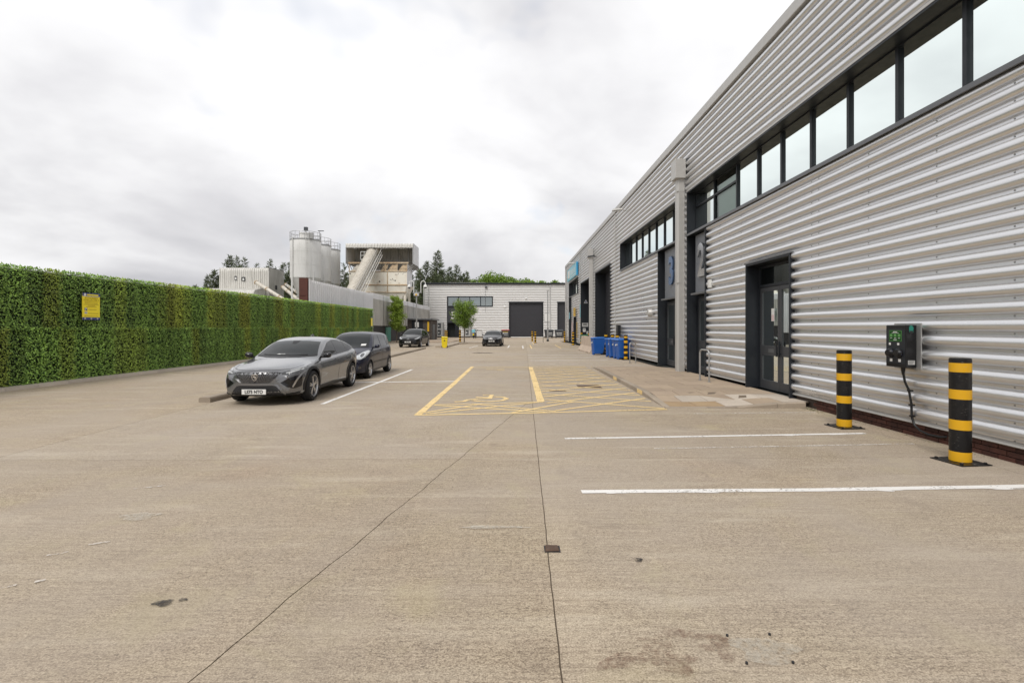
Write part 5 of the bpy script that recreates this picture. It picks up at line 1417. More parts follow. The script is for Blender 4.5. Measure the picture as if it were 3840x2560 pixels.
cf = [(862, 962, 96, 6.5, 'leftmost tall dark conifer rising behind the batching shed'), (888, 966, 99, 3.6, 'pointed conifer just right of the tallest one over the shed'),
      (916, 972, 97, 3.4, 'third pointed conifer whose tip shows above the shed roof'), (806, 1018, 94, 6.0, 'low spreading conifer sloping down behind the hedge wall'), (770, 1075, 96, 4.5, 'small outermost conifer at the left of the conifer group'),
      (1012, 978, 104, 4.2, 'conifer tip over the shed right corner with flat feathery top'), (962, 992, 106, 2.6, 'short thin conifer tip between the shed group and the silos'),
      (1063, 990, 100, 4.0, 'dark conifer between the batching shed and the first silo'), (1090, 985, 104, 3.4, 'conifer close behind the edge of the first silo'),
      (1290, 992, 100, 2.9, 'narrow spruce between the last silo and the hopper tower'), (1312, 1025, 103, 2.6, 'smaller conifer beside the narrow spruce next to hopper'),
      (1640, 946, 104, 8.0, 'tallest broad conifer behind the left corner of unit 5'), (1598, 985, 101, 5.5, 'conifer between the hopper tower and the tallest broad one'), (1686, 1005, 108, 5.0, 'conifer on the right flank of the tallest broad one'), (1712, 1045, 106, 3.0, 'low conifer at the right edge of the conifer group behind unit 5'),
      (1570, 1010, 112, 5.0, 'dim conifer seen through the gap beside the hopper side')]
for i, (px, py, Y, r_, lab) in enumerate(cf):
    conifer(lab, atpx(px, Y), Y, topz(py, Y), r_, 40 + i, dens=1.0)
def broad(label, px, py, Y, rx, seed):
    random.seed(seed); h = topz(py, Y); t = thing('broadleaf_tree', label, 'tree', (atpx(px, Y), Y, 0)); m_ = MB()
    m_.tube([(0, 0, -.02), (.1, 0, h * .3), (0, .1, h * .6)], [.35, .28, .12], 7); L_ = []
    for k_ in range(26):
        a = random.uniform(0, 6.28); q = random.random() ** .5
        c = Vector((math.cos(a) * rx * q, math.sin(a) * rx * q * .8, h * .72 + (h * .23) * math.sqrt(max(0, 1 - q * q)) * random.uniform(.3, 1.08)))
        limb(m_, Vector((0, .05, h * .5)), c, .09, .02, 5)
        for _ in range(170):
            p = c + rv() * random.random() ** .45 * rx * .33; nrm = (rv() + Vector((0, 0, .6))).normalized(); d_ = (rv() + Vector((0, 0, .5))).normalized()
            L_.append((p, d_, nrm, random.uniform(.28, .55), random.uniform(.18, .34), min(1, max(0, random.gauss(.45, .27)))))
    m_.build('trunk', 'bark', t)
    o = bpy.data.objects.new('crown', leaf_mesh('crown', L_, 'tree_leaf_dark')); link(o); o.parent = t
for i, (px, py, rx, Y, lab) in enumerate(((1752, 1047, 2.4, 106, 'small pale broadleaf crown left of the fuller ones over unit 5'), (1838, 1026, 4.2, 108, 'fullest broadleaf crown over the middle of unit 5 roof'), (1885, 1034, 3.4, 112, 'broadleaf crown right of the fullest one behind unit 5'),
                                         (1958, 1049, 3.6, 110, 'low broadleaf crown above the roller shutter of unit 5'), (2018, 1047, 3.4, 113, 'low broadleaf crown right of the shutter above the roof'), (2072, 1051, 3.2, 110, 'rightmost low broadleaf crown next to the cyan signed terrace'))):
    broad(lab, px, py, Y, rx, 70 + i)

# ------------------------------------------------------------------ bollards
def make_bollard(bands, r_, h, plate=.21):
    t = thing('bollard', '-', 'bollard')
    m_ = MB(); m_.lathe([(r_, .012), (r_, h - .01), (r_ - .01, h), (.001, h + .002)], 28); m_.build('post', 'bollard_black', t, smooth=35)
    for a, b in bands:
        m_ = MB(); m_.lathe([(r_ + .0005, a), (r_ + .0015, a + .001), (r_ + .0015, b - .001), (r_ + .0005, b)], 28, caps=False); m_.build('yellow_band', 'bollard_yellow', t, smooth=35)
    m_ = MB(); m_.box(-plate, plate, -plate, plate, 0, .014); m_.build('base_plate', 'bollard_black', t, bevel=.004)
    for sx in (-1, 1):
        for sy in (-1, 1):
            m_ = MB(); m_.lathe([(.02, .014), (.02, .026), (.012, .034)], 6, 'z', (sx * plate * .78, sy * plate * .78, 0)); m_.build('anchor_bolt', 'bollard_black', t)
    return t
bA = make_bollard([(.018, .14), (.416, .54), (.80, .92), (1.14, 1.255)], .112, 1.315)
bB = make_bollard([(.05, .17), (.33, .45), (.61, .73), (.89, 1.01), (1.15, 1.24)], .098, 1.32)
spots = [(bA, 5.69, 8.45, 'striped bollard by the wall charger, farther along from the scuffed one'), (bA, 5.68, 6.25, 'scuffed striped bollard standing beside the brick plinth and charger cable'),
         (bB, 6.02, 26.1, 'striped bollard at the end of the blue bin row'), (bB, 5.93, 31.15, 'striped bollard mostly hidden behind blue bins at the shutter edge'), (bB, 6.0, 29.4, 'striped bollard peeping over the middle blue bins'),
         (bB, 6.02, 28.2, 'striped bollard below the small black wall charger'), (bB, 6.0, 38.3, 'striped bollard behind the barrier next to the second downpipe'), (bB, 6.0, 42.6, 'striped bollard behind the concrete barrier by dark shutter reveal'),
         (bB, 5.84, 47.2, 'striped bollard standing alone before the narrow side door'), (bB, 6.08, 57.0, 'striped bollard at the far corner of the ribbed terrace'),
         (bB, 2.47, 60.2, 'striped bollard of a pair near the hoop, the farther one'), (bB, 2.56, 54.2, 'striped bollard of a pair near the hoop, the nearer one'),
         (bB, -5.62, 53.4, 'striped bollard on the island beside the young tree'), (bB, -9.55, 70.5, 'striped bollard nearer the substation before the unit 5 door'), (bB, -9.15, 69.2, 'striped bollard right beside the open unit 5 doorway')]
used = set()
for b, x, y, lab in spots:
    o = b if id(b) not in used else copy_tree(b); used.add(id(b))
    o.location = (x, y, hp(x, y) if (10.5 < y < 21 and x > 3.3) else (.13 if y == 53.4 else 0)); o['label'] = lab; o['group'] = 'black and yellow striped bollards'; o.rotation_euler = (0, 0, .1 if b is bA else .0)
# scuff on the near bollard
# ------------------------------------------------------------------ cycle hoops
def hoop(label, x, y, rz, w_, h, mat, z=0.0, r_=.026):
    t = thing('cycle_hoop', label, 'cycle stand', (x, y, z), rz); P = [(-w_ / 2, 0, -.02)]; rr_ = .12
    for i in range(9):
        a = math.pi - math.pi / 2 * i / 8; P.append((-w_ / 2 + rr_ + rr_ * math.cos(a), 0, h - rr_ + rr_ * math.sin(a)))
    for i in range(9):
        a = math.pi / 2 - math.pi / 2 * i / 8; P.append((w_ / 2 - rr_ + rr_ * math.cos(a), 0, h - rr_ + rr_ * math.sin(a)))
    P.append((w_ / 2, 0, -.02)); m_ = MB(); m_.tube(P, r_, 12); m_.build('hoop', mat, t, smooth=60)
    for s_ in (-1, 1): m_ = MB(); m_.cyl(s_ * w_ / 2, 0, 0, .008, .05, 16); m_.build('foot_collar', mat, t)
hoop('galvanised cycle hoop on the paving beside the unit 2 door', 5.69, 14.58, R(98), .52, .92, 'galvanised', .121)
hoop('galvanised cycle hoop by the unit 3 wall near the blue bins', 5.78, 23.6, R(35), .42, .98, 'galvanised', 0)
hoop('black cycle hoop beside the pair of striped bollards', 3.2, 57.2, R(12), .85, .9, 'black_plastic', 0)
hoop('black cycle hoop against the wall of unit 5', -5.3, 80.0, R(5), .9, 1.2, 'black_plastic', 0)

# ------------------------------------------------------------------ bins
def wheelie(name, label, loc, rz, body, lid, h=1.06, w_=.58, dp=.72, group=None):
    """front of the bin faces local -y"""
    t = thing(name, label, 'bin', loc, rz, group); hw, hd_ = w_ / 2, dp / 2
    m_ = MB(); m_.frustum((hw * .80, hd_ * .72), .07, (hw * .97, hd_ * .95), h * .90, 0, -.03, 0, .03); m_.build('body', body, t, bevel=.03)
    m_ = MB(); m_.box(-hw, hw, -hd_, hd_ - .02, h * .88, h * .925); m_.build('rim', body, t, bevel=.012)
    m_ = MB(); m_.add([(-hw - .01, -hd_ - .03, h * .925), (hw + .01, -hd_ - .03, h * .925), (hw + .01, hd_ - .04, h * .94), (-hw - .01, hd_ - .04, h * .94), (-hw + .05, -hd_ + .05, h * .975), (hw - .05, -hd_ + .05, h * .975), (hw - .05, hd_ - .1, h * .995), (-hw + .05, hd_ - .1, h * .995)],
                      [(0, 3, 2, 1), (4, 5, 6, 7), (0, 1, 5, 4), (1, 2, 6, 5), (2, 3, 7, 6), (3, 0, 4, 7)]); m_.build('lid', lid, t, bevel=.012)
    m_ = MB(); m_.frustum((hw * .42, .05), 0.0, (hw * .42, .05), .17, 0, -hd_ * .72); m_.build('foot', body, t, bevel=.01)
    m_ = MB(); m_.bar((-hw * .9, hd_ + .02, h * .9), (hw * .9, hd_ + .02, h * .9), .016, 8); m_.bar((-hw * .75, hd_ - .05, h * .9), (-hw * .75, hd_ + .02, h * .9), .014, 6); m_.bar((hw * .75, hd_ - .05, h * .9), (hw * .75, hd_ + .02, h * .9), .014, 6); m_.build('handle', lid, t)
    for s_ in (-1, 1):
        m_ = MB(); m_.lathe([(.06, -.03), (.10, -.026), (.10, .026), (.06, .03)], 18, 'x', (s_ * (hw * .86), hd_ * .78, .10)); wo = m_.build('wheel', 'rubber', t, smooth=40)
        m_ = MB(); m_.lathe([(.055, -.034), (.055, .034)], 14, 'x', (s_ * (hw * .86), hd_ * .78, .10)); m_.build('hub', 'black_plastic', wo)
    m_ = MB(); m_.bar((-hw * .86, hd_ * .78, .10), (hw * .86, hd_ * .78, .10), .014, 6); m_.build('axle', 'galvanised', t)
    return t
bg = 'blue wheelie bins along the ribbed wall'
wb = [(5.42, 30.9, R(-82), 'blue wheelie bin next to the concrete barrier, turned sideways'), (5.86, 28.75, R(-98), 'blue wheelie bin second from the barrier in the bin row'), (5.90, 27.95, R(-92), 'middle blue wheelie bin of the row by the wall'),
      (5.98, 27.2, R(-88), 'blue wheelie bin between the middle one and the end one'), (6.02, 26.55, R(-80), 'end blue wheelie bin beside a striped bollard')]
for x, y, rz, lab in wb:
    t = wheelie('wheelie_bin', lab, (x - .03, y, 0), rz, 'bin_blue', 'bin_blue_lid', 1.12, .62, .82, bg)
    m_ = MB(); m_.box(-.16, -.02, -.397, -.393, .72, .80); m_.build('label_sticker', 'white_plastic', t)
    m_ = MB(); m_.box(.05, .14, -.400, -.395, .74, .83); m_.build('label_sticker', 'white_plastic', t)
wheelie('wheelie_bin', 'dark green wheelie bin behind the concrete barrier', (5.75, 38.6, 0), R(-90), 'bin_green', 'bin_green', 1.16, .6, .78)
yb = wheelie('wheelie_bin', 'bright yellow wheelie bin standing alone by the kerbed island', (-5.66, 41.4, 0), R(6), 'bin_yellow', 'bin_yellow', .95, .54, .62)
m_ = MB(); m_.prism([(-.07, 0), (.07, 0), (0, .11)], .006, lambda u, v, q: (u, -.292 - q, v + .58)); m_.build('warning_mark', 'ink', yb)
def skipbin(label, x, y, body, lid, rz=0.0, strip=None):
    t = thing('waste_container', label, 'bin', (x, y, 0), rz, 'four wheeled waste containers by unit 5')
    m_ = MB(); m_.frustum((.56, .42), .24, (.66, .52), 1.18); m_.build('body', body, t, bevel=.03)
    m_ = MB(); m_.box(-.70, .70, -.56, .56, 1.16, 1.23); m_.build('rim', body, t, bevel=.01)
    m_ = MB(); m_.add([(-.69, -.58, 1.23), (.69, -.58, 1.23), (.69, .56, 1.23), (-.69, .56, 1.23), (-.62, -.5, 1.31), (.62, -.5, 1.31), (.62, .45, 1.42), (-.62, .45, 1.42)], [(0, 3, 2, 1), (4, 5, 6, 7), (0, 1, 5, 4), (1, 2, 6, 5), (2, 3, 7, 6), (3, 0, 4, 7)]); m_.build('lid', lid, t, bevel=.02)
    for sx in (-1, 1):
        for sy in (-1, 1):
            m_ = MB(); m_.lathe([(.08, -.025), (.10, -.02), (.10, .02), (.08, .025)], 14, 'x', (sx * .48, sy * .36, .10)); m_.box(sx * .48 - .03, sx * .48 + .03, sy * .36 - .03, sy * .36 + .03, .12, .26); m_.build('castor', 'rubber', t)
    m_ = MB(); m_.lathe([(.09, -.515), (.09, -.53)], 16, 'y', (-.33, 0, .80)); m_.build('round_logo', 'white_plastic', t)
    for (x0, x1, z0, z1) in ((-.20, .40, .76, .85), (-.40, .40, .52, .58)): MB().box(x0, x1, -.53, -.518, z0, z1).build('print_line', 'white_plastic', t)
    if strip: MB().box(-.45, .45, -.535, -.522, 1.0, 1.07).build('orange_strip', strip, t)
skipbin('grey waste container with dull red lid before the ribbed wall', FX(1361) - .1, 80.5, 'bin_grey', 'lid_red', 0, 'sign_amber')
skipbin('grey waste container with dark lid left of its twin by lamp post', FX(1937), 80.0, 'bin_grey', 'bin_grey', R(8)); skipbin('grey waste container with dark lid before the second shutter', FX(2068), 79.6, 'bin_grey', 'bin_grey', 0)

# ------------------------------------------------------------------ concrete barrier
bt = thing('concrete_barrier', 'weathered concrete road barrier standing before the roller shutters', 'barrier', (5.45, 35, 0), R(1))
m_ = MB(); pr = [(-.40, 0), (-.40, .08), (-.36, .12), (-.17, .42), (-.11, 1.08), (.11, 1.08), (.17, .42), (.36, .12), (.40, .08), (.40, 0)]
for y0, y1, cut in ((-2.6, -1.9, 0), (-1.9, -1.5, 1), (-1.5, 1.5, 0), (1.5, 1.9, 1), (1.9, 2.6, 0)):
    P = [(u, max(v, .07) if cut else v) for u, v in pr]
    m_.prism(P, y1 - y0 - .0005, lambda u, v, q, y0=y0: (u, y0 + q, v))
m_.build('block', 'barrier', bt, bevel=.015)
MB().box(-.165, -.12, -1.8, -1.7, .74, .84).build('lifting_recess', 'ink', bt)

# ------------------------------------------------------------------ wall charger near the camera
ch = thing('vehicle_charger', 'black wall-mounted vehicle charger with green edged screen and two sockets', 'charger', (XW - .09, 7.82, 1.08))
cx0, cx1, cy0, cy1, cz0, cz1 = XW - .27, XW - .10, 7.58, 7.98, 1.08, 1.74
boxpart('back_plate', 'galvanised', ch, XW - .10, XW - .08, 7.50, 8.03, 1.05, 1.77, world=True, bevel=.006)
m_ = MB(); m_.box(cx0, cx1, cy0, cy1, cz0, cz1); m_.build('casing', 'black_plastic', ch, world=True, bevel=.012)
boxpart('front_panel', 'anthracite', ch, cx0 - .004, cx0, cy0 + .012, cy1 - .012, cz0 + .055, cz1 - .055, world=True)
xs_ = cx0 - .0045
boxpart('screen_bezel', 'screen_green', ch, xs_ - .002, xs_, 7.655, 7.905, 1.485, 1.655, world=True); so_ = boxpart('screen', 'screen', ch, xs_ - .003, xs_ - .0021, 7.66, 7.90, 1.49, 1.65, world=True)
for i in range(3):
    yc = 7.70 + i * .08; boxpart('screen_tile', 'screen_green', ch, xs_ - .0042, xs_ - .0032, yc - .025, yc + .025, 1.555, 1.60, world=True); boxpart('screen_text', 'white_plastic', ch, xs_ - .0042, xs_ - .0032, yc - .02, yc + .02, 1.532, 1.538, world=True)
boxpart('screen_text', 'white_plastic', ch, xs_ - .0042, xs_ - .0032, 7.74, 7.82, 1.628, 1.638, world=True); boxpart('screen_text', 'white_plastic', ch, xs_ - .0042, xs_ - .0032, 7.71, 7.85, 1.612, 1.617, world=True); boxpart('screen_text', 'white_plastic', ch, xs_ - .0042, xs_ - .0032, 7.75, 7.81, 1.505, 1.514, world=True)
for i, yc in enumerate((7.70, 7.87)):
    m_ = MB(); m_.lathe([(.072, 0), (.072, -.02), (.055, -.035), (.05, -.06), (.001, -.062)], 24, 'x', (xs_, yc, 1.30)); so_ = m_.build('socket', 'black_plastic', ch, world=True, smooth=40)
    m_ = MB()
    for q in range(14):
        a = 2 * math.pi * q / 14; m_.lathe([(.005, 0), (.004, -.006)], 6, 'x', (xs_ - .018, yc + .064 * math.cos(a), 1.30 + .064 * math.sin(a)))
    tag(m_.build('light_ring', 'led_blue', ch, world=True), kind='stuff')
    boxpart('white_label', 'white_plastic', ch, xs_ - .002, xs_, yc - .0, yc + .04, 1.425, 1.46, world=True); boxpart('white_label', 'white_plastic', ch, xs_ - .002, xs_, yc - .03, yc + .02, 1.165, 1.21, world=True)
# printed marks on the end facing along the yard
m_ = MB(); m_.prism([(-.035, .04), (-.02, .075), (.01, .08), (.035, .045), (.03, -.03), (.0, -.05), (-.03, -.02)], .0015, lambda u, v, q: (XW - .185 + u, cy0 - q - .0005, 1.655 + v)); m_.build('emblem', 'sign_teal', ch, world=True)
m_ = MB(); m_.prism([(-.03, .0), (.028, .0), (.02, -.04), (-.01, -.045)], .0012, lambda u, v, q: (XW - .185 + u, cy0 - q - .0022, 1.65 + v)); m_.build('emblem_dark', 'ink', ch, world=True)  # dark part of the printed emblem
boxpart('rating_label', 'light_grey', ch, XW - .235, XW - .13, cy0 - .0025, cy0 - .0005, 1.13, 1.195, world=True)
for i in range(3): boxpart('print_line', 'ink', ch, XW - .225, XW - .16 + .01 * i, cy0 - .004, cy0 - .0027, 1.145 + i * .017, 1.151 + i * .017, world=True)
m_ = MB(); m_.lathe([(.032, 1.09), (.028, 1.03), (.016, .96)], 14, 'z', (XW - .19, 7.73, 0)); m_.build('cable_gland', 'black_plastic', ch, world=True, smooth=40)
m_ = MB(); m_.tube([(XW - .19, 7.73, 1.0), (XW - .17, 7.72, .85), (XW - .13, 7.69, .72), (XW - .115, 7.66, .5), (XW - .12, 7.65, .32), (XW - .12, 7.60, .2), (XW - .115, 7.5, .135), (XW - .10, 7.36, .105), (XW - .05, 7.22, .10), (XW, 7.16, .115)], .017, 10); m_.build('cable', 'black_plastic', ch, world=True, smooth=60)
for z_, yy_ in ((.72, 7.69), (.5, 7.66), (.33, 7.65)): boxpart('cable_clip', 'black_plastic', ch, XW - .14, XW - .085, yy_ - .03, yy_ + .03, z_ - .012, z_ + .012, world=True)

# ------------------------------------------------------------------ camera mast and lamp post
cm = thing('camera_mast', 'slim grey mast with two dome cameras near the brick substation', 'mast', (-12.0, 62.0, .1))
m_ = MB(); m_.tube([(0, 0, -.1), (0, 0, 2.5), (0, 0, 6.3)], [.11, .09, .075], 10); m_.build('pole', 'galvanised', cm, smooth=40)
def swan(dx, flip, z0):
    m_ = MB(); P = [(dx, 0, z0)] + [(dx, 0, z0 + 1.15)] + [(dx + flip * (.28 - .28 * math.cos(a)), 0, z0 + 1.15 + .30 * math.sin(a)) for a in [math.pi * i / 8 for i in range(1, 9)]] + [(dx + flip * .56, 0, z0 + 1.0)]
    m_.tube(P, .05, 8); o = m_.build('swan_neck', 'white_plastic', cm, smooth=60)
    m_ = MB(); m_.lathe([(.10, .16), (.20, .02), (.24, -.12), (.22, -.20)], 16, 'z', (dx + flip * .56, 0, z0 + .85)); m_.build('dome_housing', 'white_plastic', o, smooth=40)
    m_ = MB(); m_.lathe([(.20, -.20), (.15, -.32), (.02, -.38)], 16, 'z', (dx + flip * .56, 0, z0 + .85)); m_.build('dome', 'lamp_dark', o, smooth=40)
swan(.55, 1, 6.0); swan(-.35, -1, 6.0)
m_ = MB(); m_.box(-.5, .62, -.06, .06, 5.95, 6.05); m_.build('cross_arm', 'galvanised', cm)
m_ = MB(); m_.box(-.32, .32, -.25, .1, 5.55, 5.9); co = m_.build('box_camera', 'light_grey', cm, bevel=.05); m_ = MB(); m_.lathe([(.13, -.25), (.11, -.27)], 14, 'y', (0, 0, 5.72)); m_.build('lens', 'sign_amber', co)
lp = thing('lamp_post', 'thin grey post with black foot beside the waste containers', 'post', (4.42, 61.0, 0))
m_ = MB(); m_.tube([(0, 0, 0), (0, 0, 1.6)], .11, 10); m_.build('base_sleeve', 'galvanised', lp, smooth=40)
m_ = MB(); m_.tube([(0, 0, 1.6), (0, 0, 6.2)], [.07, .055], 10); m_.build('pole', 'galvanised', lp, smooth=40)
m_ = MB(); m_.box(-.14, .14, -.14, .14, -.01, .22); m_.build('foot', 'black_plastic', lp, bevel=.02)
m_ = MB(); m_.box(-.12, .12, -.1, .1, 6.2, 6.32); m_.build('cap', 'light_grey', lp)

# ------------------------------------------------------------------ delivery scooter by unit 5
sc_ = thing('delivery_scooter', 'delivery scooter seen from behind with pale top box', 'scooter', (-6.05, 77.8, 0), R(-8))
for yy_ in (0, 1.25):
    m_ = MB(); m_.lathe([(.18, -.05), (.24, -.045), (.26, 0), (.24, .045), (.18, .05)], 18, 'x', (0, yy_, .26)); m_.build('wheel', 'rubber', sc_, smooth=40)
m_ = MB(); m_.frustum((.17, .42), .30, (.15, .38), .78, 0, .25); m_.box(-.16, .16, .5, 1.05, .26, .36); m_.frustum((.20, .06), .3, (.16, .06), .95, 0, 1.08); m_.build('body', 'black_gloss', sc_, bevel=.05)
m_ = MB(); m_.box(-.24, .24, -.32, .12, .92, 1.38); m_.build('top_box', 'sign_cyan', sc_, bevel=.03)
m_ = MB(); m_.bar((-.36, 1.0, 1.08), (.36, 1.0, 1.08), .02, 6); m_.bar((.32, 1.0, 1.08), (.42, .95, 1.3), .012, 5); m_.box(.36, .5, .93, .96, 1.26, 1.36); m_.build('handlebar', 'black_plastic', sc_)
m_ = MB(); m_.add([(-.2, 1.1, 1.0), (.2, 1.1, 1.0), (.22, 1.0, 1.5), (-.22, 1.0, 1.5), (-.2, 1.115, 1.0), (.2, 1.115, 1.0), (.22, 1.015, 1.5), (-.22, 1.015, 1.5)], [(0, 1, 2, 3), (7, 6, 5, 4), (0, 4, 5, 1), (2, 6, 7, 3)]); m_.build('windscreen', 'lamp_glass', sc_)
m_ = MB(); m_.box(-.11, .11, -.27, -.255, .5, .68); m_.build('number_plate', 'sign_yellow', sc_); m_ = MB(); m_.box(-.14, .14, -.20, -.18, .72, .80); m_.build('tail_lamp', 'lamp_red', sc_)

# ------------------------------------------------------------------ litter and weeds along the wall foot
random.seed(31); L_ = []
for _ in range(260):
    y = random.choice((random.uniform(6.2, 10.3), 10.2 + random.gauss(0, .18))); x = XW - .06 - abs(random.gauss(0, .10))
    L_.append((Vector((x, y, .002)), Vector((random.uniform(-1, 1), random.uniform(-1, 1), random.uniform(.0, .8))).normalized(), Vector((0, 0, 1)), random.uniform(.01, .035), random.uniform(.006, .014), random.random()))
o = bpy.data.objects.new('weeds_and_litter', leaf_mesh('weeds_and_litter', L_, 'weed')); link(o); tag(o, 'dry weeds and leaf litter along the brick plinth foot', 'litter', kind='stuff')

# ------------------------------------------------------------------ cars
def curve(pts):
    xs_ = [p[0] for p in pts]; ys_ = [p[1] for p in pts]; n = len(pts)
    dl = [(ys_[i + 1] - ys_[i]) / (xs_[i + 1] - xs_[i]) for i in range(n - 1)]
    mm = [dl[0]] + [0 if dl[i - 1] * dl[i] <= 0 else 2 * dl[i - 1] * dl[i] / (dl[i - 1] + dl[i]) for i in range(1, n - 1)] + [dl[-1]]
    def f(x):
        if x <= xs_[0]: return ys_[0]
        if x >= xs_[-1]: return ys_[-1]
        i = max(j for j in range(n - 1) if xs_[j] <= x); h = xs_[i + 1] - xs_[i]; t = (x - xs_[i]) / h
        return (2 * t**3 - 3 * t**2 + 1) * ys_[i] + (t**3 - 2 * t**2 + t) * h * mm[i] + (-2 * t**3 + 3 * t**2) * ys_[i + 1] + (t**3 - t**2) * h * mm[i + 1]
    return f
class Car:
    def __init__(s, name, label, loc, rz, sp, paint_):
        s.sp = sp; s.root = thing(name, label, 'car', loc, rz); s.paint = paint_
        L = sp['L']; W, ZB, ZT, ZS, CR = [curve(sp[k_]) for k_ in ('w', 'zb', 'zt', 'zs', 'cr')]
        rw, zr = sp['roofw'], sp['zroof']; bowf, bowr = sp.get('bowf', .25), sp.get('bowr', .15)
        n = 110; ys_ = [L * (.5 - .5 * math.cos(math.pi * i / n)) * 1.0 for i in range(n + 1)]
        rings = []
        for y in ys_:
            w_, zb, zt, zs, cr = W(y), ZB(y), ZT(y), ZS(y), CR(y)
            zs = min(zs, zt - .012); zte = max(zs + .008, zt - cr); half = [(0, zb), (w_ * .45, zb), (w_ * .82, zb)]
            m1 = 16
            for i in range(m1 + 1):
                t = i / m1; z = zb + (zs - zb) * t
                x = w_ * (1 - sp.get('tb', .07) * (1 - t) ** 3 - sp.get('tt', .045) * t ** 4 - sp.get('waist', .012) * math.exp(-((t - .42) / .16) ** 2))
                half.append((x, z))
            xb = w_ * (1 - sp.get('tt', .045)) - sp.get('ledge', .022)
            m2 = 9
            for i in range(m2 + 1):
                z = zs + .004 + (zte - zs - .004) * i / m2; u = max(0, (z - zs) / max(.05, zr - zs)); half.append((xb + (min(rw, xb - .02) - xb) * (.78 * u + .22 * u * u), z))
            xe = half[-1][0]; m3 = 9
            for i in range(1, m3 + 1):
                v = 1 - i / m3; half.append((xe * v, zte + (zt - zte) * (1 - v ** 2.4)))
            rings.append((y, half))
        V = []; k_ = len(rings[0][1]); ring_n = 2 * k_ - 2
        for y, half in rings:
            full = half + [(-x, z) for x, z in reversed(half[1:-1])]
            for x, z in full:
                q = abs(x) / max(.3, sp['wmax']); yy = y + bowf * q ** 2.3 * math.exp(-(y / .75) ** 1.5) - bowr * q ** 2.3 * math.exp(-((L - y) / .6) ** 1.5)
                # windscreen and tailgate glass curve round in plan
                if z > ZS(y) + .02: yy += sp.get('bowg', .12) * q ** 2 * (1 if y < L * .55 else -1) * min(1, abs(y - L * .55) / .9)
                V.append((x, yy, z))
        Fc = []
        for i in range(len(rings) - 1):
            for j in range(ring_n):
                j2 = (j + 1) % ring_n; Fc.append((i * ring_n + j, i * ring_n + j2, (i + 1) * ring_n + j2, (i + 1) * ring_n + j))
        Fc.append(tuple(range(ring_n))); Fc.append(tuple(reversed(range((len(rings) - 1) * ring_n, len(rings) * ring_n))))
        me = bpy.data.meshes.new('body'); me.from_pydata(V, [], Fc)
        bm = bmesh.new(); bm.from_mesh(me); bmesh.ops.remove_doubles(bm, verts=bm.verts, dist=.0004)
        bmesh.ops.triangulate(bm, faces=[f for f in bm.faces if len(f.verts) > 4])
        for _ in range(sp.get('smooth', 3)): bmesh.ops.smooth_vert(bm, verts=bm.verts, factor=.5, use_axis_x=True, use_axis_y=True, use_axis_z=True)
        bmesh.ops.recalc_face_normals(bm, faces=bm.faces); bm.to_mesh(me)
        s.bvh = BVHTree.FromBMesh(bm); bm.free()
        me.materials.append(MATS[paint_]); me.materials.append(MATS['black_plastic'])
        o = bpy.data.objects.new('body', me); link(o)
        # wheel arches
        c = MB(); r_ = sp['wr'] * 1.10
        for ya in sp['axles']:
            for sg_ in (-1, 1): c.lathe([(r_, 0), (r_, sg_ * .45)], 40, 'x', (sg_ * (sp['wmax'] - .30), ya, sp['wr'] + .01))
        cme = c.mesh('cut', ['black_plastic', 'black_plastic']); co = bpy.data.objects.new('cut', cme); link(co)
        for p in cme.polygons: p.material_index = 1
        b = o.modifiers.new('b', 'BOOLEAN'); b.object = co; b.operation = 'DIFFERENCE'; b.solver = 'EXACT'
        dg = bpy.context.evaluated_depsgraph_get(); dg.update(); nm = bpy.data.meshes.new_from_object(o.evaluated_get(dg))
        o.modifiers.clear(); o.data = nm; nm.name = 'body'; bpy.data.objects.remove(co)
        nm.shade_smooth(); nm.set_sharp_from_angle(angle=R(38))
        o.parent = s.root; s.body = o
        for i, ya in enumerate(sp['axles']):
            for sg_ in (-1, 1): s.wheel(sg_ * (sp['wmax'] - .125), ya, sg_)
    def wheel(s, x, y, sg_):
        r_ = s.sp['wr']; rim = r_ * s.sp.get('rim', .70); hw = .108
        t = MB(); t.lathe([(rim, -hw), (rim + .015, -hw - .004), (r_ - .035, -hw - .002), (r_ - .008, -hw + .025), (r_, 0 - .05), (r_, .05), (r_ - .008, hw - .025), (r_ - .035, hw + .002), (rim + .015, hw + .004), (rim, hw)], 44, 'x', (x, y, r_), caps=False)
        wo = t.build('wheel', 'rubber', s.root, smooth=40)
        b = MB(); b.lathe([(rim + .002, -hw), (rim - .02, -.02), (rim - .03, sg_ * (hw - .06)), (rim - .012, sg_ * (hw - .006)), (rim + .002, sg_ * hw)], 36, 'x', (x, y, r_), caps=False); b.build('rim', s.sp.get('rimmat', 'wheel_alloy'), wo, smooth=40)
        d_ = MB(); d_.lathe([(rim - .03, 0), (.02, sg_ * .002)], 30, 'x', (x, y, r_)); d_.build('brake_disc', 'wheel_dark', wo)
        sk = MB(); ns = s.sp.get('spokes', 5)
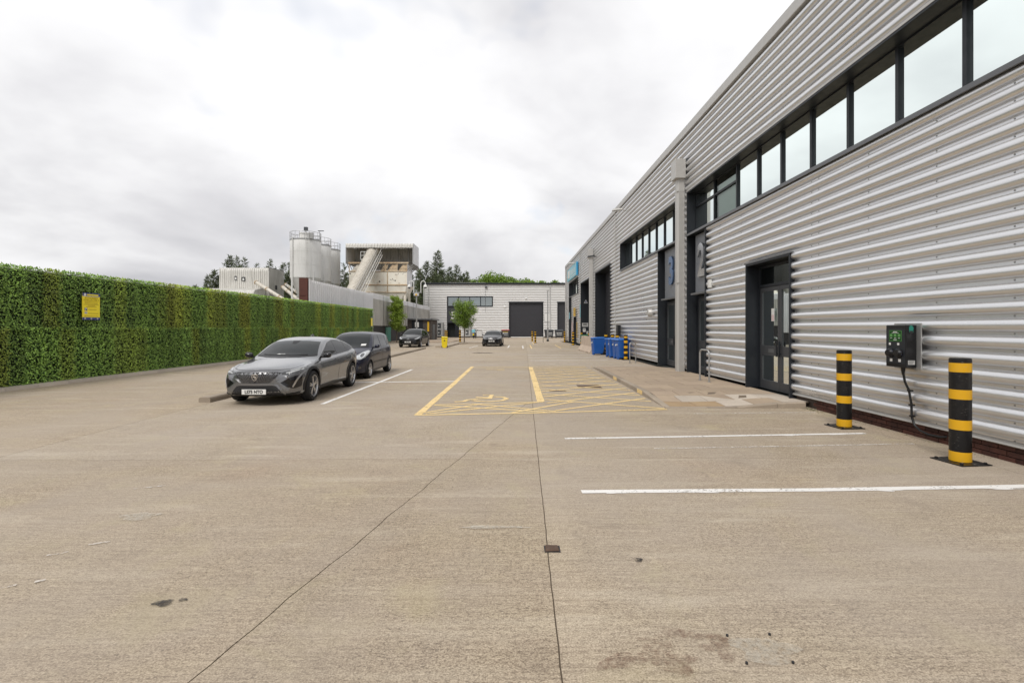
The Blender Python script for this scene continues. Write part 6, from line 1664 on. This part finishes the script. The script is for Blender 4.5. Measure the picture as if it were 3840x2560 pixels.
        for i in range(ns):
            a = 2 * math.pi * i / ns + .3
            for off, wd in (((-.16, .012), (.16, .012)) if s.sp.get('twin') else ((0, .026),)):
                p0 = Vector((0, .03 * math.cos(a + off), .03 * math.sin(a + off))); p1 = Vector((0, (rim - .012) * math.cos(a + off * .9 + s.sp.get('swirl', 0)), (rim - .012) * math.sin(a + off * .9 + s.sp.get('swirl', 0))))
                d2 = (p1 - p0).normalized(); n2 = Vector((0, -d2.z, d2.y)); xx = sg_ * (hw - .02)
                C = Vector((x, y, r_)); A_ = []
                for q, ww, xo in ((p0, wd * 1.5, -.004), (p1, wd, .004)):
                    for s2 in (-1, 1):
                        A_.append(C + q + n2 * ww * s2 + Vector((xx + sg_ * xo, 0, 0))); A_.append(C + q + n2 * ww * s2 + Vector((xx + sg_ * (xo - .03), 0, 0)))
                sk.add(A_, [(0, 2, 6, 4), (1, 5, 7, 3), (0, 4, 5, 1), (2, 3, 7, 6), (0, 1, 3, 2), (4, 6, 7, 5)])
        sk.lathe([(.055, sg_ * (hw - .05)), (.05, sg_ * (hw - .012)), (.001, sg_ * (hw - .010))], 16, 'x', (x, y, r_)); sk.build('spokes', s.sp.get('spokemat', s.sp.get('rimmat', 'wheel_alloy')), wo)
    def patch(s, name, mat, poly, view, off=.004, ml=.07, sides=(1,), parent=None, thick=.008):
        """panel shaped in side/front/top view and laid on the body skin"""
        outs = []
        for sg_ in sides:
            bm = bmesh.new(); vs_ = []
            for a, b in poly:
                if view == 'side': vs_.append(bm.verts.new((sg_, a, b)))
                elif view in ('front', 'rear'): vs_.append(bm.verts.new((a * sg_, 0, b)))
                else: vs_.append(bm.verts.new((a * sg_, b, 3)))
            bm.faces.new(vs_); bmesh.ops.triangulate(bm, faces=bm.faces[:])
            for _ in range(7):
                long_ = [e_ for e_ in bm.edges if e_.calc_length() > ml]
                if not long_: break
                bmesh.ops.subdivide_edges(bm, edges=long_, cuts=1); bmesh.ops.triangulate(bm, faces=[f for f in bm.faces if len(f.verts) > 3])
            hits = {}
            for v in bm.verts:
                c = v.co.copy()
                if view == 'side': o_, d_ = Vector((sg_ * 3, c.y, c.z)), Vector((-sg_, 0, 0))
                elif view == 'front': o_, d_ = Vector((c.x, -2, c.z)), Vector((0, 1, 0))
                elif view == 'rear': o_, d_ = Vector((c.x, 9, c.z)), Vector((0, -1, 0))
                else: o_, d_ = Vector((c.x, c.y, 4)), Vector((0, 0, -1))
                h = s.bvh.ray_cast(o_, d_)
                if h[0] is None:
                    if view == 'side': g_ = Vector((sg_ * .8, c.y, c.z))
                    elif view == 'front': g_ = Vector((c.x, .5, c.z))
                    elif view == 'rear': g_ = Vector((c.x, s.sp['L'] - .5, c.z))
                    else: g_ = Vector((c.x, c.y, .8))
                    h = s.bvh.find_nearest(g_)
                nn = h[1] if h[1].dot(d_) <= 0 else -h[1]
                hits[v] = (h[0], nn)
            for v, (p, nn) in hits.items(): v.co = p + nn * off
            bd = [e_ for e_ in bm.edges if e_.is_boundary]; old = {v: hits[v] for e_ in bd for v in e_.verts}
            src = {tuple(round(q, 6) for q in v.co): hv for v, hv in old.items()}
            r2 = bmesh.ops.extrude_edge_only(bm, edges=bd)
            for v in [g_ for g_ in r2['geom'] if isinstance(g_, bmesh.types.BMVert)]:
                hv = src.get(tuple(round(q, 6) for q in v.co))
                if hv: v.co = v.co - hv[1] * thick
            bmesh.ops.recalc_face_normals(bm, faces=bm.faces)
            # make sure the skin faces outward
            f0 = max(bm.faces, key=lambda f: f.calc_area()); v0 = f0.verts[0]
            hv = hits.get(v0)
            if hv and f0.normal.dot(hv[1]) < 0: bmesh.ops.reverse_faces(bm, faces=bm.faces)
            me = bpy.data.meshes.new(name); bm.to_mesh(me); bm.free(); me.materials.append(MATS[mat]); me.shade_smooth(); me.set_sharp_from_angle(angle=R(45))
            o = bpy.data.objects.new(name, me); link(o); o.parent = parent or s.root; outs.append(o)
        return outs[0] if len(outs) == 1 else outs
    def strip(s, name, mat, pts, wd, view, off=.003, sides=(1,), parent=None, thick=.006):
        P = [Vector(p) for p in pts]; Lf, Rt = [], []
        for i, p in enumerate(P):
            t = (P[min(i + 1, len(P) - 1)] - P[max(0, i - 1)]).normalized(); n_ = Vector((-t.y, t.x)); Lf.append(tuple(p + n_ * wd / 2)); Rt.append(tuple(p - n_ * wd / 2))
        return s.patch(name, mat, Lf + Rt[::-1], view, off, .09, sides, parent, thick)
    def arch_trim(s, mat='black_plastic', w_=.06):
        r_ = s.sp['wr'] * 1.10
        for ya in s.sp['axles']:
            zc = s.sp['wr'] + .01; a0 = math.asin(max(-1, min(1, (s.sp.get('sillz', .24) - zc) / (r_ + w_ * .5)))); n = 18
            A_ = [(ya + (r_ - .004) * math.cos(a0 + (math.pi - 2 * a0) * i / n), zc + (r_ - .004) * math.sin(a0 + (math.pi - 2 * a0) * i / n)) for i in range(n + 1)]
            B_ = [(ya + (r_ + w_) * math.cos(a0 + (math.pi - 2 * a0) * i / n), zc + (r_ + w_) * math.sin(a0 + (math.pi - 2 * a0) * i / n)) for i in range(n + 1)]
            s.patch('arch_trim', mat, A_ + B_[::-1], 'side', .012, .06, (-1, 1), None, .03)
    def mirror(s, y, z, mat, capmat=None):
        for sg_ in (-1, 1):
            x0 = s.sp['wmax'] * .93
            m_ = MB(); prof = [(.0, .05, .036), (.03, .068, .048), (.09, .074, .054), (.14, .066, .05), (.165, .04, .03)]
            rings = []
            for dx, ry, rz_ in prof:
                for i in range(12):
                    a = 2 * math.pi * i / 12; m_.v.append((sg_ * (x0 + .03 + dx), y + ry * math.cos(a) * 1.0, z + .05 + rz_ * math.sin(a) * 1.25 + dx * .08))
            for j in range(4):
                for i in range(12): m_.f.append((j * 12 + i, j * 12 + (i + 1) % 12, (j + 1) * 12 + (i + 1) % 12, (j + 1) * 12 + i)); m_.mi.append(0)
            m_.f.append(tuple(range(12))); m_.mi.append(0); m_.f.append(tuple(range(48, 60))); m_.mi.append(0)
            m_.box(sg_ * (x0 - .06), sg_ * (x0 + .06), y - .02, y + .03, z - .01, z + .03)
            mo = m_.build('door_mirror', mat, s.root, smooth=50)
            g_ = MB(); g_.box(sg_ * (x0 + .05), sg_ * (x0 + .16), y + .066, y + .076, z + .01, z + .10); g_.build('mirror_glass', 'chrome', mo)
    def plate(s, txt, y, z, w_=.52, h_=.111):
        t = MB(); t.box(-w_ / 2, w_ / 2, y - .012, y, z - h_ / 2, z + h_ / 2); po = t.build('number_plate', 'plate_white', s.root, bevel=.004)
        text('plate_characters', txt, 'ink', po, (0, y - .0125, z - .004), (1, 0, 0), (0, 0, 1),   .100, .001, .88, .0048, 'CENTER', False)
def sym(p): return p + [(-x, z) for x, z in reversed(p)]

# --- grey fastback parked nearest
spA = dict(L=4.69, wmax=.925, roofw=.60, zroof=1.45, wr=.35, axles=(.93, 3.71), rim=.70, spokes=5, twin=True, swirl=.10, rimmat='wheel_alloy', spokemat='wheel_alloy', sillz=.30,
    w=[(0, .72), (.1, .80), (.35, .885), (.93, .925), (2.3, .918), (3.7, .925), (4.2, .90), (4.55, .82), (4.69, .74)],
    zb=[(0, .30), (.08, .225), (.3, .20), (4.2, .20), (4.55, .30), (4.69, .44)],
    zt=[(0, .70), (.05, .765), (.16, .815), (.5, .88), (1.0, .955), (1.28, 1.0), (1.7, 1.19), (2.1, 1.355), (2.45, 1.435), (2.8, 1.462), (3.3, 1.435), (3.8, 1.34), (4.2, 1.22), (4.42, 1.15), (4.6, 1.05), (4.69, .86)],
    zs=[(0, .62), (.06, .69), (.25, .755), (.6, .82), (1.0, .87), (1.5, .915), (2.5, .955), (3.5, 1.0), (4.2, 1.05), (4.55, 1.0), (4.69, .80)],
    cr=[(0, .06), (.4, .075), (1.1, .085), (1.5, .05), (2.2, .045), (3.9, .05), (4.69, .05)], bowf=.30, bowr=.2, bowg=.16, tt=.085, tb=.08, waist=.028)
ca = Car('parked_car', 'grey fastback car parked nearest the hedge kerb, plate LS75 NTO', (-5.53, 10.60, 0), 0, spA, 'paint_grey')
P = ca.patch
P('windscreen', 'car_glass', [(-.72, 1.04), (-.40, 1.018), (0, 1.012), (.40, 1.018), (.72, 1.04), (.585, 1.33), (.3, 1.358), (0, 1.363), (-.3, 1.358), (-.585, 1.33)], 'front', .004, .08)
ca.strip('cowl_panel', 'black_plastic', [(-.73, 1.024), (-.4, 1.002), (0, .996), (.4, 1.002), (.73, 1.024)], .035, 'front', .006)
P('window_surround', 'black_gloss', [(1.46, .945), (1.62, 1.005), (2.0, 1.17), (2.35, 1.315), (2.75, 1.378), (3.2, 1.365), (3.6, 1.30), (3.95, 1.19), (4.12, 1.115), (3.98, 1.085), (3.6, 1.035), (2.6, .985)], 'side', .003, .08, (-1, 1))
for nm, pl in (('front_window', [(1.74, .985), (2.03, 1.15), (2.33, 1.288), (2.58, 1.342), (2.63, .985)]), ('rear_window', [(2.70, .99), (2.67, 1.35), (2.95, 1.355), (3.25, 1.325), (3.42, 1.03)]), ('quarter_window', [(3.49, 1.045), (3.34, 1.318), (3.62, 1.262), (3.92, 1.165), (4.02, 1.115)])):
    P(nm, 'car_glass', pl, 'side', .0055, .08, (-1, 1))
ca.arch_trim('black_plastic', .055)
P('sill_trim', 'black_plastic', [(1.33, .225), (3.32, .225), (3.30, .30), (2.3, .335), (1.36, .32)], 'side', .008, .1, (-1, 1))
for pts in ([(1.50, .93), (1.42, .72), (1.40, .36)], [(2.66, .98), (2.68, .7), (2.62, .34)], [(3.52, 1.02), (3.60, .85), (3.38, .55), (3.30, .35)]): ca.strip('door_seam', 'ink', pts, .007, 'side', .002, (-1, 1))
for yh in (2.42, 3.30): P('door_handle', 'paint_grey', [(yh, .865), (yh + .19, .872), (yh + .19, .897), (yh, .89)], 'side', .022, .08, (-1, 1), None, .03)
ca.strip('bonnet_seam', 'ink', [(-.74, .845), (-.66, .79), (-.45, .775), (0, .768), (.45, .775), (.66, .79), (.74, .845)], .006, 'front', .002)
# face
P('grille', 'ink', sym([(0, .735), (.42, .735), (.50, .715), (.40, .60), (.30, .505), (0, .50)]), 'front', .003, .07)
for i in range(1, 11):
    xt = i * .047; ln = .0 if i < 5 else 0
    P('grille_slat', 'wheel_alloy', [(xt * .98, .722), (xt * .98 + .0055, .722), (xt * .72 + .004, .61), (xt * .72, .61)], 'front', .009, .06, (-1, 1))
for i in range(1, 15):
    xt = i * .030
    P('grille_slat', 'wheel_alloy', [(xt * 1.16, .60), (xt * 1.16 + .004, .60), (xt * .84 + .003, .51), (xt * .84, .51)], 'front', .007, .06, (-1, 1))
P('emblem', 'chrome', sym([(0, .69), (.062, .688), (.058, .62), (.035, .575), (0, .552)]), 'front', .016, .04)
P('emblem_field', 'ink', sym([(0, .678), (.05, .676), (.047, .622), (.028, .585), (0, .566)]), 'front', .0185, .04, (1,), None, .001)
P('emblem_device', 'chrome', [(-.034, .652), (-.005, .662), (.030, .648), (.034, .615), (.014, .588), (.004, .60), (.010, .622), (-.012, .628), (-.03, .635)], 'front', .021, .04, (1,), None, .001)
P('badge_script', 'wheel_alloy', [(-.06, .778), (.06, .778), (.06, .787), (-.06, .787)], 'front', .006, .06)
P('headlight', 'lamp_dark', [(.50, .715), (.60, .752), (.72, .79), (.82, .825), (.845, .82), (.83, .745), (.76, .705), (.62, .675), (.52, .68)], 'front', .005, .06, (-1, 1))
ca.strip('headlight_strip', 'lamp_glass', [(.58, .70), (.70, .73), (.82, .775)], .024, 'front', .009, (-1, 1)); ca.strip('headlight_strip', 'lamp_glass', [(.64, .748), (.74, .782), (.825, .81)], .014, 'front', .009, (-1, 1))
P('side_intake', 'black_gloss', [(.50, .50), (.64, .59), (.76, .645), (.83, .66), (.84, .54), (.82, .40), (.75, .365), (.64, .40)], 'front', .004, .06, (-1, 1))
ca.strip('running_light', 'wheel_alloy', [(.84, .73), (.815, .65), (.765, .52), (.72, .40)], .022, 'front', .012, (-1, 1))
P('lower_grille', 'ink', sym([(0, .445), (.36, .445), (.42, .43), (.56, .262), (0, .262)]), 'front', .004, .07)
for i in range(5): ca.strip('lower_slat', 'black_plastic', [(-.36 - .035 * i, .415 - .032 * i), (.36 + .035 * i, .415 - .032 * i)], .008, 'front', .008)
ca.strip('lower_surround', 'paint_grey', [(-.60, .262), (-.44, .45), (-.36, .47), (0, .472), (.36, .47), (.44, .45), (.60, .262)], .045, 'front', .012)
P('front_lip', 'black_plastic', sym([(0, .250), (.56, .252), (.86, .30), (.86, .255), (.56, .205), (0, .20)]), 'front', .012, .08)
ca.plate('LS75 NTO', -.028, .322)
ca.mirror(1.60, .965, 'black_gloss')
m_ = MB(); m_.add([(-.02, 2.95, 1.475), (.02, 2.95, 1.475), (.02, 3.15, 1.46), (-.02, 3.15, 1.46), (0, 3.13, 1.53)], [(0, 1, 4), (1, 2, 4), (2, 3, 4), (3, 0, 4), (0, 3, 2, 1)]); m_.build('roof_antenna', 'black_gloss', ca.root)
P('rear_window', 'car_glass', sym([(0, 1.40), (.5, 1.37), (.6, 1.2), (0, 1.18)]), 'rear', .004, .1)
P('rear_lamp', 'lamp_red', [(.3, .98), (.84, 1.0), (.82, .90), (.3, .92)], 'rear', .005, .1, (-1, 1))
ca.strip('wiper', 'black_plastic', [(-.55, 1.045), (-.2, 1.032), (.12, 1.03)], .018, 'front', .012); ca.strip('wiper', 'black_plastic', [(-.1, 1.04), (.25, 1.028), (.52, 1.04)], .018, 'front', .014)
P('sensor_pod', 'ink', [(-.09, 1.36), (.09, 1.36), (.05, 1.29), (-.05, 1.29)], 'front', .0065, .06)
P('parking_paper', 'white_plastic', [(-.20, 1.048), (.02, 1.046), (.0, 1.058), (-.16, 1.06)], 'front', .0065, .06)

# --- navy mini MPV behind it
spB = dict(L=4.08, wmax=.845, roofw=.59, zroof=1.50, wr=.30, axles=(.78, 3.38), rim=.68, spokes=5, rimmat='wheel_alloy', sillz=.26,
    w=[(0, .64), (.1, .73), (.35, .815), (.78, .845), (2.2, .842), (3.4, .845), (3.8, .81), (4.08, .70)],
    zb=[(0, .28), (.08, .21), (.3, .19), (3.7, .20), (4.0, .28), (4.08, .36)],
    zt=[(0, .66), (.05, .74), (.15, .81), (.4, .90), (.75, .985), (.95, 1.04), (1.3, 1.24), (1.65, 1.44), (1.95, 1.53), (2.4, 1.56), (3.0, 1.555), (3.5, 1.535), (3.8, 1.48), (3.98, 1.18), (4.08, .85)],
    zs=[(0, .58), (.06, .66), (.25, .77), (.6, .88), (1.0, .935), (2.0, .965), (3.2, 1.0), (3.8, 1.0), (4.08, .75)],
    cr=[(0, .07), (.4, .10), (.9, .07), (1.4, .05), (3.5, .06), (4.08, .06)], bowf=.30, bowr=.15, bowg=.16, tt=.05, tb=.05, waist=.015)
cb = Car('parked_car', 'dark navy hatchback with large round headlamps parked behind the grey fastback', (-5.585, 15.80, 0), 0, spB, 'paint_navy')
P = cb.patch
P('windscreen', 'car_glass', [(-.64, 1.055), (0, 1.03), (.64, 1.055), (.60, 1.30), (.55, 1.455), (0, 1.485), (-.55, 1.455), (-.60, 1.30)], 'front', .004, .08)
cb.strip('cowl_panel', 'black_plastic', [(-.66, 1.04), (0, 1.016), (.66, 1.04)], .03, 'front', .006)
for nm, pl in (('front_window', [(1.33, 1.0), (1.50, 1.14), (1.78, 1.36), (1.95, 1.44), (2.20, 1.455), (2.26, 1.0)]), ('rear_window', [(2.33, 1.0), (2.30, 1.458), (2.70, 1.455), (3.02, 1.43), (3.10, 1.02)]), ('quarter_window', [(3.20, 1.04), (3.12, 1.415), (3.40, 1.36), (3.58, 1.10)])):
    P(nm, 'car_glass', pl, 'side', .0045, .08, (-1, 1))
cb.arch_trim('paint_navy', .03)
for pts in ([(1.20, .98), (1.18, .6), (1.2, .28)], [(2.29, .98), (2.30, .6), (2.28, .28)], [(3.14, 1.0), (3.22, .8), (3.02, .45), (2.98, .28)]): cb.strip('door_seam', 'ink', pts, .007, 'side', .002, (-1, 1))
for yh in (2.02, 2.86): P('door_handle', 'paint_navy', [(yh, .875), (yh + .18, .88), (yh + .18, .905), (yh, .90)], 'side', .022, .08, (-1, 1), None, .03)
cb.strip('side_rubbing_strip', 'black_plastic', [(1.22, .52), (2.3, .525), (2.98, .53)], .05, 'side', .008, (-1, 1))
P('headlight', 'lamp_glass', [(.44, .72), (.56, .66), (.66, .66), (.76, .72), (.80, .83), (.79, .915), (.72, .935), (.62, .88), (.52, .80)], 'front', .006, .05, (-1, 1))
for cx_, cz_, r_, mt in ((.66, .79, .085, 'chrome'), (.66, .79, .06, 'lamp_dark'), (.545, .735, .04, 'chrome')):
    P('headlight_bowl', mt, [(cx_ + r_ * math.cos(2 * math.pi * i / 16), cz_ + r_ * math.sin(2 * math.pi * i / 16)) for i in range(16)], 'front', .009 if mt == 'chrome' else .012, .05, (-1, 1))
P('grille', 'ink', sym([(0, .74), (.40, .72), (.34, .64), (0, .63)]), 'front', .004, .07); cb.strip('grille_bar', 'chrome', [(-.36, .685), (0, .69), (.36, .685)], .02, 'front', .009)
P('lower_grille', 'ink', sym([(0, .42), (.42, .42), (.48, .28), (0, .27)]), 'front', .004, .07)
P('fog_lamp', 'lamp_dark', [(.60, .36), (.68, .36), (.68, .43), (.60, .43)], 'front', .006, .05, (-1, 1))
cb.mirror(1.36, 1.0, 'paint_navy')
P('side_marker', 'lamp_glass', [(1.02, .79), (1.07, .79), (1.07, .82), (1.02, .82)], 'side', .008, .05, (-1, 1))
P('parking_paper', 'white_plastic', [(.40, 1.075), (.55, 1.08), (.55, 1.14), (.40, 1.135)], 'front', .0065, .06); P('parking_paper', 'white_plastic', [(-.16, 1.07), (-.02, 1.065), (-.10, 1.13)], 'front', .0065, .06)
P('rear_lamp', 'lamp_red', [(.60, 1.05), (.70, 1.05), (.66, 1.35), (.58, 1.35)], 'rear', .005, .1, (-1, 1)); P('rear_glass', 'car_glass', sym([(0, 1.45), (.5, 1.42), (.55, 1.12), (0, 1.1)]), 'rear', .004, .1)
cb.strip('wiper', 'black_plastic', [(-.5, 1.07), (-.1, 1.05), (.15, 1.05)], .018, 'front', .012)

# --- black crossover near the substation
spC = dict(L=4.75, wmax=.955, roofw=.62, zroof=1.58, wr=.36, axles=(.88, 3.77), rim=.72, spokes=5, twin=True, rimmat='wheel_alloy', sillz=.26,
    w=[(0, .72), (.1, .82), (.4, .92), (.9, .955), (2.3, .945), (3.8, .955), (4.3, .92), (4.6, .84), (4.75, .74)],
    zb=[(0, .32), (.08, .24), (.3, .20), (4.2, .20), (4.6, .32), (4.75, .45)],
    zt=[(0, .68), (.05, .75), (.2, .83), (.5, .93), (.9, 1.02), (1.15, 1.08), (1.6, 1.33), (2.05, 1.54), (2.4, 1.615), (2.7, 1.62), (3.2, 1.58), (3.8, 1.42), (4.3, 1.22), (4.55, 1.12), (4.75, .85)],
    zs=[(0, .60), (.06, .68), (.3, .79), (.7, .90), (1.2, .96), (2.4, 1.0), (3.6, 1.06), (4.3, 1.08), (4.75, .78)],
    cr=[(0, .06), (.4, .08), (1.0, .08), (1.5, .05), (3.8, .07), (4.75, .05)], bowf=.32, bowr=.2, bowg=.16)
cc = Car('parked_car', 'glossy black crossover with closed nose standing before the brick substation', (-8.85, 41.9, 0), R(-3), spC, 'paint_black')
P = cc.patch
P('windscreen', 'car_glass', sym([(0, 1.09), (.72, 1.115), (.60, 1.50), (0, 1.54)]), 'front', .004, .1)
P('side_window', 'car_glass', [(1.62, 1.03), (2.1, 1.33), (2.45, 1.47), (2.62, 1.49), (2.66, 1.045)], 'side', .004, .1, (-1, 1)); P('side_window', 'car_glass', [(2.74, 1.05), (2.70, 1.49), (3.2, 1.43), (3.7, 1.24), (3.95, 1.12)], 'side', .004, .1, (-1, 1))
P('headlight', 'lamp_glass', [(.50, .72), (.62, .71), (.80, .77), (.90, .87), (.84, .88), (.66, .79)], 'front', .006, .07, (-1, 1))
P('lower_grille', 'ink', sym([(0, .38), (.6, .38), (.7, .27), (0, .27)]), 'front', .004, .1); P('bumper_recess', 'ink', sym([(0, .60), (.62, .62), (.5, .53), (0, .50)]), 'front', .003, .1)
P('emblem', 'chrome', sym([(0, .79), (.03, .79), (0, .74)]), 'front', .006, .05); cc.strip('bumper_line', 'chrome', [(-.5, .285), (.5, .285)], .012, 'front', .01)
cc.plate('LB72 DNL', -.028, .47); cc.mirror(1.55, 1.06, 'paint_black'); P('rear_lamp', 'lamp_red', [(.5, 1.0), (.88, 1.05), (.86, .92), (.5, .9)], 'rear', .005, .1, (-1, 1))
for pts in ([(1.36, .98), (1.38, .3)], [(2.69, 1.02), (2.66, .3)]): cc.strip('door_seam', 'ink', pts, .008, 'side', .002, (-1, 1))

# --- black hatchback with twin kidney grille in the middle of the yard
spD = dict(L=4.32, wmax=.90, roofw=.60, zroof=1.40, wr=.325, axles=(.84, 3.51), rim=.72, spokes=5, twin=True, rimmat='wheel_dark', sillz=.26,
    w=[(0, .70), (.1, .79), (.35, .865), (.84, .90), (2.2, .892), (3.5, .90), (4.0, .86), (4.32, .74)],
    zb=[(0, .30), (.08, .21), (.3, .17), (3.9, .18), (4.2, .3), (4.32, .42)],
    zt=[(0, .68), (.05, .75), (.15, .81), (.5, .90), (1.0, .985), (1.25, 1.03), (1.65, 1.22), (2.05, 1.38), (2.4, 1.43), (2.9, 1.43), (3.4, 1.39), (3.85, 1.30), (4.15, 1.05), (4.32, .82)],
    zs=[(0, .60), (.06, .68), (.25, .76), (.6, .84), (1.0, .90), (2.2, .94), (3.4, .99), (4.0, 1.0), (4.32, .72)],
    cr=[(0, .06), (.4, .08), (1.1, .08), (1.5, .05), (3.6, .05), (4.32, .05)], bowf=.28, bowr=.15, bowg=.14)
cd = Car('parked_car', 'black hatchback with chrome twin oval grille in the open yard', (-1.84, 44.3, 0), R(-2), spD, 'paint_black')
P = cd.patch
P('windscreen', 'car_glass', sym([(0, 1.045), (.68, 1.07), (.57, 1.34), (0, 1.37)]), 'front', .004, .1)
P('side_window', 'car_glass', [(1.62, .975), (2.05, 1.22), (2.35, 1.32), (2.55, 1.33), (2.58, .985)], 'side', .004, .1, (-1, 1)); P('side_window', 'car_glass', [(2.65, .99), (2.62, 1.33), (3.1, 1.30), (3.5, 1.20), (3.6, 1.04)], 'side', .004, .1, (-1, 1))
kid = [(.015, .72), (.20, .725), (.33, .70), (.36, .645), (.28, .565), (.06, .56), (.015, .60)]
P('grille_ring', 'wheel_alloy', kid, 'front', .006, .06, (-1, 1))
P('grille', 'ink', [(.045, .70), (.19, .705), (.30, .685), (.325, .645), (.265, .585), (.075, .58), (.045, .61)], 'front', .011, .06, (-1, 1))
P('headlight', 'lamp_dark', [(.42, .68), (.60, .72), (.78, .78), (.84, .79), (.84, .70), (.70, .66), (.5, .645)], 'front', .005, .06, (-1, 1)); cd.strip('headlight_strip', 'lamp_glass', [(.44, .69), (.62, .73), (.80, .775), (.825, .72)], .026, 'front', .01, (-1, 1))
P('side_intake', 'ink', [(.52, .46), (.80, .50), (.80, .34), (.56, .30)], 'front', .004, .07, (-1, 1)); P('lower_grille', 'ink', sym([(0, .36), (.42, .36), (.46, .25), (0, .25)]), 'front', .004, .1); cd.strip('front_lip', 'wheel_alloy', [(-.42, .215), (0, .21), (.42, .215)], .018, 'front', .01)
m_ = MB(); m_.lathe([(.04, 0), (.036, -.008)], 14, 'y', (0, .055, .765)); m_.build('emblem', 'white_plastic', cd.root)
cd.plate('YC20 ZBO', -.03, .48); cd.mirror(1.58, .985, 'paint_black'); P('rear_lamp', 'lamp_red', [(.5, .95), (.84, .98), (.82, .86), (.5, .85)], 'rear', .005, .1, (-1, 1))
for pts in ([(1.4, .92), (1.38, .3)], [(2.6, .96), (2.58, .3)]): cd.strip('door_seam', 'ink', pts, .008, 'side', .002, (-1, 1))
